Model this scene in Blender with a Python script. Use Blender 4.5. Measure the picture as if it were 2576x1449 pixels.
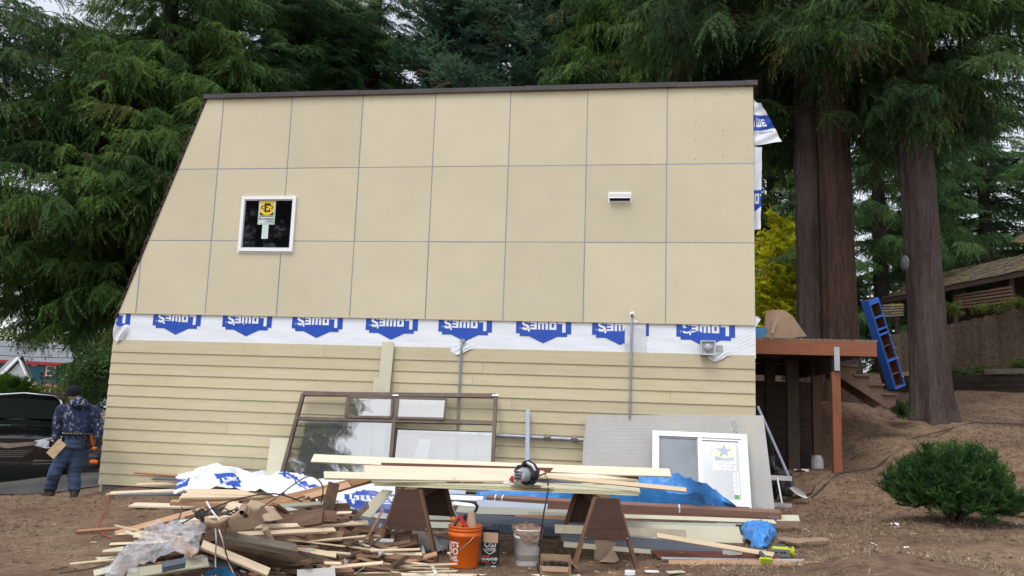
import bpy, bmesh, math, random
import numpy as np
from mathutils import Vector, Matrix, noise as mnoise, geometry as mgeo
for _o in list(bpy.data.objects): bpy.data.objects.remove(_o)
rad = math.radians
SC = bpy.context.scene
COL = SC.collection

# ---------------------------------------------------------------- camera
CAM_R = np.array([[0.988502227860736, 0.1473447752895845, 0.03395383202560831],
                  [-0.012810081198635203, -0.14213927229860404, 0.9897637743876604],
                  [-0.15066269390278986, 0.9788186473833062, 0.1386174887980197]])
CAM_C = np.array([6.8513549, -12.00630243, 1.55])
FPX = 3200.703653 / 4096 * 2576          # focal length in 2576-wide measuring pixels
cd = bpy.data.cameras.new('camera'); cam = bpy.data.objects.new('camera', cd); COL.objects.link(cam)
cd.sensor_fit = 'HORIZONTAL'; cd.sensor_width = 36.0; cd.lens = 36.0 * 3200.703653 / 4096
cd.clip_start = 0.1; cd.clip_end = 2000
_m = Matrix.Identity(4)
for _i in range(3):
    _m[_i][0] = CAM_R[0][_i]; _m[_i][1] = CAM_R[1][_i]; _m[_i][2] = -CAM_R[2][_i]; _m[_i][3] = CAM_C[_i]
cam.matrix_world = _m
SC.camera = cam
SC.render.resolution_x = 1024; SC.render.resolution_y = 576

# ---------------------------------------------------------------- light
SUN_EL, SUN_AZ = rad(58), rad(200)       # azimuth clockwise from +Y
w = bpy.data.worlds.new('World'); SC.world = w; w.use_nodes = True
nt = w.node_tree; bg = nt.nodes['Background']
sky = nt.nodes.new('ShaderNodeTexSky'); sky.sky_type = 'NISHITA'; sky.sun_disc = False
sky.sun_elevation = SUN_EL; sky.sun_rotation = SUN_AZ
sky.air_density = 1.0; sky.dust_density = 1.5; sky.ozone_density = 1.0; sky.altitude = 100
hs = nt.nodes.new('ShaderNodeHueSaturation'); hs.inputs['Saturation'].default_value = 0.30
nt.links.new(sky.outputs[0], hs.inputs['Color']); nt.links.new(hs.outputs[0], bg.inputs[0])
bg.inputs[1].default_value = 0.15
sl = bpy.data.lights.new('sun', 'SUN'); sl.energy = 0.7; sl.angle = rad(28); sl.color = (1.0, 0.965, 0.91)
so = bpy.data.objects.new('sun', sl); COL.objects.link(so)
_sd = Vector((math.sin(SUN_AZ) * math.cos(SUN_EL), math.cos(SUN_AZ) * math.cos(SUN_EL), math.sin(SUN_EL)))
so.rotation_euler = _sd.to_track_quat('Z', 'Y').to_euler()
so.location = (0, -20, 30)
SC.view_settings.view_transform = 'Standard'; SC.view_settings.look = 'None'
SC.view_settings.gamma = 1.0; SC.view_settings.use_curve_mapping = False
SC.view_settings.exposure = 0.85
SC.render.engine = 'CYCLES'
SC.cycles.max_bounces = 5; SC.cycles.diffuse_bounces = 2; SC.cycles.glossy_bounces = 2
SC.cycles.transmission_bounces = 4; SC.cycles.transparent_max_bounces = 8

# ---------------------------------------------------------------- measuring helpers (2576 x 1449 pixels of the photograph -> metres)
def ray(px, py):
    k = FPX
    return CAM_R.T @ np.array([(px - 1288) / k, -(py - 724.5) / k, 1.0])
def at(px, py, d): return Vector(CAM_C + ray(px, py) * d)
def atY(px, py, Y):
    v = ray(px, py); return Vector(CAM_C + v * ((Y - CAM_C[1]) / v[1]))
def atZ(px, py, Z):
    v = ray(px, py); return Vector(CAM_C + v * ((Z - CAM_C[2]) / v[2]))
def V(*a): return Vector(a)
def atG(px, py, z):
    """point seen at (px, py) that lies z above the ground below it"""
    p = atZ(px, py, z)
    for _ in range(4): p = atZ(px, py, z + gz(p.x, p.y))
    return p

# ---------------------------------------------------------------- objects and tags
def tag(o, label=None, cat=None, group=None, kind=None):
    if label: o['label'] = label
    if cat: o['category'] = cat
    if group: o['group'] = group
    if kind: o['kind'] = kind
    return o
def empty(name, loc=(0, 0, 0), label=None, cat=None, group=None, rz=0):
    o = bpy.data.objects.new(name, None); COL.objects.link(o); o.location = loc; o.rotation_euler = (0, 0, rz)
    o.empty_display_size = 0.1
    return tag(o, label, cat, group)
def link(name, me, parent=None, loc=None, rot=None):
    o = bpy.data.objects.new(name, me); COL.objects.link(o)
    if parent is not None: o.parent = parent
    if loc is not None: o.location = loc
    if rot is not None: o.rotation_euler = rot
    return o
def basis(x, n):
    """orthonormal columns: X along x, Z close to n"""
    x = Vector(x).normalized(); n = Vector(n); n = (n - x * n.dot(x))
    if n.length < 1e-6: n = Vector((0, 0, 1)).cross(x)
    n.normalize(); y = n.cross(x)
    return Matrix((x, y, n)).transposed()
def copy_tree(o, parent=None, loc=None, rz=None, label=None):
    c = o.copy(); COL.objects.link(c)
    if parent is not None: c.parent = parent
    if loc is not None: c.location = loc
    if rz is not None: c.rotation_euler = (0, 0, rz)
    if label: c['label'] = label
    for ch in o.children: copy_tree(ch, c)
    return c

class MB:
    def __init__(s): s.v = []; s.f = []; s.m = []; s.sm = []
    def add(s, verts, faces, mi=0, smooth=False, M=None):
        b = len(s.v)
        if M is not None: verts = [M @ Vector(p) for p in verts]
        s.v += [tuple(p) for p in verts]
        for f in faces: s.f.append(tuple(i + b for i in f)); s.m.append(mi); s.sm.append(smooth)
        return s
    def box(s, c, d, mi=0, M=None, R=None):
        x, y, z = d[0] / 2, d[1] / 2, d[2] / 2
        vs = [Vector((a, b, e)) for a in (-x, x) for b in (-y, y) for e in (-z, z)]
        if R is not None: vs = [R @ p for p in vs]
        vs = [p + Vector(c) for p in vs]
        return s.add(vs, [(0, 1, 3, 2), (4, 6, 7, 5), (0, 4, 5, 1), (2, 3, 7, 6), (0, 2, 6, 4), (1, 5, 7, 3)], mi, False, M)
    def bx(s, x0, x1, y0, y1, z0, z1, mi=0, M=None):
        return s.box(((x0 + x1) / 2, (y0 + y1) / 2, (z0 + z1) / 2), (abs(x1 - x0), abs(y1 - y0), abs(z1 - z0)), mi, M)
    def cbox(s, c, d, ch=0.01, mi=0, M=None, R=None, smooth=False):
        """box with chamfered long edges on all sides (hull of three inset boxes)"""
        x, y, z = d[0] / 2, d[1] / 2, d[2] / 2
        bm = bmesh.new()
        for p in [(sx * (x - ch), sy * (y - ch), sz * z) for sx in (-1, 1) for sy in (-1, 1) for sz in (-1, 1)] + \
                 [(sx * (x - ch), sy * y, sz * (z - ch)) for sx in (-1, 1) for sy in (-1, 1) for sz in (-1, 1)] + \
                 [(sx * x, sy * (y - ch), sz * (z - ch)) for sx in (-1, 1) for sy in (-1, 1) for sz in (-1, 1)]:
            bm.verts.new(p)
        bmesh.ops.convex_hull(bm, input=bm.verts)
        bm.verts.index_update()
        vs = [v.co.copy() for v in bm.verts]
        if R is not None: vs = [R @ p for p in vs]
        vs = [p + Vector(c) for p in vs]
        fs = [tuple(v.index for v in f.verts) for f in bm.faces]; bm.free()
        return s.add(vs, fs, mi, smooth, M)
    def tube(s, path, r, n=8, mi=0, cap=True, M=None, smooth=True, flat=1.0):
        P = [Vector(p) for p in path]; k = len(P)
        rs = r if isinstance(r, (list, tuple)) else [r] * k
        vs = []; up = None
        for i in range(k):
            t = (P[min(i + 1, k - 1)] - P[max(i - 1, 0)])
            if t.length < 1e-9: t = Vector((0, 0, 1))
            t.normalize()
            if up is None:
                up = Vector((0, 0, 1)) if abs(t.z) < .9 else Vector((0, 1, 0))
            a = t.cross(up)
            if a.length < 1e-5: a = t.cross(Vector((1, 0, 0)))
            a.normalize(); b = a.cross(t); up = b
            for j in range(n):
                th = 2 * math.pi * j / n
                vs.append(P[i] + a * (math.cos(th) * rs[i]) + b * (math.sin(th) * rs[i] * flat))
        fs = [(i * n + j, i * n + (j + 1) % n, (i + 1) * n + (j + 1) % n, (i + 1) * n + j) for i in range(k - 1) for j in range(n)]
        b0 = len(s.v); s.add(vs, fs, mi, smooth, M)
        if cap: s.add([vs[j] for j in range(n)], [tuple(range(n))], mi, False, M); s.add([vs[(k - 1) * n + j] for j in range(n)], [tuple(range(n))[::-1]], mi, False, M)
        return s
    def lathe(s, prof, n=20, mi=0, M=None, smooth=True, arc=(0, 2 * math.pi)):
        vs = []; full = abs(arc[1] - arc[0] - 2 * math.pi) < 1e-6; m = n if full else n + 1
        for r, z in prof:
            for j in range(m):
                th = arc[0] + (arc[1] - arc[0]) * j / n; vs.append((r * math.cos(th), r * math.sin(th), z))
        fs = [(i * m + j, i * m + (j + 1) % m, (i + 1) * m + (j + 1) % m, (i + 1) * m + j) for i in range(len(prof) - 1) for j in range(n)]
        return s.add(vs, fs, mi, smooth, M)
    def prism(s, poly, y0, y1, mi=0, M=None, axis='y'):
        """poly in (x,z), extruded along y (convex or simple polygon)"""
        n = len(poly)
        if axis == 'y': vs = [(p[0], y0, p[1]) for p in poly] + [(p[0], y1, p[1]) for p in poly]
        elif axis == 'x': vs = [(y0, p[0], p[1]) for p in poly] + [(y1, p[0], p[1]) for p in poly]
        else: vs = [(p[0], p[1], y0) for p in poly] + [(p[0], p[1], y1) for p in poly]
        fs = [tuple(range(n)), tuple(range(2 * n - 1, n - 1, -1))] + [(i, i + n, (i + 1) % n + n, (i + 1) % n) for i in range(n)]
        return s.add(vs, fs, mi, False, M)
    def grid(s, fn, nu, nv, mi=0, smooth=True, mfn=None):
        b = len(s.v)
        for j in range(nv + 1):
            for i in range(nu + 1): s.v.append(tuple(fn(i / nu, j / nv)))
        for j in range(nv):
            for i in range(nu):
                a = b + j * (nu + 1) + i
                s.f.append((a, a + 1, a + nu + 2, a + nu + 1)); s.sm.append(smooth)
                s.m.append(mfn((i + .5) / nu, (j + .5) / nv) if mfn else mi)
        return s
    def sphere(s, c, r, nu=12, nv=8, mi=0, M=None):
        if not isinstance(r, (tuple, list)): r = (r, r, r)
        pr = [(math.sin(math.pi * i / nv), -math.cos(math.pi * i / nv)) for i in range(nv + 1)]
        vs = [(c[0] + r[0] * a * math.cos(2 * math.pi * j / nu), c[1] + r[1] * a * math.sin(2 * math.pi * j / nu), c[2] + r[2] * b) for a, b in pr for j in range(nu)]
        fs = [(i * nu + j, i * nu + (j + 1) % nu, (i + 1) * nu + (j + 1) % nu, (i + 1) * nu + j) for i in range(nv) for j in range(nu)]
        return s.add(vs, fs, mi, True, M)
    def mesh(s, name, mats, fixn=True):
        me = bpy.data.meshes.new(name); me.from_pydata(s.v, [], s.f)
        if not isinstance(mats, (list, tuple)): mats = [mats]
        for m in mats: me.materials.append(m)
        me.polygons.foreach_set('material_index', s.m); me.polygons.foreach_set('use_smooth', s.sm)
        if fixn:
            bm = bmesh.new(); bm.from_mesh(me); bmesh.ops.recalc_face_normals(bm, faces=bm.faces); bm.to_mesh(me); bm.free()
        me.update(); return me
    def build(s, name, mats, parent=None, loc=None, rot=None, fixn=True):
        return link(name, s.mesh(name, mats, fixn), parent, loc, rot)

def np_mesh(name, verts, faces, mats, mi=None, smooth=False):
    """fast mesh from numpy arrays; faces all of the same size"""
    verts = np.asarray(verts, np.float32); faces = np.asarray(faces, np.int32); k = faces.shape[1]; n = len(faces)
    me = bpy.data.meshes.new(name)
    me.vertices.add(len(verts)); me.vertices.foreach_set('co', verts.ravel())
    me.loops.add(n * k); me.loops.foreach_set('vertex_index', faces.ravel())
    me.polygons.add(n); me.polygons.foreach_set('loop_start', np.arange(n, dtype=np.int32) * k)
    try: me.polygons.foreach_set('loop_total', np.full(n, k, np.int32))
    except Exception: pass
    if not isinstance(mats, (list, tuple)): mats = [mats]
    for m in mats: me.materials.append(m)
    if mi is not None: me.polygons.foreach_set('material_index', np.asarray(mi, np.int32))
    me.polygons.foreach_set('use_smooth', np.full(n, smooth, bool))
    me.update(calc_edges=True); me.validate(); return me

_tc = {}
def text_geo(txt, size=1.0, bold=0.0, italic=0.0, squeeze=1.0):
    """flat letter outlines of the built-in font as (verts2d, faces), centred"""
    key = (txt, size, bold, italic, squeeze)
    if key in _tc: return _tc[key]
    cu = bpy.data.curves.new('t', 'FONT'); cu.body = txt; cu.size = size; cu.offset = bold * size; cu.shear = italic
    cu.align_x = 'CENTER'; cu.align_y = 'CENTER'; cu.resolution_u = 2
    o = bpy.data.objects.new('t', cu); COL.objects.link(o)
    dg = bpy.context.evaluated_depsgraph_get(); me = bpy.data.meshes.new_from_object(o.evaluated_get(dg))
    vs = [(v.co.x * squeeze, v.co.y) for v in me.vertices]; fs = [tuple(p.vertices) for p in me.polygons]
    bpy.data.objects.remove(o); bpy.data.curves.remove(cu); bpy.data.meshes.remove(me)
    _tc[key] = (vs, fs); return vs, fs

# ---------------------------------------------------------------- procedural materials
def _mix(nt, fac, a, b, typ='MIX'):
    n = nt.nodes.new('ShaderNodeMix'); n.data_type = 'RGBA'; n.blend_type = typ
    for s, val in ((0, fac), (6, a), (7, b)):
        if hasattr(val, 'is_output'): nt.links.new(val, n.inputs[s])
        else: n.inputs[s].default_value = val if s == 0 else (*val[:3], 1)
    return n.outputs[2]
def _ramp(nt, src, stops):
    n = nt.nodes.new('ShaderNodeValToRGB'); nt.links.new(src, n.inputs[0]); e = n.color_ramp.elements
    while len(e) < len(stops): e.new(0.5)
    for i, (p, c) in enumerate(stops):
        e[i].position = p; e[i].color = (*c, 1) if not isinstance(c, (int, float)) else (c, c, c, 1)
    return n.outputs[0]
def _noise(nt, vec, scale, detail=4, rough=.6, dist=0.0):
    n = nt.nodes.new('ShaderNodeTexNoise'); n.inputs['Scale'].default_value = scale; n.inputs['Detail'].default_value = detail
    n.inputs['Roughness'].default_value = rough; n.inputs['Distortion'].default_value = dist
    if vec is not None: nt.links.new(vec, n.inputs['Vector'])
    return n.outputs[0]
def _map(nt, src, scale=(1, 1, 1), loc=None):
    n = nt.nodes.new('ShaderNodeMapping'); nt.links.new(src, n.inputs[0]); n.inputs['Scale'].default_value = scale
    if loc is not None: nt.links.new(loc, n.inputs['Location'])
    return n.outputs[0]
def _math(nt, op, a, b=None):
    n = nt.nodes.new('ShaderNodeMath'); n.operation = op
    for i, val in enumerate((a, b)):
        if val is None: continue
        if hasattr(val, 'is_output'): nt.links.new(val, n.inputs[i])
        else: n.inputs[i].default_value = val
    return n.outputs[0]
def base_mat(name):
    m = bpy.data.materials.new(name); m.use_nodes = True; nt = m.node_tree
    return m, nt, nt.nodes['Principled BSDF']
def mul(c, k): return tuple(min(1, x * k) for x in c)
MATS = {}
def mat(name, col, rough=.6, metal=0.0, var=.18, scale=6, stretch=(1, 1, 1), bump=.15, bscale=60, rnd=.12, col2=None, spec=.4,
        stain=None, stain_amt=0.0, coat=0.0, bdist=.004, trans=0.0, alpha=1.0, ior=1.45, spots=None, coord='Object'):
    m, nt, p = base_mat(name); L = nt.links.new
    tc = nt.nodes.new('ShaderNodeTexCoord'); oi = nt.nodes.new('ShaderNodeObjectInfo')
    off = _math(nt, 'MULTIPLY', oi.outputs['Random'], 37.0)
    vec = _map(nt, tc.outputs[coord], stretch, off)
    n1 = _noise(nt, vec, scale, 6, .65)
    c2 = col2 or mul(col, 1 + var); c1 = mul(col, 1 - var)
    c = _ramp(nt, n1, [(.3, c1), (.7, c2)])
    if stain:
        n3 = _noise(nt, _map(nt, tc.outputs[coord], (1, 1, 1), off), scale * .35, 5, .7)
        c = _mix(nt, _math(nt, 'MULTIPLY', _ramp(nt, n3, [(.5, 0.0), (.68, 1.0)]), stain_amt), c, stain)
    if spots:   # (colour, scale, threshold)
        n4 = _noise(nt, _map(nt, tc.outputs[coord], (1, 1, 1), off), spots[1], 3, .6)
        c = _mix(nt, _ramp(nt, n4, [(spots[2], 0.0), (spots[2] + .04, 1.0)]), c, spots[0])
    if rnd:
        k = _math(nt, 'ADD', _math(nt, 'MULTIPLY', oi.outputs['Random'], 2 * rnd), 1 - rnd)
        cm = nt.nodes.new('ShaderNodeCombineColor'); [L(k, cm.inputs[i]) for i in range(3)]
        c = _mix(nt, 1.0, c, cm.outputs[0], 'MULTIPLY')
    L(c, p.inputs['Base Color'])
    p.inputs['Roughness'].default_value = rough; p.inputs['Metallic'].default_value = metal
    p.inputs['Specular IOR Level'].default_value = spec; p.inputs['Coat Weight'].default_value = coat
    p.inputs['IOR'].default_value = ior
    if trans: p.inputs['Transmission Weight'].default_value = trans
    if alpha < 1: p.inputs['Alpha'].default_value = alpha
    if bump:
        nb = _noise(nt, vec, bscale, 4, .6); b = nt.nodes.new('ShaderNodeBump')
        b.inputs['Strength'].default_value = bump; b.inputs['Distance'].default_value = bdist; L(nb, b.inputs['Height']); L(b.outputs[0], p.inputs['Normal'])
    MATS[name] = m; return m
def wood(name, col, dark=.55, rough=.7, stain=None, stain_amt=0, rnd=.15, knots=True, sc=1.0):
    """board: grain along local X, darker streaks, knots, per-board tone"""
    m, nt, p = base_mat(name); L = nt.links.new
    tc = nt.nodes.new('ShaderNodeTexCoord'); oi = nt.nodes.new('ShaderNodeObjectInfo')
    off = _math(nt, 'MULTIPLY', oi.outputs['Random'], 53.0)
    vec = _map(nt, tc.outputs['Object'], (1.2 * sc, 22 * sc, 22 * sc), off)
    n1 = _noise(nt, vec, 2.0, 6, .65, .6)
    c = _ramp(nt, n1, [(.28, mul(col, dark)), (.5, col), (.75, mul(col, 1.12))])
    if stain:
        n3 = _noise(nt, _map(nt, tc.outputs['Object'], (1.5, 4, 4), off), 1.6, 6, .7)
        c = _mix(nt, _math(nt, 'MULTIPLY', _ramp(nt, n3, [(.45, 0.0), (.62, 1.0)]), stain_amt), c, stain)
    if knots:
        vo = nt.nodes.new('ShaderNodeTexVoronoi'); vo.inputs['Scale'].default_value = 3.2
        L(_map(nt, tc.outputs['Object'], (.8, 2.2, 2.2), off), vo.inputs['Vector'])
        c = _mix(nt, _ramp(nt, vo.outputs['Distance'], [(.045, .75), (.075, 0.0)]), c, mul(col, .38))
    k = _math(nt, 'ADD', _math(nt, 'MULTIPLY', oi.outputs['Random'], 2 * rnd), 1 - rnd)
    cm = nt.nodes.new('ShaderNodeCombineColor'); [L(k, cm.inputs[i]) for i in range(3)]
    c = _mix(nt, 1.0, c, cm.outputs[0], 'MULTIPLY')
    L(c, p.inputs['Base Color']); p.inputs['Roughness'].default_value = rough; p.inputs['Specular IOR Level'].default_value = .3
    b = nt.nodes.new('ShaderNodeBump'); b.inputs['Strength'].default_value = .35; b.inputs['Distance'].default_value = .004
    L(n1, b.inputs['Height']); L(b.outputs[0], p.inputs['Normal'])
    MATS[name] = m; return m

PINE = wood('fresh_pine', (.66, .52, .36), .82, .65, rnd=.10)
PRIMED = wood('primed_pine', (.72, .62, .47), .90, .6, rnd=.07)
CEDAR = wood('cedar_board', (.38, .20, .105), .62, .7, rnd=.16)
PINKWOOD = wood('fir_board', (.47, .29, .17), .72, .7, rnd=.12)
OLDWOOD = wood('old_weathered_wood', (.14, .085, .052), .5, .85, stain=(.055, .04, .03), stain_amt=.8, rnd=.25)
GREYWOOD = wood('grey_weathered_wood', (.20, .165, .13), .55, .9, stain=(.09, .07, .055), stain_amt=.7, rnd=.2)
REDSTAIN = wood('red_stained_lumber', (.235, .082, .040), .6, .6, rnd=.1)
DARKRED = wood('dark_red_trim', (.115, .038, .022), .6, .55, rnd=.15, knots=False)
PLYRED = wood('brown_painted_plywood', (.075, .038, .026), .7, .6, stain=(.05, .03, .024), stain_amt=.6, rnd=.1, knots=False, sc=.5)
LEGWOOD = wood('sawhorse_leg_wood', (.17, .095, .055), .6, .7, rnd=.15)
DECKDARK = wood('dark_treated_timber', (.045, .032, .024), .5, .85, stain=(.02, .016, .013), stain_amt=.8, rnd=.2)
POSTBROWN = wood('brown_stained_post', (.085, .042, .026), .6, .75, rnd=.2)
STAIRBROWN = wood('brown_stair_board', (.14, .088, .060), .6, .8, rnd=.15)
FIBRE = mat('fibre_cement_cream', (.56, .53, .40), .85, var=.06, scale=3, bump=.12, bscale=120, rnd=.06)
FIBREBACK = mat('fibre_cement_back', (.43, .42, .40), .9, var=.08, scale=3, bump=.15, bscale=90, rnd=.06)
BLUEGREY = wood('blue_grey_painted_board', (.135, .155, .195), .8, .55, rnd=.12, knots=False)
BLUELIGHT = mat('pale_blue_grey_trim', (.36, .41, .50), .5, var=.1, scale=4, stretch=(1, 8, 8), bump=.1)
GREENGREY = wood('grey_green_painted_board', (.33, .34, .28), .85, .6, rnd=.12, knots=False)
KRAFT = mat('kraft_paper', (.40, .29, .20), .75, var=.08, scale=5, bump=.1, bscale=50, rnd=.08)
CARD = mat('corrugated_cardboard', (.31, .205, .13), .8, var=.1, scale=4, bump=.12, bscale=70, rnd=.1)
CARDBROWN = mat('brown_carton_bundle', (.24, .135, .10), .75, var=.08, scale=3, rnd=.05)
WHITEPL = mat('white_vinyl', (.80, .81, .82), .35, var=.03, scale=3, bump=0, rnd=.02)
BLACKPL = mat('black_plastic', (.018, .018, .02), .45, var=.2, bump=.1, rnd=.1)
RUBBER = mat('black_rubber', (.022, .022, .024), .7, var=.2, bump=.2, rnd=.1)
CABLE = mat('dark_cable', (.035, .036, .038), .55, var=.2, bump=0, rnd=.3)
GREYPL = mat('grey_plastic', (.36, .37, .39), .5, var=.06, bump=.05, rnd=.03)
STEEL = mat('galvanised_steel', (.36, .37, .38), .42, 1.0, var=.15, scale=9, bump=.1, rnd=.05)
ALU = mat('bare_aluminium', (.60, .61, .62), .32, 1.0, var=.12, scale=7, bump=.05, rnd=.05)
RED = mat('red_plastic', (.42, .03, .03), .45, var=.08, bump=0, rnd=.05)
WHITEP = mat('white_paint', (.76, .77, .77), .6, var=.04, bump=.05, rnd=.03)
# ================================================================ terrain
_CP = []
def cpz(p): _CP.append((p[0], p[1], p[2]))
for x_ in (-1.2, 0.5, 2.5, 4.5, 6.5, 8.4): cpz((x_, 0.0, -0.02 + (.16 if x_ > 8 else .03 if x_ > 6 else 0))); cpz((x_, -2.0, (.10 if x_ > 8 else 0.0))); cpz((x_, 3.5, 0.0))
for x_, y_, z_ in [(6.8, -12, 0), (0, -9, -.1), (13, -10, .25), (3, -4.5, 0), (6, -4.5, 0), (8.5, -4.5, .03), (1, -5, -.02), (-.5, -3, -.1), (-4, -6, -.3),
                   (6, -30, 0), (-20, -20, -.6), (25, -15, .8), (-30, 30, -1.2), (-45, 60, -1.4), (-60, 75, -1.4), (-90, 120, -1.4), (0, 40, -.6), (30, 40, 3.0), (60, 60, 3.2), (0, 120, -1)]: cpz((x_, y_, z_))
for px_, py_, d_ in [(2390, 1310, 9), (2500, 1430, 7), (2105, 1185, 12.8), (2345, 1056, 15.8), (2130, 1006, 16.8), (2500, 985, 20), (2200, 1015, 19), (2450, 930, 23.5),
                     (2560, 1120, 13), (2330, 1100, 14.5), (1980, 1180, 13.6), (1960, 1262, 12.2), (2025, 1252, 11.3), (165, 1262, 12.4), (60, 1218, 16.9), (100, 1245, 14),
                     (250, 1200, 15), (1900, 1080, 19), (2030, 930, 24), (2570, 1300, 10), (2200, 1350, 6.4), (255, 1042, 74)]:
    cpz(at(px_, py_, d_))
for _p in (atY(1955, 1284, -.62), atY(1985, 1300, -1.2), atY(2080, 1330, -1.6)): cpz(_p)
CPA = np.array(_CP)
def ground_np(x, y, fine=True):
    x = np.asarray(x, float); y = np.asarray(y, float)
    d2 = (x[..., None] - CPA[:, 0]) ** 2 + (y[..., None] - CPA[:, 1]) ** 2 + .35
    wgt = d2 ** -1.9
    z = (wgt * CPA[:, 2]).sum(-1) / wgt.sum(-1)
    if fine:
        z = z + .020 * np.sin(x * 2.3 + 1.7 * np.sin(y * 1.1)) * np.sin(y * 2.1 + 1.3 * np.sin(x * .9)) + .012 * np.sin(5.1 * x + 2 * y) * np.sin(4.3 * y - 1.5 * x)
    return z
def gz(x, y): return float(ground_np(np.array(x), np.array(y)))

def make_ground():
    n = 260; t = np.linspace(-1, 1, n)
    gx = 5 + np.sinh(t * 4.3) / np.sinh(4.3) * 260; gy = -1 + np.sinh(t * 4.3) / np.sinh(4.3) * 300
    X, Y = np.meshgrid(gx, gy); Z = ground_np(X.ravel(), Y.ravel()).reshape(X.shape)
    rs = np.random.RandomState(4); near = np.exp(-(((X - 5) / 9) ** 2 + ((Y + 2) / 9) ** 2)); Z += near * rs.normal(0, .006, Z.shape)
    vs = np.stack([X, Y, Z], -1).reshape(-1, 3); idx = np.arange(n * n).reshape(n, n)
    fs = np.stack([idx[:-1, :-1], idx[:-1, 1:], idx[1:, 1:], idx[1:, :-1]], -1).reshape(-1, 4)
    m, nt, p = base_mat('dry_dirt_ground'); L = nt.links.new
    tc = nt.nodes.new('ShaderNodeTexCoord').outputs['Object']
    n1 = _noise(nt, tc, .55, 6, .65); n2 = _noise(nt, _map(nt, tc, (1, 2.2, 1)), 7, 7, .75); n3 = _noise(nt, tc, 38, 5, .7)
    dirt = _ramp(nt, n2, [(.3, (.135, .082, .056)), (.5, (.215, .140, .098)), (.72, (.275, .190, .135))])
    straw = _ramp(nt, n2, [(.3, (.150, .100, .066)), (.5, (.250, .176, .118)), (.72, (.36, .27, .18))])
    c = _mix(nt, _ramp(nt, n1, [(.42, 0.0), (.58, 1.0)]), dirt, straw)
    c = _mix(nt, 1.0, c, _ramp(nt, _noise(nt, tc, 1.7, 5, .7, .8), [(.34, (.70, .66, .64)), (.5, (1, .97, .95)), (.68, (1.18, 1.10, 1.04))]), 'MULTIPLY')
    c = _mix(nt, _ramp(nt, n3, [(.33, .6), (.5, 0.0)]), c, (.07, .044, .031))
    c = _mix(nt, _ramp(nt, _noise(nt, tc, 90, 2, .5), [(.66, 0.0), (.72, .7)]), c, (.36, .29, .2))
    L(c, p.inputs['Base Color']); p.inputs['Roughness'].default_value = .95; p.inputs['Specular IOR Level'].default_value = .15
    b = nt.nodes.new('ShaderNodeBump'); b.inputs['Strength'].default_value = .8; b.inputs['Distance'].default_value = .03
    L(_math(nt, 'ADD', n2, _math(nt, 'MULTIPLY', n3, .5)), b.inputs['Height']); L(b.outputs[0], p.inputs['Normal'])
    o = link('ground', np_mesh('ground', vs, fs, m, smooth=True)); tag(o, 'bare brown dirt yard with dry straw patches', None, None, 'structure')
make_ground()

def drape(name, outline_fn, nu, nv, mat_, lift, label, kind='structure'):
    pts = [[outline_fn(i / nu, j / nv) for i in range(nu + 1)] for j in range(nv + 1)]
    A = np.array(pts); z = ground_np(A[..., 0].ravel(), A[..., 1].ravel()).reshape(A.shape[:2]) + lift
    vs = np.concatenate([A, z[..., None]], -1).reshape(-1, 3); idx = np.arange((nu + 1) * (nv + 1)).reshape(nv + 1, nu + 1)
    fs = np.stack([idx[:-1, :-1], idx[:-1, 1:], idx[1:, 1:], idx[1:, :-1]], -1).reshape(-1, 4)
    o = link(name, np_mesh(name, vs, fs, mat_, smooth=True)); tag(o, label, None, None, kind); return o
ASPH = mat('worn_asphalt', (.075, .073, .072), .9, var=.35, scale=2.5, bump=.6, bscale=90, stain=(.13, .10, .08), stain_amt=.6, rnd=0, bdist=.01)
ROADM = mat('road_asphalt', (.16, .16, .165), .9, var=.2, scale=.6, bump=.3, bscale=20, rnd=0)
def _lerp(a, b, t): return a + (b - a) * t
# driveway left of the house, running back to the street
def _drv(u, v):
    yl = _lerp(.95, 48, v ** 1.6)
    x0 = -9.5 - 26 * v ** 1.6 + .25 * math.sin(yl * 2); x1 = -1.75 - 24 * v ** 1.6 + .22 * math.sin(yl * 2.7) * (1 - v)
    return (_lerp(x0, x1, u), yl + .35 * math.sin(u * 9) * (1 - v) - 1.1 * (1 - u) * (1 - v))
drape('driveway', _drv, 40, 60, ASPH, .02, 'cracked grey asphalt driveway left of the house')
def _road(u, v):
    a = Vector((-120, 20)); b = Vector((30, 95)); n = Vector((-75, 150)).normalized(); q = a.lerp(b, u) + n * _lerp(-5, 5, v); return (q.x, q.y)
drape('road', _road, 60, 6, ROADM, .03, 'grey street crossing behind the driveway')

# ================================================================ house
FW = atY; WX0, WX1 = -1.58, 8.60; ZP = 2.754; ZT = 6.40; ZW = 2.292
def slope_x(z): return -1.55 + (z - 2.70) * (1.25 / 3.70)     # raked left edge of the upper wall
house = empty('house', (0, 0, 0), 'beige boxy house with panelled upper wall, plank siding below and raked left edge', 'house')
PANEL = mat('beige_fibre_cement_panel', (.565, .508, .362), .85, var=.04, scale=1.3, bump=.12, bscale=170, rnd=.05, stain=(.52, .462, .325), stain_amt=.6, bdist=.002,
            spots=((.16, .12, .08), 21, .765))
SIDING = mat('beige_lap_siding', (.52, .455, .305), .8, var=.07, scale=3.5, stretch=(.5, 1, 6), bump=.4, bscale=26, rnd=.075, stain=(.45, .40, .22), stain_amt=.5, bdist=.004)
STRIP = mat('grey_joint_strip', (.25, .26, .31), .5, .3, var=.1, bump=0, rnd=.05)
FASCIA = mat('dark_bronze_fascia', (.060, .052, .055), .4, .2, var=.15, scale=3, bump=.05, rnd=.12)
SHINGLE = mat('dark_brown_shingle', (.045, .030, .026), .9, var=.35, scale=14, bump=.5, rnd=.3)
SHEATH = mat('wall_sheathing', (.10, .085, .07), .9)
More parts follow.
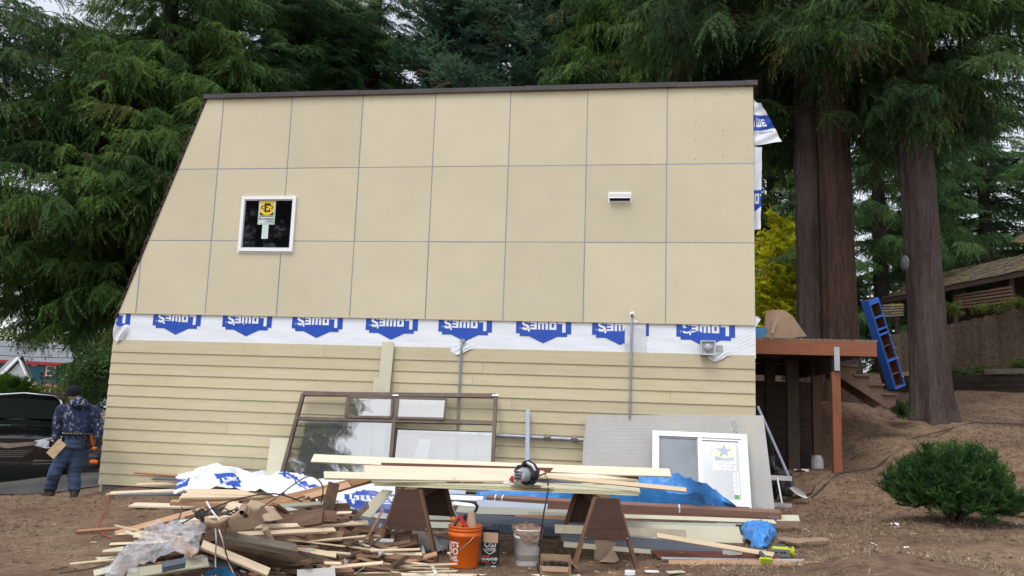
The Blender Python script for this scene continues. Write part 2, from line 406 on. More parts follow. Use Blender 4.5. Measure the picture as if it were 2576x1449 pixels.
WRAP = mat('white_house_wrap', (.74, .77, .82), .45, var=.04, scale=2, bump=.25, bscale=18, stretch=(1, 1, 9), rnd=0, bdist=.003)
WRAPBLUE = mat('blue_wrap_print', (.018, .075, .42), .42, var=.08, scale=5, bump=.15, bscale=18, stretch=(1, 1, 9), rnd=0)
WRAPINK = mat('grey_wrap_print', (.25, .27, .32), .5, bump=0, rnd=0)
CONDUIT = mat('grey_conduit', (.30, .315, .35), .45, .5, var=.18, scale=9, rnd=.03, stain=(.24, .15, .09), stain_amt=.25)
GLASS_DARK = mat('dark_window_glass', (.004, .004, .005), .02, var=0, bump=.02, bscale=2.5, rnd=0, spec=.32, bdist=.01)
def clip(poly, a, b, c):          # keep a*x+b*z+c >= 0
    out = []
    for i in range(len(poly)):
        p, q = poly[i], poly[(i + 1) % len(poly)]; fp = a * p[0] + b * p[1] + c; fq = a * q[0] + b * q[1] + c
        if fp >= 0: out.append(p)
        if fp * fq < 0: t = fp / (fp - fq); out.append((p[0] + (q[0] - p[0]) * t, p[1] + (q[1] - p[1]) * t))
    return out
def rake(poly, off=0.0):
    # x - slope_x(z) - off >= 0
    k = 1.25 / 3.70
    return clip(poly, 1, -k, 1.55 + 2.70 * k - off)
# core volume
m_ = MB(); prof = [(WX0 + .03, -.30), (WX1 - .03, -.30), (WX1 - .03, ZT), (slope_x(ZT) + .03, ZT), (-1.55 + .03, 2.70)]
m_.prism(prof, .034, 6.4); m_.build('wall_core', SHEATH, house)
m_ = MB(); m_.prism([(WX0 + .06, -.32), (WX1 - .08, -.32), (WX1 - .08, -.02), (WX0 + .06, -.02)], .02, .033); m_.build('foundation', mat('foundation_concrete', (.13, .125, .12), .95, bump=.4), house)
# panels
xe = [-1.7, -1.22] + [i * 1.22 for i in range(7)] + [WX1]; ze = [ZP, 3.966, 5.178, ZT + .02]; g = .007
for iz in range(3):
    for ix in range(len(xe) - 1):
        a0, a1 = xe[ix], xe[ix + 1]
        if iz > 0 and ix == 0: continue
        if iz > 0 and ix == 1: a0 = xe[0]
        poly = [(a0 + g, ze[iz] + (g if iz else 0)), (a1 - (g if ix < len(xe) - 2 else 0), ze[iz] + (g if iz else 0)), (a1 - (g if ix < len(xe) - 2 else 0), ze[iz + 1] - g), (a0 + g, ze[iz + 1] - g)]
        poly = rake(poly)
        if len(poly) > 2:
            cx = sum(p[0] for p in poly) / len(poly); cz = sum(p[1] for p in poly) / len(poly)
            m_ = MB(); m_.prism([(p[0] - cx, p[1] - cz) for p in poly], -.012, .012); m_.build('wall_panel', PANEL, house, (cx, -.002 + .002 * math.sin(ix * 3 + iz), cz))
for iz in (1, 2):
    x0 = slope_x(ze[iz])
    segs = [(x0, .47), (1.45, WX1 - .01)] if iz == 1 else [(x0, WX1 - .01)]
    for s0, s1 in segs: MB().bx(s0, s1, -.013, .01, ze[iz] - .0095, ze[iz] + .0095).build('joint_strip', STRIP, house)
for ix in range(1, len(xe) - 1):
    x = xe[ix]; zt = ZT if x > -.35 else 2.70 + (x + 1.55) * (3.70 / 1.25)
    segs = [(ZP, zt)]
    if abs(x - 1.22) < .01: segs = [(ZP, 3.78), (4.71, zt)]
    for s0, s1 in segs: MB().bx(x - .0085, x + .0085, -.016, .01, s0, s1).build('joint_strip', STRIP, house)
m_ = MB(); m_.bx(-1.54, WX1, -.018, .02, ZP - .012, ZP + .0); m_.build('starter_strip', SIDING, house)
# roof edge: fascia pieces, raked shingle edge, flat roof
for k, (x0, x1) in enumerate([(-.34, .06), (.06, 2.38), (2.383, 5.10), (5.104, 7.45), (7.454, 8.48), (8.484, 8.66)]):
    dz = .012 * (k % 2); m_ = MB()
    m_.bx(x0, x1, -.055 - .006 * (k % 2), .02, ZT - .004 - .01 * (k == 5), ZT + .066 + .004 * (k % 2)); m_.bx(x0, x1, -.07 - .006 * (k % 2), -.045, ZT - .012, ZT + .012)
    m_.build('fascia', FASCIA, house)
m_ = MB(); m_.bx(-.35, 8.66, .0, 6.5, ZT + .02, ZT + .07); m_.build('roof', SHINGLE, house)
k_ = Vector((1.25, 0, 3.70)).normalized()
nseg = 24
for i in range(nseg):
    z0 = 2.66 + (ZT - 2.66) * i / nseg; z1 = 2.66 + (ZT - 2.66) * (i + 1) / nseg + .03
    m_ = MB(); a = .036 + .010 * ((i * 7) % 3)
    m_.add([(slope_x(z0) - a, -.03, z0), (slope_x(z0) + .005, -.03, z0), (slope_x(z1) + .005, -.03, z1), (slope_x(z1) - a + .018, -.03, z1),
            (slope_x(z0) - a, 6.4, z0), (slope_x(z0) + .005, 6.4, z0), (slope_x(z1) + .005, 6.4, z1), (slope_x(z1) - a + .018, 6.4, z1)],
           [(0, 1, 2, 3), (4, 7, 6, 5), (0, 3, 7, 4), (1, 5, 6, 2), (0, 4, 5, 1), (3, 2, 6, 7)]); m_.build('shingle_course', SHINGLE, house)
m_ = MB(); m_.bx(WX1 - .05, WX1 - .002, .034, 6.4, ZW, ZT - .02); m_.build('side_wrap', WRAP, house)
m_ = MB(); m_.bx(WX1 - .05, WX1 + .004, .034, 6.4, -.3, ZW); m_.build('side_siding', SIDING, house)
m_ = MB(); m_.bx(WX0 - .0, WX0 + .05, .034, 6.4, -.3, 2.7); m_.build('side_wall', SIDING, house)
# house wrap band
def wrap_y(x, z):
    y = .016 - .003 * math.sin(x * 5 + z * 9) * math.sin(z * 14 + x) - .002 * mnoise.noise(V(x * 7, z * 22, 1))
    r = max(0, (x - 7.9) / .7)                      # creased towards the right end
    y -= .010 * r * abs(math.sin((x - 2.0 * z) * 30)) * (1 if x > 7.9 else 0)
    for cx, cz in ((4.3, 2.36), (2.35, 2.37), (.66, 2.62), (6.75, 2.45)):
        d = math.hypot(x - cx, (z - cz) * 1.5); y -= .010 * math.exp(-(d / .13) ** 2) * abs(math.sin(math.atan2(z - cz, x - cx) * 7 + cx))
    return y
m_ = MB(); m_.grid(lambda u, v: (_lerp(WX0 - .01, WX1 + .01, u), wrap_y(_lerp(WX0, WX1, u), _lerp(ZW - .03, ZP + .01, v)), _lerp(ZW - .03, ZP + .01, v)), 500, 28)
hw = m_.build('house_wrap', WRAP, house, fixn=False)
def rects_W(): return
S_PATH = [(.315, .105), (.30, .118), (.262, .12), (.235, .105), (.233, .085), (.25, .07), (.295, .052), (.313, .036), (.31, .012), (.285, -.004), (.25, -.004), (.228, .01)]
def stroke(path, wd):
    out = []
    for i in range(len(path) - 1):
        a, b = Vector(path[i]), Vector(path[i + 1]); t = (b - a).normalized(); n = Vector((-t.y, t.x)) * wd / 2; e = t * wd * .22
        out.append([tuple(a - n - e), tuple(b - n + e), tuple(b + n + e), tuple(a + n - e)])
    return out
def rc(u0, u1, v0, v1): return [(u0, v0), (u1, v0), (u1, v1), (u0, v1)]
LOGO_SHAPE = [(-.42, -.22), (.42, -.22), (.42, .185), (.36, .185), (.36, .228), (.215, .228), (0, .33), (-.215, .228), (-.36, .228), (-.36, .185), (-.42, .185)]
LOGO_LET = [rc(-.335, -.285, 0, .165), rc(-.285, -.215, 0, .034),
            rc(-.195, -.158, 0, .125), rc(-.125, -.088, 0, .125), rc(-.158, -.125, 0, .034), rc(-.158, -.125, .092, .125),
            rc(-.068, -.031, 0, .125), rc(-.008, .026, .012, .125), rc(.049, .085, 0, .125), rc(-.031, .049, 0, .03),
            rc(.103, .14, 0, .125), rc(.14, .205, 0, .03), rc(.14, .20, .05, .076), rc(.14, .205, .096, .125), rc(.208, .236, .118, .158)] + stroke(S_PATH, .036)
def in_poly(p, poly):
    c = False; n = len(poly)
    for i in range(n):
        a, b = poly[i], poly[(i + 1) % n]
        if (a[1] > p[1]) != (b[1] > p[1]) and p[0] < (b[0] - a[0]) * (p[1] - a[1]) / (b[1] - a[1]) + a[0]: c = not c
    return c
def logo_at(u, v):                 # 0 sheet, 1 blue, 2 letter (sheet colour)
    if not in_poly((u, v), LOGO_SHAPE): return 0
    for q in LOGO_LET:
        if in_poly((u, v), q): return 0
    return 1
def poly_fine(m, poly, mapf, mi, step=.05):
    """fill a simple polygon with small cells so that it can follow a creased sheet"""
    us = [p[0] for p in poly]; vs_ = [p[1] for p in poly]
    n = max(1, int((max(us) - min(us)) / step + .5))
    for i in range(n):
        a = min(us) + (max(us) - min(us)) * i / n; b = min(us) + (max(us) - min(us)) * (i + 1) / n
        q = clip(clip(poly, 1, 0, -a), -1, 0, b)
        if len(q) > 2: m.add([mapf(*p) for p in q], [tuple(range(len(q)))], mi)
tips = [(263, 828), (441, 837), (618, 842), (795, 847), (983, 850), (1168, 860), (1366, 861), (1560, 866), (1775, 876)]
for k, (px_, py_) in enumerate(tips):
    cx = FW(px_, py_, 0).x; z0 = ZP - .008
    if k == 0: cx = FW(441, 837, 0).x - 1.245
    m_ = MB()
    lo, hi = WX0 + .0 - cx, 1e3
    def mp(u, v, e=.002): x = cx - u; z = z0 - v; return (x, wrap_y(x, z) - e, z)
    def lim(poly): 
        q = clip(poly, 0, 1, .012)
        q = clip(q, -1, 0, cx - WX0 - .01) if q else q
        if k == 7:   # a taped patch hides its right side
            q = clip(q, 1, 0, -(cx - FW(1572, 830, 0).x)) if q else q
        return q
    lets = []
    for part_ in ([LOGO_SHAPE], LOGO_LET):
        for poly in part_:
            q = lim(poly)
            if len(q) > 2: poly_fine(m_, q, lambda u, v: mp(u, v, .006 if part_[0] is LOGO_SHAPE else .009), 0 if part_[0] is LOGO_SHAPE else 1, .03)
    if k == 7: m2_ = MB(); poly_fine(m2_, rc(-.42, -.33, -.01, .185), lambda u, v: mp(u, v, .006), 0, .03); m2_.build('printed_logo', [WRAPBLUE, WRAP], hw, fixn=False)
    for j in range(10):
        t0, t1 = 2 * math.pi * j / 10, 2 * math.pi * (j + 1) / 10
        if k not in (0,): m_.add([mp(.355 + r_ * math.cos(t), .11 + r_ * math.sin(t), .009) for r_, t in ((.008, t0), (.012, t0), (.012, t1), (.008, t1))], [(0, 1, 2, 3)], 1)
    m_.build('printed_logo', [WRAPBLUE, WRAP], hw, fixn=False)
# taped patch over the wrap
CLEAR = mat('translucent_tape', (.66, .68, .72), .3, var=.08, scale=9, bump=.4, bscale=30, alpha=.9, rnd=0)
x0, x1 = FW(1572, 830, 0).x, FW(1625, 830, 0).x
m_ = MB(); m_.grid(lambda u, v: (_lerp(x0, x1, u), wrap_y(_lerp(x0, x1, u), _lerp(ZW, ZP, v)) - .012 - .004 * abs(math.sin(u * 17 + 3 * v)), _lerp(ZW + .005, ZP - .015, v)), 30, 20); m_.build('tape_patch', CLEAR, hw, fixn=False)
m_ = MB(); m_.grid(lambda u, v: V(WX0 + .005 + .26 * u * (1 - .35 * v), -.02 - .06 * math.sin(u * 3.1) * (1 - v) - .02 * math.sin(7 * u + 4 * v), 2.54 - .25 * v + .02 * math.sin(9 * u)), 14, 14); m_.build('peeled_corner', WRAP, hw, fixn=False)
for cx, cz, sc_ in ((FW(1162, 868, 0).x, FW(1162, 868, 0).z, 1), (FW(1808, 884, 0).x, FW(1808, 884, 0).z, .9)):
    m_ = MB(); m_.grid(lambda u, v: V(cx - .17 * sc_ + .36 * sc_ * u, -.012 - .035 * abs(math.sin(u * 9 + v * 5)) * (1 - abs(2 * u - 1)), cz - .09 * v * (1 + .5 * math.sin(u * 5)) - .015), 16, 6)
    m_.build('crumpled_flap', WRAP, hw, fixn=False)
# lap siding, rows of planks with staggered butt joints
EXPO = .1765; z = ZW + .0; rows = 13; random.seed(3)
cuts = [[2.05], [4.6], [.4, 4.45], [-.55, 3.3, 7.4], [5.05], [1.3, 6.6], [4.9], [.55, 6.2], [2.6], [5.7], [1.0, 4.2], [3.4], [.5, 6.0]]
for r in range(rows):
    zt = ZW - r * EXPO + .02; zb = ZW - (r + 1) * EXPO + (.04 if False else 0) - .002
    if r == 0: zb += .0
    xs = [WX0] + cuts[r] + [WX1]
    for i in range(len(xs) - 1):
        if r == rows - 1 and i >= 1: continue          # crawl gap in the lowest row
        a0, a1 = xs[i] + (.0015 if i else 0), xs[i + 1] - .0015
        cx, cz = (a0 + a1) / 2, (zt + zb) / 2; h = (zt - zb) / 2; hl = (a1 - a0) / 2
        m_ = MB(); yb, yt = -.017, .0025; th = .009
        m_.add([(-hl, yb, -h), (hl, yb, -h), (hl, yt, h), (-hl, yt, h), (-hl, yb + th, -h), (hl, yb + th, -h), (hl, yt + th, h), (-hl, yt + th, h)],
               [(0, 1, 2, 3), (4, 7, 6, 5), (0, 4, 5, 1), (3, 2, 6, 7), (0, 3, 7, 4), (1, 5, 6, 2)]); m_.build('siding_plank', SIDING, house, (cx, 0, cz))
m_ = MB()
for i in range(38):
    x = WX0 + .15 + i * .27; m_.lathe([(.004, 0), (.004, .003), (0, .003)], 6, M=Matrix.Translation((x, .0, ZW - .018)) @ Matrix.Rotation(rad(90), 4, 'X'))
for x_, z_ in ((7.75, 6.2), (8.2, 6.28), (8.45, 6.28), (7.75, 5.85), (8.15, 5.7), (8.5, 5.45), (8.15, 5.3), (7.74, 5.55), (8.5, 5.24), (7.74, 5.26)):
    m_.lathe([(.007, 0), (.007, .003), (0, .003)], 6, M=Matrix.Translation((x_, -.014, z_)) @ Matrix.Rotation(rad(90), 4, 'X'))
tag(m_.build('nail_heads', mat('rusty_nail', (.09, .06, .045), .6, bump=0), house), kind='stuff')
# window with sticker
win = empty('window', (.96, -.014, 4.245)); win.parent = house
W2, H2 = .468, .455
m_ = MB(); t = .052
for a in ((-W2, W2, H2 - t, H2), (-W2, W2, -H2, -H2 + t), (-W2, -W2 + t, -H2 + t, H2 - t), (W2 - t, W2, -H2 + t, H2 - t)): m_.bx(a[0], a[1], -.045, .01, a[2], a[3])
for a in ((-W2 + t, W2 - t, H2 - t - .018, H2 - t), (-W2 + t, W2 - t, -H2 + t, -H2 + t + .012), (-W2 + t, -W2 + t + .014, -H2 + t + .012, H2 - t - .018), (W2 - t - .014, W2 - t, -H2 + t + .012, H2 - t - .018)): m_.bx(a[0], a[1], -.028, .01, a[2], a[3], 1)
m_.bx(-W2 - .03, W2 + .015, -.006, .012, -H2 - .022, -H2, 0)
m_.build('frame', [WHITEPL, mat('grey_window_bead', (.42, .43, .45), .4, bump=0)], win)
m_ = MB(); m_.bx(-W2 + t + .0142, W2 - t - .0142, -.012, .004, -H2 + t + .0122, H2 - t - .0182); m_.build('pane', GLASS_DARK, win)
STK = mat('sticker_pale_green', (.55, .66, .62), .5, var=.03, bump=0, rnd=0); STY = mat('sticker_yellow', (.72, .50, .02), .4, var=.05, bump=0, rnd=0); STB = mat('sticker_black', (.012, .012, .012), .4, bump=0, rnd=0)
m_ = MB(); cx, cz = -.028, .195; y = -.0135
def flat(poly, mi, e): m_.add([(cx + p[0], y - e, cz + p[1]) for p in poly], [tuple(range(len(poly)))], mi)
flat(rc(-.145, .145, -.205, .205), 0, .0); flat(rc(-.135, .135, -.195, .195), 2, .0005); flat(rc(-.131, .131, -.191, .191), 0, .001)
flat(rc(-.118, .118, -.075, .185), 2, .0015)
flat([(-.118, -.0)] + [(.125 * math.cos(a), .06 + .11 * math.sin(a)) for a in [math.pi * (1.2 + .6 * i / 12) for i in range(13)]] + [(.118, 0), (.118, .185), (-.118, .185)], 1, .002)
flat(rc(-.118, .118, -.062, -.052), 1, .002)
for q in (rc(-.045, -.012, .0, .15), rc(-.012, .06, .0, .03), rc(-.012, .06, .12, .15), rc(-.012, .02, .07, .085)): flat(q, 2, .0025)
ring = [(.1 * math.cos(a), .078 + .036 * math.sin(a)) for a in [math.pi * (-.25 + 1.6 * i / 20) for i in range(21)]]
for q in stroke(ring, .014): flat(q, 2, .003)
flat([(.03, .035), (.055, .07), (.05, .015)], 2, .003)
vs_, fs_ = text_geo('Encompass', .058, .012); m_.add([(cx + a, y - .003, cz - .108 + b) for a, b in vs_], fs_, 2)
vs_, fs_ = text_geo('by', .038, .006); m_.add([(cx + a, y - .003, cz - .155 + b) for a, b in vs_], fs_, 2)
vs_, fs_ = text_geo('Pella', .056, .006, .35); m_.add([(cx + .07 + a, y - .003, cz - .155 + b) for a, b in vs_], fs_, 2)
flat(rc(-.06, .05, -.44, -.207), 0, .0)
m_.build('sticker', [STK, STY, STB], win, fixn=False)
# vent hood
vent = empty('vent_hood', (6.62, -.013, 4.665)); vent.parent = house
m_ = MB(); m_.add([(-.155, 0, .07), (.155, 0, .07), (.155, -.10, -.02), (-.155, -.10, -.02), (-.155, -.10, -.035), (.155, -.10, -.035), (-.155, 0, -.07), (.155, 0, -.07)],
      [(0, 1, 2, 3), (3, 2, 5, 4), (0, 3, 4, 6), (1, 7, 5, 2)]); m_.build('hood', mat('bright_tin', (.72, .73, .74), .25, .6, var=.05, bump=.05, rnd=0), vent)
m_ = MB(); m_.bx(-.175, .175, -.004, .01, -.085, .085); m_.bx(-.13, .13, -.02, -.004, -.075, -.06); m_.build('flange', WHITEPL, vent)
m_ = MB(); m_.bx(-.15, .15, -.008, -.0042, -.055, .05); m_.build('opening', BLACKPL, vent)
# conduits, caulk, pipe run, floodlight
def pipe(name, pts, r, m, parent=house, n=10): b = MB(); b.tube(pts, r, n); return b.build(name, m, parent)
pa = FW(1590, 792, 0); pipe('conduit', [(pa.x, .02, pa.z), (pa.x, -.045, pa.z), (pa.x - .002, -.05, pa.z - .06), (pa.x - .012, -.05, 1.9), (pa.x - .02, -.05, .6)], .017, CONDUIT)
m_ = MB(); m_.sphere((pa.x, -.012, pa.z + .01), (.038, .008, .038)); m_.add([(pa.x - .035, -.017, pa.z), (pa.x + .03, -.017, pa.z), (pa.x + .02, -.017, pa.z - .06), (pa.x + .10, -.017, pa.z - .10), (pa.x + .02, -.017, pa.z - .13), (pa.x - .035, -.017, pa.z - .13)], [(0, 1, 2, 5), (2, 3, 4, 5)]); m_.build('caulk_smear', WHITEP, house)
m_ = MB(); m_.tube([(pa.x, -.046, pa.z - .05), (pa.x, -.048, pa.z - .0)], .0195, 10); m_.build('rusty_cap', mat('rusty_metal', (.20, .075, .035), .7, bump=.3), house)
pb = FW(1165, 858, 0); pipe('conduit', [(pb.x - .0, .02, pb.z), (pb.x - .012, -.05, pb.z - .01), (pb.x - .014, -.05, pb.z - .1), (pb.x - .02, -.05, 1.45), (pb.x - .02, -.05, .6)], .017, CONDUIT)
m_ = MB(); m_.box((pb.x, -.03, pb.z + .005), (.07, .06, .05)); m_.build('conduit_elbow', CONDUIT, house)
pipe('pipe_run', [(2.6, -.07, 1.045), (3.9, -.07, 1.03), (6.4, -.07, 1.005)], .034, CONDUIT, n=14)
COUP = mat('stained_coupling', (.22, .17, .14), .6, .3, bump=.2)
for x in (4.24, 4.62, 5.62, 6.02): MB().tube([(x - .05, -.07, 1.026), (x + .05, -.07, 1.024)], .041, 14).build('pipe_coupling', COUP, house)
fl = empty('flood_light', (7.92, -.02, 2.395)); fl.parent = house
m_ = MB(); m_.cbox((0, -.07, 0), (.21, .10, .21), .012); m_.bx(-.10, .10, -.03, .03, -.10, .10); m_.bx(.09, .22, .005, .012, -.05, .05); m_.build('housing', GREYPL, fl)
m_ = MB()
for a in ((-.105, .105, .088, .105), (-.105, .105, -.105, -.088), (-.105, -.088, -.088, .088), (.088, .105, -.088, .088)): m_.bx(a[0], a[1], -.15, -.118, a[2], a[3])
m_.build('bezel', mat('clear_edge_plastic', (.5, .52, .55), .2, bump=0, rnd=0), fl)
m_ = MB(); m_.lathe([(0, .045), (.03, .041), (.055, .028), (.068, .0), (.072, -.005)], 20, M=Matrix.Translation((.005, -.122, 0)) @ Matrix.Rotation(rad(90), 4, 'X')); m_.build('lens', mat('frosted_lens', (.34, .35, .37), .15, var=.05, bump=0, rnd=0, spec=.7), fl)
# loose wrap flaps blowing at the right corner
def flap_mesh(p00, p10, p01, p11, nu, nv, bulge, lfn):
    b = MB(); P = [Vector(p) for p in (p00, p10, p01, p11)]
    def f(u, v):
        p = (P[0] * (1 - u) + P[1] * u) * (1 - v) + (P[2] * (1 - u) + P[3] * u) * v
        return p + V(0, 1, 0) * (bulge * math.sin(u * 4 + v * 2) * u + .012 * math.sin(v * 25 + 5 * u))
    b.grid(f, nu, nv, 0, True, lfn); return b
c1 = [FW(1896, 250, .06), FW(1913, 262, -.02), FW(1896, 366, .06), FW(1966, 358, -.10)]
def lf1(u, v):
    if 0.33 < v < .69 - .03 * u:
        uu, vv = u * .62, (.60 - v) * 1.05
        for q in ([rc(.02, .05, 0, .14), rc(.10, .14, 0, .2), rc(.10, .26, 0, .045), rc(.165, .195, 0, .2), rc(.22, .26, 0, .2)] + [rc(.29, .33, 0, .2), rc(.33, .42, 0, .045), rc(.33, .40, .08, .12), rc(.33, .42, .16, .2)]):
            if in_poly((uu, vv), q): return 0
        return 1
    if .72 < v < .765 and .25 < u < .85 and int(u * 60) % 3: return 2
    return 0
b_ = flap_mesh(*c1, 90, 110, .05, lf1); o_ = b_.build('loose_wrap_flap', [WRAP, WRAPBLUE, WRAPINK], house, fixn=False)
c2 = [FW(1896, 366, .07), FW(1916, 372, .0), FW(1896, 578, .07), FW(1913, 577, .0)]
def lf2(u, v):
    if .53 < v < .79 - .06 * u:
        uu, vv = u, (v - .57) / .12
        if .12 < uu < .72 and .0 < vv < 1 and not (.32 < uu < .55 and .25 < vv < .75): return 0
        if uu > .88 and .0 < vv < .25: return 0
        return 1
    return 0
b_ = flap_mesh(*c2, 30, 140, .03, lf2); b_.build('loose_wrap_flap', [WRAP, WRAPBLUE, WRAPINK], house, fixn=False)
m_ = MB(); q = FW(1897, 800, .02); m_.add([q + V(0, 0, .05), q + V(.09, -.03, -.02), q + V(.02, 0, -.14), q + V(-.005, 0, -.10)], [(0, 1, 2, 3)]); m_.build('loose_wrap_flap', WRAP, house)
# ================================================================ vegetation
def leaf_mat(name, stops, trans=.42, rough=.6, var=.35):
    """stops: ramp over a per-bough random number"""
    m, nt, p = base_mat(name); L = nt.links.new
    oi = nt.nodes.new('ShaderNodeObjectInfo'); ge = nt.nodes.new('ShaderNodeNewGeometry')
    c = _ramp(nt, oi.outputs['Random'], stops)
    n = _noise(nt, ge.outputs['Position'], 1.1, 4, .7)
    c = _mix(nt, 1.0, c, _ramp(nt, n, [(.3, 1 - var), (.7, 1 + var)]), 'MULTIPLY')
    c = _mix(nt, 1.0, c, _ramp(nt, ge.outputs['Random Per Island'], [(0, .55), (1, 1.35)]), 'MULTIPLY')
    L(c, p.inputs['Base Color']); p.inputs['Roughness'].default_value = rough; p.inputs['Specular IOR Level'].default_value = .25
    tr = nt.nodes.new('ShaderNodeBsdfTranslucent'); L(c, tr.inputs[0]); mx = nt.nodes.new('ShaderNodeMixShader'); mx.inputs[0].default_value = trans
    L(p.outputs[0], mx.inputs[1]); L(tr.outputs[0], mx.inputs[2]); L(mx.outputs[0], nt.nodes['Material Output'].inputs[0]); return m
LM = {
 'cedar': leaf_mat('cedar_foliage', [(0, (0.049, 0.105, 0.033)), (.35, (0.090, 0.179, 0.049)), (.7, (0.134, 0.245, 0.058)), (.94, (0.191, 0.279, 0.075)), (1, (0.205, 0.175, 0.070))]),
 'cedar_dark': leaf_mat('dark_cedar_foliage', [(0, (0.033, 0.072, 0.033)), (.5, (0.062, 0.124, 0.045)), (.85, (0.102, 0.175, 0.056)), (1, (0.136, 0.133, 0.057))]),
 'hemlock': leaf_mat('hemlock_foliage', [(0, (0.041, 0.098, 0.049)), (.5, (0.074, 0.157, 0.063)), (.85, (0.128, 0.230, 0.078)), (.95, (0.163, 0.251, 0.086)), (1, (0.178, 0.167, 0.076))]),
 'spruce': leaf_mat('spruce_foliage', [(0, (0.058, 0.127, 0.089)), (.5, (0.108, 0.216, 0.138)), (.9, (0.166, 0.295, 0.179)), (1, (0.216, 0.202, 0.117))]),
 'fir': leaf_mat('fir_foliage', [(0, (.050, .120, .045)), (.5, (.088, .185, .060)), (.9, (.130, .240, .078)), (1, (.15, .22, .07))]),
 'gold': leaf_mat('golden_foliage', [(0, (0.331, 0.363, 0.024)), (.5, (0.637, 0.635, 0.036)), (1, (0.866, 0.832, 0.060))]),
 'juniper': leaf_mat('juniper_foliage', [(0, (0.029, 0.074, 0.025)), (.5, (0.058, 0.138, 0.038)), (1, (0.110, 0.216, 0.057))], var=.2),
 'leaf': leaf_mat('broad_leaf_foliage', [(0, (.032, .075, .028)), (.5, (.06, .125, .038)), (1, (.10, .18, .05))]),
 'leaf_light': leaf_mat('light_leaf_foliage', [(0, (.07, .11, .02)), (.5, (.12, .17, .03)), (1, (.19, .20, .04))]),
 'shrub': leaf_mat('shrub_foliage', [(0, (0.080, 0.192, 0.028)), (.5, (0.144, 0.320, 0.042)), (1, (0.208, 0.400, 0.070))]),
 'berry': leaf_mat('ochre_shrub_foliage', [(0, (.10, .10, .03)), (.5, (.18, .15, .035)), (1, (.24, .16, .04))]),
}
BARK = mat('branch_bark', (.055, .042, .036), .9, var=.3, bump=.5, rnd=.1)
rnd = random.Random(11)
def bough(kind, seed):
    """one spray of foliage, 1 m long along +X"""
    r = random.Random(seed); V_, F_ = [], []
    def leaf(p, d, ln, wd, nrm):
        d = d.normalized(); s = d.cross(nrm)
        if s.length < 1e-4: s = d.cross(V(0, 1, 0))
        s.normalize(); n = len(V_); V_.extend((p - s * wd / 2, p + s * wd / 2, p + d * ln)); F_.append((n, n + 1, n + 2))
    K = {'cedar': (.30, 22, -.60, -.55, .066, .020), 'hemlock': (.22, 23, -.25, -.15, .050, .020), 'spruce': (-.02, 13, .10, .05, .058, .025), 'juniper': (-.15, 13, .35, .10, .085, .026), 'gold': (.10, 13, .0, -.10, .085, .030)}[kind]
    w1, w2 = r.uniform(-.12, .12), r.uniform(0, 6)
    def stem(x): return V(x, w1 * math.sin(x * 3 + w2), .12 * x - K[0] * x * x + .02 * math.sin(9 * x + w2))
    for i in range(K[1]):
        x = .04 + .95 * i / K[1] + r.uniform(-.03, .03); p = stem(x); t = (stem(x + .02) - p).normalized()
        for sd in (-1, 1):
            if r.random() < .12: continue
            ln = (.10 + .30 * math.sin(min(1, x * 1.1) * math.pi * .88)) * r.uniform(.45, 1.25)
            ang = rad(r.uniform(25, 75)); d = t * math.cos(ang) + V(0, sd, 0) * math.sin(ang)
            d.z += K[2] * r.uniform(.2, 1.5) + r.uniform(-.2, .2); d.normalize(); curl = V(r.uniform(-.3, .3), r.uniform(-.3, .3), K[3] * r.uniform(.3, 1.6))
            k = max(3, int(ln / .025)); nrm = V(r.uniform(-.8, .8), r.uniform(-.8, .8), 1)
            for j in range(k):
                s = (j + .5) / k; q = p + d * ln * s + curl * ln * s * s; dq = (d + curl * 2 * s).normalized(); sdv = dq.cross(nrm).normalized()
                if kind == 'spruce':
                    for a in range(4):
                        th = r.uniform(0, 6.28); side = sdv * math.cos(th) + dq.cross(sdv) * math.sin(th); leaf(q, dq * .8 + side * .9, K[4] * r.uniform(.7, 1.2), K[5], V(r.uniform(-1, 1), r.uniform(-1, 1), r.uniform(-1, 1)))
                else:
                    for ss in (-1, 1):
                        leaf(q, dq * r.uniform(.6, 1.2) + sdv * ss * r.uniform(.4, .9) + V(0, 0, r.uniform(-.3, .15)), K[4] * r.uniform(.6, 1.35) * (1.2 - .5 * s), K[5] * r.uniform(.7, 1.2), nrm + V(r.uniform(-.6, .6), r.uniform(-.6, .6), 0))
            leaf(p + d * ln * .93 + curl * ln, d + curl, K[4] * 1.3, K[5], nrm); leaf(p, d, ln, .008, nrm)
    for j in range(5): leaf(stem(.92), V(1, r.uniform(-.6, .6), r.uniform(-.5, .2)), .11, K[5], V(0, 0, 1))
    for j in range(4): leaf(stem(j / 4), stem(j / 4 + .25) - stem(j / 4), .3, .016, V(0, 0, 1)); leaf(stem(j / 4), stem(j / 4 + .25) - stem(j / 4), .3, .016, V(0, 1, 0))
    return np.array([tuple(v) for v in V_], np.float32), np.array(F_, np.int32)
def leafspray(seed):
    """a twig with broad leaves"""
    r = random.Random(seed); V_, F_ = [], []
    for i in range(34):
        x = r.random(); p = V(x, r.uniform(-.35, .35) * (1.1 - x * .5), r.uniform(-.2, .2) - .12 * x * x); d = V(r.uniform(.2, 1), r.uniform(-1, 1), r.uniform(-.9, .2)).normalized()
        s = d.cross(V(r.uniform(-.5, .5), r.uniform(-.5, .5), 1)).normalized(); ln = r.uniform(.10, .17); n = len(V_)
        V_.extend((p, p + d * ln * .5 + s * ln * .36, p + d * ln, p + d * ln * .5 - s * ln * .36)); F_.extend(((n, n + 1, n + 2), (n, n + 2, n + 3)))
    return np.array([tuple(v) for v in V_], np.float32), np.array(F_, np.int32)
_src = {}
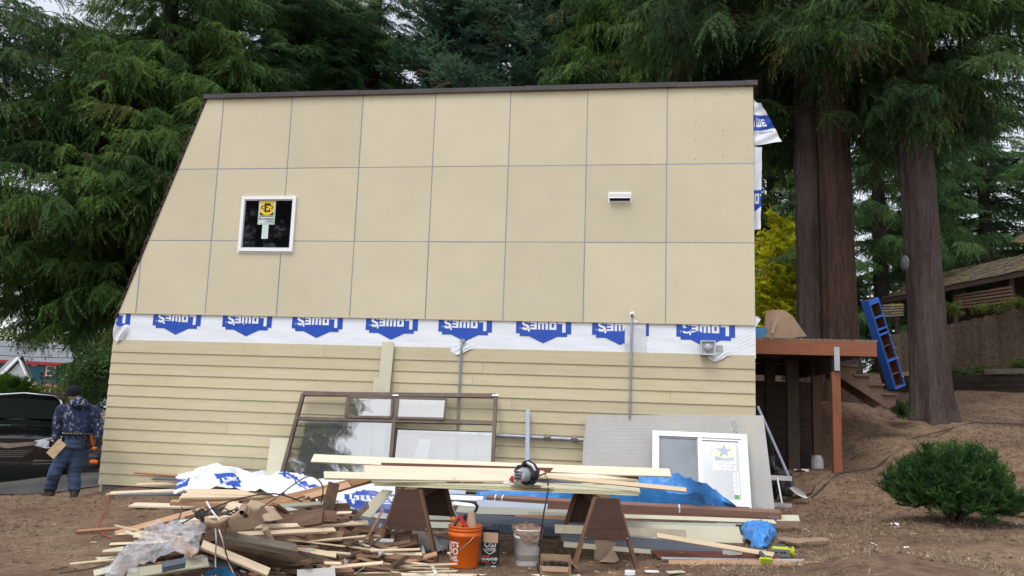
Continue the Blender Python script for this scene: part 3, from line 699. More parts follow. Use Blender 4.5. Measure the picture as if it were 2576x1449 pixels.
def sources(kind, mname):
    key = (kind, mname)
    if key not in _src:
        out = []
        for s in range(5):
            vs, fs = leafspray(90 + s) if kind == 'leaf' else bough(kind, 10 * s + 3)
            out.append(bpy.data.objects.new('spray_' + mname, np_mesh('spray', vs, fs, LM[mname])))
        _src[key] = out
    return _src[key]
_gn = {}
def gn_group(kind, mname):
    key = (kind, mname)
    if key in _gn: return _gn[key]
    ng = bpy.data.node_groups.new('foliage_' + mname, 'GeometryNodeTree')
    ng.interface.new_socket('Geometry', in_out='INPUT', socket_type='NodeSocketGeometry'); ng.interface.new_socket('Geometry', in_out='OUTPUT', socket_type='NodeSocketGeometry')
    N, L = ng.nodes.new, ng.links.new; gi, go = N('NodeGroupInput'), N('NodeGroupOutput'); jn = N('GeometryNodeJoinGeometry')
    for o in sources(kind, mname):
        a = N('GeometryNodeObjectInfo'); a.inputs['Object'].default_value = o; a.inputs['As Instance'].default_value = True; L(a.outputs['Geometry'], jn.inputs[0])
    ip = N('GeometryNodeInstanceOnPoints'); ip.inputs['Pick Instance'].default_value = True
    def attr(nm, typ): a = N('GeometryNodeInputNamedAttribute'); a.data_type = typ; a.inputs['Name'].default_value = nm; return a.outputs[0]
    L(gi.outputs[0], ip.inputs['Points']); L(jn.outputs[0], ip.inputs['Instance']); L(attr('idx', 'INT'), ip.inputs['Instance Index'])
    er = N('FunctionNodeEulerToRotation'); L(attr('rot', 'FLOAT_VECTOR'), er.inputs[0]); L(er.outputs[0], ip.inputs['Rotation'])
    L(attr('scl', 'FLOAT'), ip.inputs['Scale']); L(ip.outputs[0], go.inputs[0])
    _gn[key] = ng; return ng
def project(p):
    d = CAM_R @ (np.array(p) - CAM_C); return (1288 + FPX * d[0] / d[2], 724.5 - FPX * d[1] / d[2], d[2])
def unseen(p):
    """well inside the outline of the house, behind it, or far outside the picture"""
    if p[1] < 0: return False
    x, y, d = project(p)
    if x < -260 or x > 2836 or y < -330: return True
    m = 75 + 1.2 * max(0, d - 20)
    return x < 1890 - m and y > 250 + m * .5 and x > 522 - (y - 250) * .41 + m
def crown(name, parent, pts, kind, mname, stuff=True):
    B = parent.location
    if parent.parent is None: pts = [p for p in pts if not unseen((p[0] + B.x, p[1] + B.y, p[2] + B.z))]
    """pts: (x,y,z, rx,ry,rz, scale)"""
    A = np.array(pts, np.float32); me = bpy.data.meshes.new(name); me.vertices.add(len(A)); me.vertices.foreach_set('co', A[:, :3].ravel().copy())
    a = me.attributes.new('rot', 'FLOAT_VECTOR', 'POINT'); a.data.foreach_set('vector', A[:, 3:6].ravel().copy())
    a = me.attributes.new('scl', 'FLOAT', 'POINT'); a.data.foreach_set('value', A[:, 6].copy())
    a = me.attributes.new('idx', 'INT', 'POINT'); a.data.foreach_set('value', np.random.RandomState(len(A)).randint(0, 5, len(A)).astype(np.int32))
    me.materials.append(LM[mname])
    o = link(name, me, parent); md = o.modifiers.new('foliage', 'NODES'); md.node_group = gn_group(kind, mname); o['kind'] = 'stuff'; globals().__setitem__('NINST', globals().get('NINST', 0) + len(A)); return o
def bark_mat(name, c, c2):
    m, nt, p = base_mat(name); L = nt.links.new; tc = nt.nodes.new('ShaderNodeTexCoord').outputs['Object']
    n1 = _noise(nt, _map(nt, tc, (11, 11, 1.15)), 2.2, 8, .72, 1.3); n2 = _noise(nt, _map(nt, tc, (2, 2, .5)), 1.2, 4, .6)
    col = _mix(nt, _ramp(nt, n2, [(.42, 0.0), (.6, 1.0)]), c, c2); col = _mix(nt, 1.0, col, _ramp(nt, n1, [(.3, .35), (.5, 1.0), (.7, 1.5)]), 'MULTIPLY')
    L(col, p.inputs['Base Color']); p.inputs['Roughness'].default_value = .9; p.inputs['Specular IOR Level'].default_value = .2
    b = nt.nodes.new('ShaderNodeBump'); b.inputs['Strength'].default_value = .9; b.inputs['Distance'].default_value = .07; L(n1, b.inputs['Height']); L(b.outputs[0], p.inputs['Normal']); return m
BARK_GREY = bark_mat('grey_cedar_bark', (.105, .082, .074), (.075, .052, .045)); BARK_RED = bark_mat('red_cedar_bark', (.100, .058, .043), (.070, .048, .040)); BARK_DARK = bark_mat('dark_conifer_bark', (.055, .045, .040), (.04, .032, .028))
def trunk(name, parent, base, r0, r1, h, m, lean=(0, 0), flare=1.5, n=40, seed=0, limbs=()):
    b = MB(); nz = max(12, int(h * 4)); ns = n
    def f(u, v):
        th = u * 2 * math.pi; zz = h * v ** 1.25; k = _lerp(r0, r1, v)
        fl = 1 + (flare - 1) * math.exp(-zz / (r0 * 1.4)) * (1 + .35 * math.sin(th * 5 + seed) + .2 * math.sin(th * 9 + 2 * seed))
        rr = k * fl * (1 + .03 * math.sin(th * 11 + seed + .8 * mnoise.noise(V(th, zz * .6, seed))) + .035 * (1 - 2 * abs(mnoise.noise(V(math.cos(th) * 5.5, math.sin(th) * 5.5, zz * .45 + seed)))) + .02 * mnoise.noise(V(math.cos(th) * 12, math.sin(th) * 12, zz * 1.4)) + .05 * mnoise.noise(V(math.cos(th) * 2, math.sin(th) * 2, zz * .5 + seed)))
        return V(base[0] + lean[0] * zz + rr * math.cos(th), base[1] + lean[1] * zz + rr * math.sin(th), base[2] - .25 + zz)
    b.grid(f, ns, nz)
    for path, rr in limbs: b.tube(path, rr, 6)
    return b.build(name, m, parent, fixn=False)
def euler_from(d, roll):
    d = d.normalized(); up = V(0, 0, 1); y = up.cross(d)
    if y.length < 1e-3: y = V(0, 1, 0)
    y.normalize(); z = d.cross(y); M_ = Matrix((d, y, z)).transposed(); return (M_ @ Matrix.Rotation(roll, 3, 'X')).to_euler()
def conifer(name, label, base, H, z0, R, kind, mname, r0, bark, dens=1.0, group='tall conifers behind the house', seed=1, droop=.45, scale=1.02, ztop=None, lean=(0, 0), trunks=None, cone=.75, upto=None, az=None, side=None):
    """whorled branches carry foliage sprays; only as much height as can be seen or shade the view is leafed densely"""
    r = random.Random(seed); t = empty(name, tuple(base), label, 'tree', group); B = Vector(base)
    pts = []; limbs = []; z = z0; ztop = ztop or H
    while z < ztop:
        f = (z - z0) / max(1e-3, (H - z0)); Rz = R * (1 - cone * f) * min(1, .55 + .45 * (z - z0) / 2.0)
        nb = max(4, int(5.5 * dens + r.random()))
        for k in range(nb):
            a = r.uniform(0, 2 * math.pi) if az is None else r.uniform(*az)
            ln = Rz * r.uniform(.72, 1.12); d0 = V(math.cos(a), math.sin(a), r.uniform(-.05, .22)); p0 = V(lean[0] * z, lean[1] * z, z)
            if side and r.random() < .0: continue
            path = []
            for s in np.linspace(0, 1, 6): path.append(p0 + V(d0.x, d0.y, 0) * ln * s + V(0, 0, d0.z * ln * s - droop * ln * s * s * .62 + (.16 * ln * s ** 4 if kind != 'leaf' else 0)))
            if r.random() < .55: limbs.append((path, [.05 * (ln / 4) + .012, .03 * (ln / 4) + .01, .024, .018, .012, .006]))
            step = .40 / dens; s = .22 + r.random() * .1
            while s <= 1.02:
                i = min(4, int(s * 5)); q = path[i].lerp(path[i + 1], min(1.0, s * 5 - i)); tg = (path[i + 1] - path[i]).normalized()
                for sd in (-1, 1):
                    aa = r.uniform(.35, 1.05) * sd; dd = Matrix.Rotation(aa, 3, 'Z') @ tg; dd.z += r.uniform(-.35, .12)
                    e = euler_from(dd, r.uniform(-.5, .5)); pts.append((*(q + V(r.uniform(-.1, .1), r.uniform(-.1, .1), r.uniform(-.15, .1))), *e, scale * r.uniform(.5, 1.4)))
                s += step / max(ln, .5)
            e = euler_from((path[5] - path[4]) + V(0, 0, -.1), r.uniform(-.4, .4)); pts.append((*path[5], *e, scale))
        z += .42 / dens * (1 + .35 * f) * r.uniform(.75, 1.25)
    if trunks is None: trunk('trunk', t, (0, 0, 0), r0, r0 * .35, H, bark, lean, seed=seed, n=24, limbs=limbs)
    else:
        for j, (bx_, by_, ra, rb_, bk, ln_) in enumerate(trunks): trunk('trunk', t, (bx_, by_, 0), ra, rb_, H, bk, ln_, seed=seed + j * 3, n=96, limbs=limbs if j == 0 else ())
    crown('crown', t, pts, kind, mname); return t
def gpos(px, d): p = at(px, 1000, d); return V(p.x, p.y, gz(p.x, p.y))
G1 = 'tall conifers behind the house'
conifer('cedar_tree', 'bright green drooping cedar filling the left side beside the raked roof edge', gpos(335, 21), 14.5, 3.9, 4.9, 'cedar', 'cedar', .42, BARK_DARK, 1.2, G1, 1, ztop=13.5, cone=.8)
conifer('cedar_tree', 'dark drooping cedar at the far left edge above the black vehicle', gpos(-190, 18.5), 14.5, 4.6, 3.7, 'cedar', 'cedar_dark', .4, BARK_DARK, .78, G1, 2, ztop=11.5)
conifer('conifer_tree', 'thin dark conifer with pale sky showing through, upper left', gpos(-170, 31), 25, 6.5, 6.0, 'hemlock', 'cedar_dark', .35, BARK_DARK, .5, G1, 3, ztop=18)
conifer('hemlock_tree', 'dense dark hemlock above the left half of the roof', gpos(610, 25), 24, 3.0, 5.0, 'hemlock', 'hemlock', .45, BARK_DARK, 1.1, G1, 4, ztop=16)
conifer('hemlock_tree', 'brownish green hemlock next to the pale sky gap above the roof', gpos(885, 27), 24, 5.0, 4.4, 'hemlock', 'hemlock', .42, BARK_DARK, 1.1, G1, 5, ztop=16)
conifer('spruce_tree', 'blue green spruce with upright tips above the middle of the roof', gpos(1290, 26), 24, 4.5, 4.7, 'spruce', 'spruce', .32, BARK_DARK, 1.3, G1, 6, droop=.25, ztop=16, scale=1.05)
conifer('fir_tree', 'slender grey trunk conifer between the spruce and the bright cedar', gpos(1466, 36), 30, 11, 2.8, 'hemlock', 'hemlock', .36, BARK_GREY, .7, G1, 7, ztop=21)
conifer('cedar_tree', 'bright green cedar hanging over the right half of the roof', gpos(1665, 22), 20, 7.4, 4.0, 'cedar', 'cedar', .4, BARK_DARK, 1.15, G1, 8, ztop=13.5)
pI = gpos(2090, 16.9)
conifer('cedar_tree', 'huge twin trunk red cedar rising behind the deck', pI, 22, 5.9, 4.4, 'cedar', 'cedar_dark', .5, BARK_RED, 1.0, G1, 9, ztop=13, droop=.55, trunks=[(.24, .0, .37, .25, BARK_RED, (-.012, 0)), (-.30, .35, .30, .20, BARK_GREY, (-.004, 0))])
pJ = gpos(2345, 15.8)
conifer('cedar_tree', 'big grey trunk cedar at right with a round disc on its bark', pJ, 22, 7.9, 4.4, 'cedar', 'cedar', .42, BARK_GREY, .9, G1, 10, ztop=13, droop=.55, trunks=[(0, 0, .36, .22, BARK_GREY, (-.022, .0))])
conifer('fir_tree', 'mid green fir behind the gold shrub at right', gpos(1945, 40), 22, 1.5, 4.4, 'cedar', 'cedar', .35, BARK_DARK, .8, G1, 12, ztop=15)
conifer('fir_tree', 'mid green fir between the two big right hand trunks', gpos(2225, 32), 22, 1.0, 4.4, 'cedar', 'fir', .35, BARK_DARK, .8, G1, 13, ztop=15)
conifer('fir_tree', 'fresh green fir behind the mossy shingle roof at right edge', gpos(2500, 36), 22, 1.0, 5.2, 'hemlock', 'fir', .35, BARK_DARK, .8, G1, 14, ztop=15, scale=1.4)
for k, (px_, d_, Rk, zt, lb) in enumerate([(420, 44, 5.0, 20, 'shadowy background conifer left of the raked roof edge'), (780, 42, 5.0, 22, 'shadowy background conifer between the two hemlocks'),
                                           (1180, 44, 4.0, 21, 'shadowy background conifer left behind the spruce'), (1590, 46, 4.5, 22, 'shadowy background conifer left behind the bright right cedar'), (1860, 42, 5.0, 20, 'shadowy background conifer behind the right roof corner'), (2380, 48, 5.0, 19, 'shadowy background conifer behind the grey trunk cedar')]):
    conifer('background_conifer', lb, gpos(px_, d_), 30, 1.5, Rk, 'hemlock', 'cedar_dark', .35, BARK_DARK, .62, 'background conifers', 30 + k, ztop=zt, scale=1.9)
# trees standing behind the camera, seen only as reflections in the panes
for k, (x_, y_, R_, lb) in enumerate([(-11.2, -24, 4.6, 'conifer reflected in the upper window')]):
    conifer('conifer_tree', lb, (x_, y_, gz(x_, y_)), 23, 2, R_, 'hemlock', 'cedar_dark', .3, BARK_DARK, .55, 'trees reflected in the glass', 50 + k, scale=2.2)
def blob_plant(name, label, cat, base, rx, ry, h, n, kind, mname, scale, seed, group=None, up=.3, stems=6, prof=None, name2='foliage', smat=None, zmin=.12, lobes=0):
    r = random.Random(seed); t = empty(name, tuple(base), label, cat, group); pts = []
    cs_ = [(V(math.cos(k * 2.4) * rx * .62 * math.sqrt((k + .5) / lobes), math.sin(k * 2.4) * ry * .62 * math.sqrt((k + .5) / lobes), h * (.66 - .50 * (k + .5) / lobes + r.uniform(-.05, .07))), r.uniform(.30, .42) * rx) for k in range(lobes)] if lobes else []
    for i in range(n if cs_ else 0):
        c_, q_ = r.choice(cs_); d = V(r.gauss(0, 1), r.gauss(0, 1), abs(r.gauss(0, .8)) - .35).normalized(); p = c_ + V(d.x * q_ * 1.15, d.y * q_ * 1.1, d.z * q_ * .75) * r.uniform(.75, 1.05)
        d = (d + V(0, 0, .15) + V(p.x, p.y, 0) * .5).normalized(); p.z = max(p.z, .05 * h); pts.append((*(p - d * scale * .6), *euler_from(d, r.uniform(-1, 1)), scale * r.uniform(.7, 1.3)))
    for i in range(0 if cs_ else n):
        a = r.uniform(0, 2 * math.pi); v = r.random() ** .8; rr = (prof(v) if prof else math.sqrt(max(0, 1 - (2 * max(v, .0) - .75) ** 2 * .55))) * (r.random() ** .33)
        lump = 1 + .22 * math.sin(3 * a + seed) * math.sin(4 * v + seed) + .15 * math.sin(7 * a + 5 * v)
        p = V(math.cos(a) * rx * rr * lump, math.sin(a) * ry * rr * lump, h * (zmin + (1 - zmin) * v) * (1 + .10 * math.sin(2.3 * a + seed)))
        d = V(math.cos(a), math.sin(a), up + (v - .4) * 1.0 + r.uniform(-.3, .3)); pts.append((*(p - d.normalized() * scale * .5), *euler_from(d, r.uniform(-.8, .8)), scale * r.uniform(.7, 1.25)))
    b = MB() if stems else None
    for k in range(stems):
        a = 2 * math.pi * k / stems + r.uniform(-.3, .3); q = V(math.cos(a) * rx * .45, math.sin(a) * ry * .45, h * .6); b.tube([(0, 0, -.1), tuple(q * .5 + V(0, 0, -.05 * h)), tuple(q)], [.05 * h * .4 + .012, .02, .008], 6)
    if b: b.build('stem', smat or BARK, t)
    crown(name2, t, pts, kind, mname); return t
pb_ = at(2402, 1284, 9.2); pb_.z = gz(pb_.x, pb_.y)
blob_plant('juniper_bush', 'low rounded dark green juniper bush on the dirt at right', 'bush', pb_, .76, .66, .86, 1900, 'juniper', 'juniper', .22, 5, lobes=17)
pg_ = at(1968, 900, 33); pg_.z = gz(pg_.x, pg_.y)
blob_plant('golden_shrub', 'bright yellow golden conifer shrub between house and twin trunk', 'shrub', pg_, 2.3, 2.0, at(1980, 580, 33).z - pg_.z, 900, 'gold', 'gold', .75, 6, up=.1, prof=lambda v: max(.06, (1 - v) ** .65), zmin=.02)

print('foliage sprays', NINST)
# ================================================================ left background: street, houses, vehicles
def siding_mat(name, c, pitch=.16):
    m, nt, p = base_mat(name); L = nt.links.new; tc = nt.nodes.new('ShaderNodeTexCoord').outputs['Object']
    wv = nt.nodes.new('ShaderNodeTexWave'); wv.wave_type = 'BANDS'; wv.bands_direction = 'Z'; wv.wave_profile = 'SAW'; wv.inputs['Scale'].default_value = .314 / pitch; L(tc, wv.inputs['Vector'])
    L(_mix(nt, _ramp(nt, _noise(nt, tc, 1.3, 4, .6), [(.35, 0.0), (.65, .4)]), c, mul(c, .75)), p.inputs['Base Color']); p.inputs['Roughness'].default_value = .8
    b = nt.nodes.new('ShaderNodeBump'); b.inputs['Strength'].default_value = 1; b.inputs['Distance'].default_value = .06; L(wv.outputs[0], b.inputs['Height']); L(b.outputs[0], p.inputs['Normal']); return m
TEAL = siding_mat('teal_siding', (.045, .165, .205)); PALEGREY = siding_mat('pale_grey_siding', (.52, .53, .54)); REDTRIM = mat('red_trim', (.42, .05, .05), .6, bump=0); ROOFG = mat('grey_asphalt_shingle', (.22, .23, .25), .9, var=.2, scale=3, bump=.4)
CEDSH = mat('brown_shingle_gable', (.22, .10, .055), .85, var=.2, scale=5); PANEG = mat('pale_window_glass', (.10, .13, .13), .08, bump=0, spec=.6)
def frame_from(px0, px1, py, d0, d1):
    a = at(px0, py, d0); b = at(px1, py, d1); x = V(b.x - a.x, b.y - a.y, 0); ln = x.length; return a, ln, math.atan2(x.y, x.x)
def hwindow(parent, x0, x1, z0, z1, trim, bars=1, y=-.06):
    w_ = empty('window', (0, 0, 0)); w_.parent = parent
    b = MB(); t_ = .09
    for q in ((x0 - .16, x1 + .16, z1 + .02, z1 + .14), (x0 - .16, x1 + .16, z0 - .14, z0 - .02), (x0 - .16, x0 - .04, z0 - .02, z1 + .02), (x1 + .04, x1 + .16, z0 - .02, z1 + .02)): b.bx(q[0], q[1], y - .02, 0, q[2], q[3])
    b.build('trim', trim, w_)
    b = MB()
    for q in ((x0 - .04, x1 + .04, z1 - .06, z1 + .02), (x0 - .04, x1 + .04, z0 - .02, z0 + .06), (x0 - .04, x0 + .05, z0 + .06, z1 - .06), (x1 - .05, x1 + .04, z0 + .06, z1 - .06)): b.bx(q[0], q[1], y - .03, 0, q[2], q[3])
    for i in range(bars):
        if x1 - x0 > 1.6 * (z1 - z0): xx = _lerp(x0, x1, (i + 1) / (bars + 1)); b.bx(xx - .04, xx + .04, y - .03, 0, z0 + .06, z1 - .06)
        else: zz = _lerp(z0, z1, (i + 1) / (bars + 1)); b.bx(x0 + .05, x1 - .05, y - .03, 0, zz - .04, zz + .04)
    b.build('frame', WHITEP, w_); b = MB(); b.bx(x0 + .05, x1 - .05, y, 0, z0 + .06, z1 - .06); b.build('pane', PANEG, w_)
a_, ln_, rz_ = frame_from(-40, 163, 985, 90, 95)
th = empty('teal_house', tuple(a_), 'teal two storey house with red trim and grey roof across the street', 'house', rz=rz_); S_ = 95 / FPX
zo = lambda py: at(100, py, 92).z - a_.z
b = MB(); b.prism([(0, -4), (ln_, -4), (ln_, zo(914)), (0, zo(914))], 0, 8); b.build('wall', TEAL, th)
xo = lambda px: (px + 40) / 203 * ln_
b = MB(); b.bx(-.6, ln_ + .5, -.45, -.25, zo(917), zo(909)); b.bx(ln_ - .02, ln_ + .16, -.08, .1, -2, zo(917)); b.build('fascia', REDTRIM, th)
zr = zo(877)
b = MB(); b.add([(-.6, -.45, zo(909)), (ln_ + .6, -.45, zo(909)), (ln_ + .6, 4, zr + .9), (-.6, 4, zr + .9), (ln_ + .6, 8.4, zo(909)), (-.6, 8.4, zo(909))], [(0, 1, 2, 3), (3, 2, 4, 5)]); rf = b.build('roof', ROOFG, th)
for px_ in (35, 92): MB().box((xo(px_), 2.6, zr + .55), (.35, .3, .25)).build('roof_vent', BLACKPL, rf)
b = MB(); b.add([(ln_ + .02, 0, zo(914)), (ln_ + .02, 8, zo(914)), (ln_ + .02, 4, zr + .8)], [(0, 1, 2)]); b.build('gable', CEDSH, th)
hwindow(th, xo(108), xo(130), zo(944), zo(919), REDTRIM); hwindow(th, xo(69), xo(80), zo(919.5), zo(915.5), REDTRIM, 2); hwindow(th, xo(107), xo(123), zo(972), zo(967), REDTRIM, 3); hwindow(th, xo(134.5), xo(151), zo(992), zo(969), REDTRIM); hwindow(th, xo(70), xo(87), zo(968), zo(965), REDTRIM, 2)
a_, ln_, rz_ = frame_from(-2, 78, 985, 75, 73)
gh = empty('grey_house', tuple(a_), 'pale grey gabled house at the left edge in front of the teal house', 'house', rz=rz_); zo2 = lambda py: at(45, py, 74).z - a_.z; ap = ln_ * .60
SH_ = Matrix(((1, -1.3, 0, 0), (0, .7, 0, 0), (0, 0, 1, 0), (0, 0, 0, 1)))
b = MB(); b.prism([(0, -3), (ln_, -3), (ln_, zo2(960)), (ap, zo2(903)), (0, zo2(957))], 0, 9, M=SH_); b.build('wall', PALEGREY, gh)
b = MB(); b.bx(.2, ln_ - .2, -.08, 0, zo2(957), zo2(953)); b.build('belly_band', WHITEP, gh)
dz = .18
b = MB(); b.add([(-.5, -.35, zo2(965) + dz), (ap, -.35, zo2(899) + dz), (ap, 9.3, zo2(899) + dz), (-.5, 9.3, zo2(965) + dz), (ln_ + .35, -.35, zo2(969) + dz), (ln_ + .35, 9.3, zo2(969) + dz)], [(0, 1, 2, 3), (1, 4, 5, 2)], M=SH_); b.build('roof', ROOFG, gh)
b = MB(); b.add([(-.5, -.38, zo2(965) - .1), (ap, -.38, zo2(899) - .12), (ap, -.38, zo2(899) + dz + .02), (-.5, -.38, zo2(965) + dz)], [(0, 1, 2, 3)]); b.add([(ap, -.38, zo2(899) - .12), (ln_ + .35, -.38, zo2(969) - .1), (ln_ + .35, -.38, zo2(969) + dz), (ap, -.38, zo2(899) + dz + .02)], [(0, 1, 2, 3)]); b.build('bargeboard', WHITEP, gh)
# little porch roof by the shrubs
a_ = at(188, 975, 88); pr_ = empty('porch', tuple(a_), 'low grey porch roof with red edge behind the street shrubs', 'porch'); zq = lambda py: at(220, py, 88).z - a_.z
b = MB(); b.add([(0, 0, zq(965)), (3.6, 0, zq(966)), (2.6, 2, zq(942)), (.8, 2, zq(941))], [(0, 1, 2, 3)]); b.build('roof', ROOFG, pr_); MB().bx(0, 3.6, -.06, 0, zq(968), zq(964)).build('fascia', REDTRIM, pr_); MB().bx(.3, 3.3, .3, .5, -3, zq(966)).build('wall', TEAL, pr_)
# fence scrap, stakes, shrubs
fr = empty('grey_board_fence', tuple(at(76, 1013, 24)), 'weathered grey board fence behind the black vehicle', 'fence'); A_ = at(76, 1018, 24); B_ = at(160, 1018, 24)
for i in range(9):
    q = (B_ - A_) * ((i + .5) / 9); MB().box((q.x, q.y, .10 + .01 * (i % 3)), ((B_ - A_).length / 9 * .96, .03, .45)).build('fence_board', GREYWOOD, fr)
def mini_plant(name, label, cat, px, py, d, wpx, hpx, n, kind, mname, sc, seed, group=None, stems=4):
    p = at(px, py, d); k = d / FPX; blob_plant(name, label, cat, p - V(0, 0, .1), wpx * k / 2, wpx * k / 2 * .8, hpx * k, n, kind, mname, sc, seed, group, stems=stems)
mini_plant('green_shrub', 'bright green feathery shrub behind the black vehicle', 'shrub', 18, 1015, 23, 115, 62, 240, 'juniper', 'shrub', .36, 21)
mini_plant('ochre_shrub', 'yellow brown shrubs staked in front of the teal house', 'shrub', 112, 1003, 60, 88, 30, 120, 'leaf', 'berry', .9, 22)
mini_plant('leafy_shrub', 'leafy green shrub behind the man in the dark hat', 'shrub', 208, 1015, 45, 100, 58, 200, 'leaf', 'leaf_light', .9, 23)
mini_plant('leafy_shrub', 'leafy green shrub at the house corner above the silver car', 'shrub', 272, 1000, 50, 70, 50, 120, 'leaf', 'leaf', .9, 24)
mini_plant('yellow_green_tree', 'yellow green tree crowns above the teal house roof', 'tree', 60, 960, 130, 330, 125, 260, 'leaf', 'leaf_light', 3.2, 25)
mini_plant('leafy_tree', 'dark leafy tree far behind the teal house', 'tree', 230, 985, 125, 190, 120, 220, 'leaf', 'leaf', 3.0, 26)
for k, (px_, lb) in enumerate([(101, 'leftmost garden stake by the ochre shrubs'), (108, 'second garden stake by the ochre shrubs'), (120, 'third garden stake by the ochre shrubs'), (136, 'rightmost garden stake below the teal house window')]):
    q = at(px_, 1003, 58); tag(MB().tube([(0, 0, 0), (.1, 0, .7)], .03, 5).build('garden_stake', PINE, None, tuple(q)), lb, 'stake', 'garden stakes')
# overhanging maple limb at the left corner of the house
tb = gpos(330, 33); tm_ = empty('maple_tree', tuple(tb), 'dark leafy limb hanging beside the house corner above the man', 'tree'); r_ = random.Random(8); pts = []
limbs = []
for k in range(26):
    px_, py_ = r_.uniform(150, 300), r_.uniform(868, 930); 
    if px_ < 200: py_ = 945 - abs(px_ - 175) * .3 + r_.uniform(-12, 8)
    q = at(px_, py_, 31 + r_.uniform(-1.5, 1.5)) - tb; root = V(r_.uniform(-.3, .3), 0, q.z * .9 + .5)
    limbs.append(([tuple(root), tuple(root.lerp(q, .5) + V(0, 0, .25)), tuple(q)], [.05, .03, .012]))
    for j in range(9): s = root.lerp(q, r_.uniform(.45, 1.05)); d = V(r_.uniform(-1, .4), r_.uniform(-1, 1), r_.uniform(-.5, .2)); pts.append((*(s + V(r_.uniform(-.3, .3), r_.uniform(-.3, .3), r_.uniform(-.25, .25))), *euler_from(d, 0), r_.uniform(.6, 1.0)))
trunk('trunk', tm_, (0, 0, 0), .22, .14, 8, BARK_DARK, limbs=limbs, n=16); crown('crown', tm_, pts, 'leaf', 'leaf')
# utility wires
WIRE = mat('utility_wire', (.02, .02, .02), .6, bump=0)
for k, (y0, y1, lb) in enumerate([(866, 874, 'upper thin utility wire crossing the left background'), (889, 897, 'lower utility wire crossing in front of the teal roof')]):
    p0, p1 = at(-60, y0, 60), at(330, y1, 60); tag(MB().tube([tuple(p0.lerp(p1, s) + V(0, 0, -.8 * s * (1 - s))) for s in np.linspace(0, 1, 9)], .025, 5).build('utility_wire', WIRE), lb, 'wire')

# ---------------------------------------------------------------- vehicles
PAINT = mat('black_car_paint', (.006, .006, .008), .12, var=.1, bump=0, coat=1.0, rnd=0, spec=.6); CARGLASS = mat('car_glass', (.012, .016, .016), .03, bump=0, rnd=0, spec=.6); CHROME = mat('chrome', (.62, .63, .65), .12, 1.0, bump=0, rnd=0)
LAMP = mat('headlight_lens', (.50, .52, .55), .08, .2, bump=0, rnd=0, spec=.8); LEDW = mat('lamp_reflector', (.75, .78, .8), .2, .3, bump=0, rnd=0); TRIMB = mat('black_trim', (.010, .010, .011), .5, bump=0, rnd=0)
def loft(b, secs, mi=0, cap=True):
    n = len(secs[0]); 
    vs = [p for s in secs for p in s]; fs = [(i * n + j, i * n + j + 1, (i + 1) * n + j + 1, (i + 1) * n + j) for i in range(len(secs) - 1) for j in range(n - 1)]
    b.add(vs, fs, mi, True)
    if cap: b.add(secs[0], [tuple(range(n))], mi); b.add(secs[-1], [tuple(range(n))[::-1]], mi)
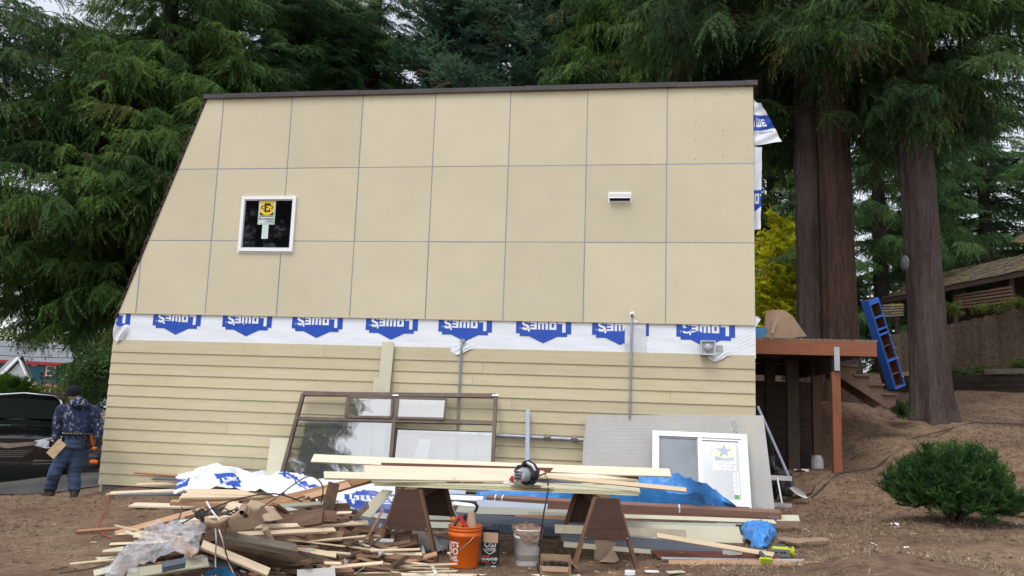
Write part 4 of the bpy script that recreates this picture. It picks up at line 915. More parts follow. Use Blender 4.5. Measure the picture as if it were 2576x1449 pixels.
def car(name, label, loc, rz, paint, scale=1.0, H=1.66, plate=True):
    c = empty(name, tuple(loc), label, 'car', rz=rz); c.scale = (scale,) * 3
    def sec(y, w, zb, zm, zt, cr):
        half = [(w * .86, zb), (w * .97, zb + .08), (w, zm), (w * .985, zt - .14), (w * .93, zt - .05), (w * .80, zt), (w * .4, zt + cr * .8), (0, zt + cr)]
        return [(-x, y, z) for x, z in half[:-1]] + [(0, y, zt + cr)] + [(x, y, z) for x, z in half[:-1]][::-1]
    b = MB(); loft(b, [sec(*s) for s in ((-.02, .74, .46, .60, .86, .02), (.05, .86, .30, .62, .93, .03), (.22, .93, .24, .62, .99, .04), (.6, .965, .22, .64, 1.05, .05), (1.1, .975, .22, .66, 1.11, .05), (1.5, .975, .22, .68, 1.16, .04), (4.4, .975, .24, .7, 1.18, .04), (4.75, .93, .32, .72, 1.16, .03), (4.85, .85, .45, .72, 1.05, .02))])
    b.build('body', paint, c)
    def gs(y, w0, z0, w1, z1): return [(-w0, y[0], z0), (-w1 - .04, y[1], z1 - .10), (-w1 + .08, y[2], z1 - .02), (0, y[2], z1 + .03), (w1 - .08, y[2], z1 - .02), (w1 + .04, y[1], z1 - .10), (w0, y[0], z0)]
    b = MB(); loft(b, [gs((1.30, 1.30, 1.30), .84, 1.12, .82, 1.16), gs((1.5, 1.98, 2.12), .88, 1.14, .64, H - .03), gs((2.6, 2.6, 2.6), .90, 1.15, .66, H), gs((4.2, 4.2, 4.2), .90, 1.15, .66, H - .02), gs((4.7, 4.6, 4.5), .86, 1.1, .62, H - .16)]); b.build('cabin', paint, c)
    b = MB(); b.add([(-.80, 1.335, 1.185), (.80, 1.335, 1.185), (.64, 1.93, H - .12), (-.64, 1.93, H - .12), (0, 1.28, 1.20), (0, 1.90, H - .085)], [(0, 4, 5, 3), (4, 1, 2, 5)], 0, True); b.build('windscreen', CARGLASS, c)
    for s in (-1, 1):
        b = MB(); b.add([(s * .905, 2.0, 1.2), (s * .905, 4.1, 1.2), (s * .72, 4.0, H - .17), (s * .72, 2.3, H - .17)], [(0, 1, 2, 3)]); b.build('side_window', CARGLASS, c)
        b = MB(); b.sphere((s * 1.06, 1.75, 1.2), (.13, .07, .085)); b.box((s * .95, 1.78, 1.16), (.12, .05, .04)); b.build('mirror', paint, c)
        b = MB(); b.add([(s * .40, -.062, .755), (s * .60, -.045, .700), (s * .84, .02, .715), (s * .94, .13, .85), (s * .91, .17, .925), (s * .62, -.01, .885), (s * .41, -.045, .84)], [(0, 1, 2, 3, 4, 5, 6)]); hl = b.build('headlight', LAMP, c)
        for j in range(4): MB().box((s * (.48 + .115 * j), -.052 + .026 * j, .79 + .014 * j), (.09, .02, .07)).build('reflector', LEDW, hl)
        b = MB(); b.add([(s * .46, -.02, .845), (s * .62, .02, .88), (s * .88, .235, .915), (s * .88, .245, .90), (s * .62, .02, .865), (s * .46, -.025, .83)], [(0, 1, 4, 5), (1, 2, 3, 4)]); b.build('lamp_brow', CHROME, hl)
        for zz in (.42, .475): MB().box((s * .62, -.02, zz), (.42, .03, .014), R=Matrix.Rotation(s * .22, 3, 'Z')).build('fog_trim', CHROME, c)
        for yy in (.95, 3.75):
            wl = empty('wheel', (s * .86, yy, .36)); wl.parent = c
            b = MB(); b.lathe([(.22, -.11), (.33, -.12), (.365, -.08), (.365, .08), (.33, .12), (.22, .11)], 24, M=Matrix.Rotation(rad(90), 4, 'Y')); b.build('tyre', RUBBER, wl)
            b = MB(); b.lathe([(.0, .06), (.06, .065), (.21, .05), (.225, .11)], 20, M=Matrix.Rotation(rad(90 * s), 4, 'Y')); b.build('rim', CHROME, wl)
    b = MB(); b.add([(-.44, -.05, .80), (.44, -.05, .80), (.40, -.06, .66), (.26, -.06, .52), (-.26, -.06, .52), (-.40, -.06, .66)], [(0, 1, 2, 3, 4, 5)]); gr = b.build('grille', TRIMB, c)
    for j in range(4): z_ = .55 + .035 * j; MB().box((0, -.066, z_), (.5 + .06 * j, .01, .008)).build('slat', CHROME, gr)
    b = MB(); b.add([(-.46, -.07, .83), (0, -.085, .79), (.46, -.07, .83), (.43, -.07, .765), (0, -.085, .70), (-.43, -.07, .765)], [(0, 1, 4, 5), (1, 2, 3, 4)]); b.build('grille_bar', CHROME, c)
    if plate: MB().box((0, -.055, .40), (.32, .02, .15)).build('number_plate', WHITEP, c)
    return c
q = at(10, 1216, 15.4); car('parked_suv', 'black sport utility vehicle parked facing the yard at the left edge', (q.x, q.y, gz(q.x, q.y) - .05), rad(36), PAINT, 1.06, plate=False)
SILVER = mat('silver_blue_paint', (.20, .25, .33), .25, .3, bump=0, coat=.6, rnd=0)
q = at(264, 1034, 74); car('parked_car', 'silver blue car parked on the street by the house corner', tuple(q), rad(-12), SILVER, .98)
q = at(88, 1020, 72); car('parked_car', 'silver car roof just visible over the grey board fence', (q.x, q.y, at(88, 991, 72).z - 1.68), rad(60), mat('silver_paint', (.42, .46, .52), .25, .3, bump=0, coat=.6, rnd=0))

# ================================================================ right background: deck, stair, shelf, fence, shed
deck = empty('deck', tuple(at(2100, 1185, 12.85)), 'raised timber deck with red stained beam on posts beside the house', 'deck'); D0 = deck.location.copy()
def dl(p): return Vector(p) - D0
def beam(name, p, q, w, h, m, parent, n=(0, 0, 1)):
    """rectangular member from p to q; w across, h along n; own frame so that the grain runs with it"""
    p, q = Vector(p), Vector(q); Mx = basis(q - p, n); L_ = (q - p).length
    o = MB().box((0, 0, 0), (L_, w, h)).build(name, m, parent); o.matrix_local = Matrix.Translation((p + q) / 2) @ Mx.to_4x4(); return o
yb_ = 1.55
bl, br_ = atY(1890, 867, yb_), atY(2205, 883, yb_); zc = (bl.z + br_.z) / 2; hb = .235
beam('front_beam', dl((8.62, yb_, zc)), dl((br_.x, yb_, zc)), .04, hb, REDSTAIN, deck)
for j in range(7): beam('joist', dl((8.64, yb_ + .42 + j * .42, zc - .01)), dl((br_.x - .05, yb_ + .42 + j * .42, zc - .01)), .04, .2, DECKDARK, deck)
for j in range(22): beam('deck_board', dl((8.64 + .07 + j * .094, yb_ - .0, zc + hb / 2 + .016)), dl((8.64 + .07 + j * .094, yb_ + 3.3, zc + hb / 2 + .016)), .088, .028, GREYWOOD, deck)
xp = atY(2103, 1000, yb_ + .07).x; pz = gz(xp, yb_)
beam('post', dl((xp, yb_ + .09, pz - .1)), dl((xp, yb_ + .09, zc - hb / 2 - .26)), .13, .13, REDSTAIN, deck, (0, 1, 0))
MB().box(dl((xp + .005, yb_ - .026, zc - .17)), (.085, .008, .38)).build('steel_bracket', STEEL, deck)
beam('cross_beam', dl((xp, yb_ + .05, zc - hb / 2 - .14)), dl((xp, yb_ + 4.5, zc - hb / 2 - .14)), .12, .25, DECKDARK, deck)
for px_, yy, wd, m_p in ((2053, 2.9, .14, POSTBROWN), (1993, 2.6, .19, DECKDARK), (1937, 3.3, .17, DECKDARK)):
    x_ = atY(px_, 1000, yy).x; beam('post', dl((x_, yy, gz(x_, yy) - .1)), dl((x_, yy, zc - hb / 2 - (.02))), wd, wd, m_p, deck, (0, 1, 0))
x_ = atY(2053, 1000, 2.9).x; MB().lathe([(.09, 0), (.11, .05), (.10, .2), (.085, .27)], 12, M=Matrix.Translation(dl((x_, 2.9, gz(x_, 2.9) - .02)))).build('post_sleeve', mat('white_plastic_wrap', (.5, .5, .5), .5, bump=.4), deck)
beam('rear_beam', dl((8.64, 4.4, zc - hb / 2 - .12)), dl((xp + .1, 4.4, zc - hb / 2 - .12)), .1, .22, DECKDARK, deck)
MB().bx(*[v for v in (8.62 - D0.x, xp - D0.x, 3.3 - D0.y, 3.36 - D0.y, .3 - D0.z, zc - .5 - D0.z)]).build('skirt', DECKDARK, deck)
# stair
ys = 3.35; st = empty('stair', tuple(atY(2240, 1025, ys)), 'brown wooden stair leading down from the deck towards the trees', 'stair'); S0 = st.location.copy()
def sl_(px, py, y=ys): return atY(px, py, y) - S0
for yy in (0, .85):
    poly = [sl_(2105, 915), sl_(2105, 945), sl_(2232, 1027), sl_(2253, 1019), sl_(2253, 994), sl_(2222, 994), sl_(2222, 970), sl_(2187, 970), sl_(2187, 946), sl_(2153, 946), sl_(2153, 922), sl_(2120, 922), sl_(2120, 915)]
    MB().prism([(p.x, p.z) for p in poly], yy, yy + .045).build('stringer', STAIRBROWN, st)
for k, (x0, x1, py) in enumerate([(2113, 2156, 919.5), (2147, 2189, 944), (2185, 2224, 967.5), (2219, 2260, 991.5)]):
    p0, p1 = sl_(x0, py), sl_(x1, py); MB().bx(p0.x, p1.x, -.05, .95, (p0.z + p1.z) / 2 - .02, (p0.z + p1.z) / 2 + .02).build('tread', STAIRBROWN, st)
    if k: MB().bx(p0.x + .0, p0.x + .02, .05, .85, p0.z + .02, p0.z + .16).build('riser', DECKDARK, st)
# leaning blue shelf unit
TL, TR, BL, BR = at(2184, 757, 14.25), at(2214, 746, 14.33), at(2253, 980, 14.25), at(2278, 972, 14.33)
ux = (TR - TL).normalized(); uz = (TL - BL); Hs = uz.length; uz.normalize(); uy = uz.cross(ux).normalized() * -1
if uy.y < 0: uy = -uy
ux = uy.cross(uz); ux = ux if ux.x > 0 else -ux
Ws = .235; Ds = .19; Msh = Matrix((ux, uy, uz)).transposed().to_4x4()
shf = empty('blue_shelf_unit', tuple(BL), 'narrow bright blue open shelf unit leaning against the cedar trunks', 'shelf'); shf.matrix_world = Matrix.Translation(BL) @ Msh
BLUEP = mat('bright_blue_paint', (.020, .10, .42), .45, var=.08, bump=.1, rnd=0); SHIN = wood('shelf_inside_wood', (.10, .048, .030), .7, knots=False)
fr_ = [0, .05, .30, .345, .59, .625, .67, .705, .80, .835, .94, 1.0]
MB().bx(0, .0182, 0, Ds, 0, Hs).build('side_panel', BLUEP, shf); MB().bx(Ws - .0182, Ws, 0, Ds, 0, Hs).build('side_panel', BLUEP, shf)
MB().bx(.0184, Ws - .0184, Ds - .012, Ds, 0, Hs).build('back_panel', SHIN, shf)
for f0, f1 in ((0, .022), (.302, .326), (.600, .620), (.658, .676), (.790, .810), (.945, 1.0)): MB().bx(.0184, Ws - .0184, -.003, .02, f0 * Hs, f1 * Hs).build('rail', BLUEP, shf)
for x_ in (.0185, Ws - .0235): MB().bx(x_, x_ + .005, .021, Ds - .0125, .02, Hs - .02).build('inner_lining', SHIN, shf)
for f in (.012, .155, .315, .47, .61, .667, .80, .985): MB().bx(.024, Ws - .024, .0212, Ds - .0125, f * Hs - .006, f * Hs + .006).build('shelf_board', SHIN, shf)
for f in (.10, .31, .43, .57): MB().sphere((Ws - .012, -.012, f * Hs), .014).build('hinge', STEEL, shf)
ply = empty('leaning_plywood', tuple(at(2237, 979, 14.6)), 'brown plywood panel leaning behind the blue shelf unit', 'plywood')
b = MB(); P4 = [at(2168, 757, 14.75), at(2182, 757, 14.6), at(2238, 979, 14.6), at(2222, 979, 14.75)]; b.add([p - ply.location for p in P4] + [p - ply.location + V(.01, .02, 0) for p in P4], [(0, 1, 2, 3), (7, 6, 5, 4), (0, 4, 5, 1), (2, 6, 7, 3), (1, 5, 6, 2), (0, 3, 7, 4)]); b.build('panel', SHIN, ply)
beam('batten', at(2178, 762, 14.5) - ply.location, at(2237, 978, 14.45) - ply.location, .02, .03, PINKWOOD, ply)
# round disc on the trunk
q = at(2277, 662, 15.6); ck = empty('clock_face', tuple(q), 'round weathered clock face hung on the grey trunk', 'clock'); ck.matrix_world = Matrix.Translation(q) @ (Matrix.Rotation(rad(-80), 4, 'Z') @ Matrix.Rotation(rad(90), 4, 'X'))
MB().lathe([(0, 0), (.145, 0), (.15, .008), (.15, .02), (0, .02)], 28).build('dial', mat('weathered_grey_dial', (.17, .185, .19), .7, var=.25, scale=12, bump=.3, rnd=0), ck)
NUM = mat('dark_numeral', (.03, .035, .04), .6, bump=0)
for k in range(12): a = k * math.pi / 6; MB().lathe([(.0, .0), (.016, 0), (.016, .004), (0, .004)], 8, M=Matrix.Translation((.115 * math.sin(a), .115 * math.cos(a), .019))).build('numeral_mark', NUM, ck)
# carton and blue box on the deck
zt = zc + hb / 2 + .03
bc = empty('bent_cardboard', tuple(atY(1925, 850, 2.0)), 'large bent brown cardboard sheet standing on the deck', 'cardboard'); B0 = bc.location.copy()
b = MB()
prs = [(1922, 848, 1926, 783, 1.75), (1932, 849, 1945, 779, 1.70), (1950, 850, 1972, 780, 1.72), (1985, 851, 1992, 793, 1.9), (2030, 846, 2027, 842, 2.25)]
A_ = [atY(p[0], p[1], p[4]) for p in prs]; T_ = [atY(p[2], p[3], p[4] + .15) for p in prs]
vs = [p - B0 for p in A_] + [p - B0 for p in T_]; n_ = len(prs); b.add(vs + [v + V(.006, .012, .0) for v in vs], [(i, i + 1, n_ + i + 1, n_ + i) for i in range(n_ - 1)] + [(2 * n_ + i, 3 * n_ + i, 3 * n_ + i + 1, 2 * n_ + i + 1) for i in range(n_ - 1)] + [(n_ + i, n_ + i + 1, 3 * n_ + i + 1, 3 * n_ + i) for i in range(n_ - 1)], 0, True)
b.build('sheet', CARD, bc, fixn=False)
MB().add([atY(1938, 836, 1.66) - B0, atY(1946, 838, 1.66) - B0, atY(1958, 800, 1.70) - B0, atY(1950, 798, 1.70) - B0], [(0, 1, 2, 3)]).build('tape_strip', KRAFT, bc)
vs_, fs_ = text_geo('FRAGILE', .09, .004); Mt = (atY(1948, 835, 1.64) - B0); ud = (atY(1958, 808, 1.66) - atY(1948, 835, 1.64)).normalized(); vd = ud.cross(V(0, -1, 0)).normalized() * -1
q = at(1912, 836, 12.9); o_ = MB().cbox((0, 0, .09), (.22, .3, .18), .008).build('blue_box', mat('blue_plastic', (.06, .22, .40), .5, bump=0), None, (atY(1908, 845, 1.9).x, 1.9, zt)); tag(o_, 'small blue box on the deck against the house corner', 'box')
# paper scrap under the deck, mower deck etc. come with the site things; board fence at right
fA, fB = at(2232, 965, 27.5), at(2640, 918, 21.3); fe = empty('board_fence', tuple(fA), 'tall brown weathered board fence behind the big trunks', 'fence'); fv = V(fB.x - fA.x, fB.y - fA.y, 0); nfb = int(fv.length / .15); r_ = random.Random(4)
FENCEW = wood('fence_wood', (.165, .12, .088), .5, .9, stain=(.06, .042, .032), stain_amt=.6, rnd=.22)
meshes_ = [MB().prism([(-.07, 0), (.07, 0), (.07, 1.74), (.045, 1.77), (-.045, 1.77), (-.07, 1.74)], -.012, .012).mesh('fence_board', FENCEW)]
for i in range(nfb):
    s = (i + .5) / nfb; p = fv * s; z = _lerp(0, fB.z - fA.z, s) - .15; o = link('fence_board', meshes_[0], fe, (p.x, p.y - .01 * (i % 2), z + r_.uniform(-.03, .03)), (0, r_.uniform(-.01, .01), math.atan2(fv.y, fv.x) + r_.uniform(-.03, .03)))
for zz in (.35, 1.4): beam('fence_rail', V(0, .05, zz), fv + V(0, .05, fB.z - fA.z + zz), .04, .09, FENCEW, fe)
# retaining timbers
for k, (py0, lb) in enumerate([(976, 'lower dark retaining timber below the board fence'), (962, 'middle dark retaining timber below the board fence'), (948, 'upper dark retaining timber below the board fence')]):
    a, c = at(2235, py0 + 6, 21.5), at(2660, py0 + 2, 18.6); o = beam('retaining_timber', a, c, .16, .17, DECKDARK, None); tag(o, lb, 'timber', 'retaining timbers')
o = beam('planter_timber', at(2478, 935, 19.6), at(2660, 932, 18.6), .14, .12, GREYWOOD, None); tag(o, 'pale weathered planter timber on top of the retaining wall', 'timber')
for k, (px_, py_, wp, hp, lb) in enumerate([(2408, 936, 70, 14, 'ground ivy at the foot of the board fence near the grey trunk'), (2500, 932, 90, 16, 'ground ivy along the planter timber'), (2565, 925, 36, 26, 'leafy plant at the right end of the planter')]):
    mini_plant('ivy_plant', lb, 'plant', px_, py_, 20.6, wp, hp, 70, 'leaf', 'leaf_light' if k else 'leaf', .3, 60 + k)
for k, (px_, py_, wp, hp, lb) in enumerate([(2397, 785, 26, 26, 'ivy climbing over the fence top beside the grey trunk'), (2490, 773, 70, 10, 'ivy strip along the middle of the fence top'), (2562, 762, 50, 14, 'ivy strip along the right end of the fence top')]):
    mini_plant('ivy_plant', lb, 'plant', px_, py_, 24 - k, wp, hp, 40, 'leaf', 'leaf_light', .32, 70 + k)
# shed with mossy shingle roof
E1, E2 = at(2218, 750, 31), at(2625, 668, 25.5); sh = empty('garden_shed', (E1.x, E1.y, E1.z - 3), 'dark brown open shed with a mossy shingle roof behind the fence', 'shed'); O_ = sh.location.copy()
MOSS = mat('mossy_shingle', (.115, .09, .065), .9, var=.35, scale=5, bump=.6, rnd=.15, stain=(.20, .16, .02), stain_amt=.9); SHBR = wood('dark_shed_wood', (.05, .030, .024), .6, .8, knots=False)
ex = (E2 - E1); away = V(-ex.y, ex.x, 0).normalized(); nco = 9; nsh = 34
for i in range(nco):
    for_y = away * (i * .22) + V(0, 0, .11 * i); b = MB(); r_ = random.Random(i)
    for j in range(nsh):
        s0, s1 = j / nsh, (j + .94) / nsh; dz_ = r_.uniform(-.012, .02); p0 = E1 + ex * s0 + for_y - O_ + V(0, 0, dz_); p1 = E1 + ex * s1 + for_y - O_ + V(0, 0, dz_); u_ = away * .3 + V(0, 0, .12)
        b.add([p0, p1, p1 + u_, p0 + u_, p0 - V(0, 0, .03), p1 - V(0, 0, .03)], [(0, 1, 2, 3), (0, 4, 5, 1)])
    tag(b.build('shingle_course', MOSS, sh), kind='stuff')
beam('eave_board', E1 - O_ + V(0, .1, -.12), E2 - O_ + V(0, .1, -.12), .05, .18, SHBR, sh)
b = MB(); p0, p1 = E1 - O_ + away * .1 + V(0, 0, -.05), E2 - O_ + away * .1 + V(0, 0, -.05); b.add([p0, p1, p1 + away * 2.2 + V(0, 0, 1.0), p0 + away * 2.2 + V(0, 0, 1.0)], [(0, 1, 2, 3)]); b.build('roof_underside', SHBR, sh)
for px_, d_ in ((2254, 30.6), (2402, 28.6), (2546, 26.6)): q = at(px_, 760, d_); beam('post', V(q.x, q.y, E1.z - 2.8) - O_, V(q.x, q.y, E1.z + (.0 if px_ < 2300 else .25)) - O_, .14, .14, SHBR, sh, (0, 1, 0))
for j in range(5): a, c = at(2400, 745 + 7.5 * j, 28.5), at(2545, 722 + 9 * j, 26.5); beam('wall_slat', a - O_, c - O_, .03, .075, STAIRBROWN, sh)
a, c = at(2380, 760, 30.5), at(2640, 740, 27); b = MB(); b.add([V(a.x, a.y, E1.z - 3) - O_, V(c.x, c.y, E1.z - 3) - O_, V(c.x, c.y, E2.z + .3) - O_, V(a.x, a.y, E1.z + .3) - O_], [(0, 1, 2, 3)]); b.build('back_wall', SHBR, sh)
for i in range(5):
    b = MB()
    for j in range(7): p0 = at(2224 + j * 7.5, 797 - i * 6.5 - j * .5, 28 + i * .22); p1 = at(2231 + j * 7.5, 797 - i * 6.5 - j * .5, 28 + i * .22); b.add([p0 - O_, p1 - O_, p1 + V(0, .28, .1) - O_, p0 + V(0, .28, .1) - O_], [(0, 1, 2, 3)])
    tag(b.build('lower_shingle_course', MOSS, sh), kind='stuff')
o = empty('neighbour_roof', tuple(at(2545, 612, 34)), 'dark roof corner jutting in at the right edge above the shed', 'roof'); O2 = o.location.copy()
b = MB(); b.add([at(2538, 608, 33) - O2, at(2640, 615, 31) - O2, at(2640, 560, 33) - O2, at(2572, 584, 35) - O2], [(0, 1, 2, 3)]); b.add([at(2538, 609, 33) - O2, at(2640, 616, 31) - O2, at(2640, 622, 31) - O2, at(2545, 613, 33) - O2], [(0, 1, 2, 3)]); b.build('roof_plane', MOSS, o)
# fern at the foot of the grey trunk and hose
mini_plant('fern', 'small green fern at the foot of the grey trunk', 'fern', 2272, 1043, 15.2, 30, 26, 30, 'juniper', 'leaf', .24, 80, stems=0)
HOSE = mat('black_hose', (.055, .045, .04), .6, bump=.2)
def ground_path(pix, z=None, lift=.02):
    out = []
    for px_, py_, d_ in pix: p = at(px_, py_, d_); p.z = gz(p.x, p.y) + lift; out.append(p)
    return out
gp = ground_path([(2040, 1225, 12), (2110, 1180, 12.6), (2200, 1135, 13.4), (2300, 1105, 14.2), (2390, 1078, 14.9), (2450, 1058, 15.4), (2520, 1048, 15.8), (2600, 1030, 16.2)]); tag(MB().tube(gp, .013, 6).build('garden_hose', HOSE), 'dark hose snaking over the dirt slope at right', 'hose')
# ================================================================ building site things
def gclear(p, lift=.0): return V(p[0], p[1], gz(p[0], p[1]) + lift)
def plane_pt(px, py, P0, n):
    d = Vector(ray(px, py)); o = Vector(CAM_C); return o + d * ((Vector(P0) - o).dot(n) / d.dot(n))
def glass_mat(name, tint=(.95, .965, .96), refl=.24, rough=.025):
    m, nt, p = base_mat(name); L = nt.links.new; nt.nodes.remove(p); tr = nt.nodes.new('ShaderNodeBsdfTransparent'); tr.inputs[0].default_value = (*tint, 1)
    gl = nt.nodes.new('ShaderNodeBsdfGlossy'); gl.inputs['Roughness'].default_value = rough; fz = nt.nodes.new('ShaderNodeFresnel'); fz.inputs[0].default_value = 1.5; mx = nt.nodes.new('ShaderNodeMixShader')
    b = nt.nodes.new('ShaderNodeBump'); b.inputs['Strength'].default_value = .12; b.inputs['Distance'].default_value = .02; L(_noise(nt, nt.nodes.new('ShaderNodeTexCoord').outputs['Object'], 1.6, 2, .5), b.inputs['Height']); L(b.outputs[0], gl.inputs['Normal'])
    L(_math(nt, 'ADD', fz.outputs[0], refl), mx.inputs[0]); L(tr.outputs[0], mx.inputs[1]); L(gl.outputs[0], mx.inputs[2]); L(mx.outputs[0], nt.nodes['Material Output'].inputs[0]); return m
GLASS = glass_mat('window_glass'); FILMGLASS = glass_mat('film_covered_glass', (.80, .85, .88), .34, .10)
BRONZE = mat('bronze_aluminium', (.105, .075, .062), .4, .35, var=.25, scale=5, bump=.1, rnd=.0, stain=(.22, .18, .16), stain_amt=.4)
ORANGE = mat('orange_bucket_plastic', (.62, .115, .008), .42, var=.08, scale=3, bump=.08, rnd=0, stain=(.48, .09, .01), stain_amt=.4)
TARP = mat('blue_tarp', (.055, .26, .66), .38, var=.25, scale=4, bump=.5, bscale=26, rnd=.05, bdist=.01, spec=.6, spots=((.55, .60, .66), 7, .70))
PLASTIC = mat('clear_plastic_film', (.72, .73, .77), .12, var=.1, scale=6, bump=1.0, bscale=26, alpha=.36, rnd=.1, bdist=.02, spec=1.0)
LIME = mat('lime_tool_plastic', (.42, .50, .02), .4, var=.05, bump=0, rnd=0); DGREY = mat('dark_grey_rubber', (.07, .075, .085), .6, bump=.1, rnd=0); SILV = mat('silver_tool_casing', (.45, .46, .49), .35, .25, var=.06, bump=0, rnd=0)
def frame_obj(name, label, cat, O, x, n, group=None):
    e = empty(name, (0, 0, 0), label, cat, group); e.matrix_world = Matrix.Translation(O) @ basis(x, n).to_4x4(); return e
# ---- leaning fibre cement panel
TLp, TRp = atY(1475, 1042, -.06), atY(1921, 1043, -.06); zb = .02; BRp = atY(1951, 1279, -.60); BLp = V(TLp.x - .06, -.58, .03)
xd = (TRp - TLp); upv = ((TLp - BLp) + (TRp - BRp)) * .5; nn = xd.cross(upv); nn = nn if nn.y < 0 else -nn
PNLGREY = mat('striped_panel_back', (.40, .395, .385), .9, var=.07, scale=2, bump=.12, bscale=90, rnd=0, stain=(.48, .45, .30), stain_amt=.55, stretch=(1, 1, 1))
pl = empty('leaning_wall_panel', tuple(BLp), 'large grey fibre cement sheet leaning against the right end of the wall', 'panel'); pl.matrix_world = Matrix.Translation(BLp) @ basis(xd, nn).to_4x4(); iv = pl.matrix_world.inverted()
b = MB(); q4 = [iv @ p for p in (BLp, BRp, TRp, TLp)]; b.prism([(p.x, p.y) for p in q4], -.012, 0, axis='z'); b.build('sheet', PNLGREY, pl)
STRIPE = mat('yellowish_stripe', (.45, .425, .33), .9, bump=0, rnd=.2)
r_ = random.Random(2)
b = MB(); hgt = (q4[3] - q4[0]).length
for k in range(26): v0 = hgt * (k + .6 + r_.uniform(-.25, .25)) / 26.5; x0 = r_.uniform(.02, .5) if k % 3 else .02; b.add([(x0 + .0, v0, .002), (2.5 - r_.uniform(0, .6), v0 + .008, .002), (2.5 - .1, v0 + .016, .002), (x0, v0 + .005, .002)], [(0, 1, 2, 3)])
for dx_ in (.03, .05, .075): b.add([(dx_, .0, .002), (dx_ + .006, 0, .002), (dx_ + .006 + .05, hgt * .98, .002), (dx_ + .05, hgt * .98, .002)], [(0, 1, 2, 3)])
tag(b.build('stripe_marks', STRIPE, pl), kind='stuff')
b = MB()
for k in range(18): a = .12 * r_.random(); zz = hgt * (.80 + .13 * r_.random()); b.add([(2.17 + a * .6, zz, .003), (2.18 + a * .6, zz, .003), (2.18 + a * .6, zz + .03, .003), (2.17 + a * .6, zz + .03, .003)], [(0, 1, 2, 3)])
tag(b.build('ink_stamp', WRAPINK, pl), kind='stuff')
# ---- white slider window
pn = nn.normalized(); Pw = BRp + pn * .05 + V(0, -.16, 0)
tilt = Matrix.Rotation(rad(-5), 3, 'X') @ pn
cTL, cTR, cBR = plane_pt(1638, 1087, Pw, tilt), plane_pt(1872, 1097, Pw, tilt), plane_pt(1887, 1278, Pw, tilt)
sw = frame_obj('slider_window', 'new white two pane slider window leaning on the grey sheet', 'window', cBR, cTR - cTL, tilt); iv = sw.matrix_world.inverted()
tl, tr_, brr = iv @ cTL, iv @ cTR, iv @ cBR; x0, x1, y1, y0 = tl.x + .0, tr_.x, (tl.y + tr_.y) / 2, 0.0
x1 = (tr_.x + brr.x) / 2; x0 = tl.x + .05; fw = .06
b = MB()
for q in ((x0, x1, y1 - fw, y1), (x0, x1, y0, y0 + fw), (x0, x0 + fw, y0 + fw, y1 - fw), (x1 - fw, x1, y0 + fw, y1 - fw)): b.bx(q[0], q[1], q[2], q[3], -.05, .03)
for q in ((x0 - .03, x1 + .03, y1, y1 + .03), (x0 - .03, x0, y0, y1), (x1, x1 + .03, y0, y1)): b.bx(q[0], q[1], q[2], q[3], -.012, -.006)
xm = _lerp(x0, x1, .50); b.bx(xm - .028, xm + .028, y0 + fw, y1 - fw, -.045, .022); b.build('frame', WHITEPL, sw)
b = MB()
for q in ((x0 + fw, xm - .03, y1 - fw - .022, y1 - fw), (x0 + fw, xm - .03, y0 + fw, y0 + fw + .02), (x0 + fw, x0 + fw + .02, y0 + fw, y1 - fw), (xm - .048, xm - .03, y0 + fw, y1 - fw)): b.bx(q[0], q[1], q[2], q[3], -.012, .012)
b.build('screen_frame', mat('grey_screen_frame', (.22, .23, .25), .4, bump=0), sw)
MB().bx(x0 + fw + .0205, xm - .0485, y0 + fw + .0205, y1 - fw - .0225, -.004, .0).build('insect_screen', mat('grey_insect_screen', (.19, .21, .24), .45, var=.25, scale=1.5, bump=0, spec=.5), sw)
MB().bx(xm + .0285, x1 - fw - .0005, y0 + fw + .0005, y1 - fw - .0005, -.012, -.008).build('pane', FILMGLASS, sw)
b = MB()
for q in ((xm + .03, x1 - fw - .002, y1 - fw - .03, y1 - fw - .002), (xm + .03, x1 - fw - .002, y0 + fw + .002, y0 + fw + .03), (x1 - fw - .03, x1 - fw - .002, y0 + fw + .03, y1 - fw - .03)): b.bx(q[0], q[1], q[2], q[3], -.0078, .012)
b.build('glazing_bead', WHITEPL, sw)
cx, cy = plane_pt(1822, 1147, Pw, tilt), None; cc = iv @ cx; b = MB(); w_, h_ = .155, .205
SPALE = mat('pale_sticker', (.78, .80, .82), .3, bump=0, rnd=0); SYEL = mat('pale_yellow_print', (.76, .72, .52), .3, bump=0, rnd=0); SGRY = mat('pale_grey_print', (.38, .43, .52), .3, bump=0, rnd=0)
def fl2(poly, mi, e): b.add([(cc.x + p[0], cc.y + p[1], -.007 + e) for p in poly], [tuple(range(len(poly)))], mi)
fl2(rc(-w_, w_, -h_, h_), 0, 0); fl2(rc(-w_ + .03, w_ - .03, -.05, h_ - .03), 1, .0006); fl2([(-w_ + .03, .0)] + [(_lerp(-w_ + .03, w_ - .03, i / 8), -.035 * math.sin(math.pi * i / 8)) for i in range(9)] + [(w_ - .03, 0), (w_ - .03, -.06), (-w_ + .03, -.06)], 2, .0012)
fl2([((.115 if i % 2 == 0 else .046) * math.sin(i * math.pi / 5), .075 + (.115 if i % 2 == 0 else .046) * math.cos(i * math.pi / 5)) for i in range(10)], 2, .0018)
fl2(rc(-w_ + .03, w_ - .03, -.078, -.068), 2, .0012)
vs_, fs_ = text_geo('ThermaStar', .062, .012); b.add([(cc.x + u, cc.y - .115 + v, -.0055) for u, v in vs_], fs_, 2)
vs_, fs_ = text_geo('by Pella', .055, .008, .2); b.add([(cc.x + .035 + u, cc.y - .165 + v, -.0055) for u, v in vs_], fs_, 2)
b.build('maker_sticker', [SPALE, SYEL, SGRY], sw, fixn=False)
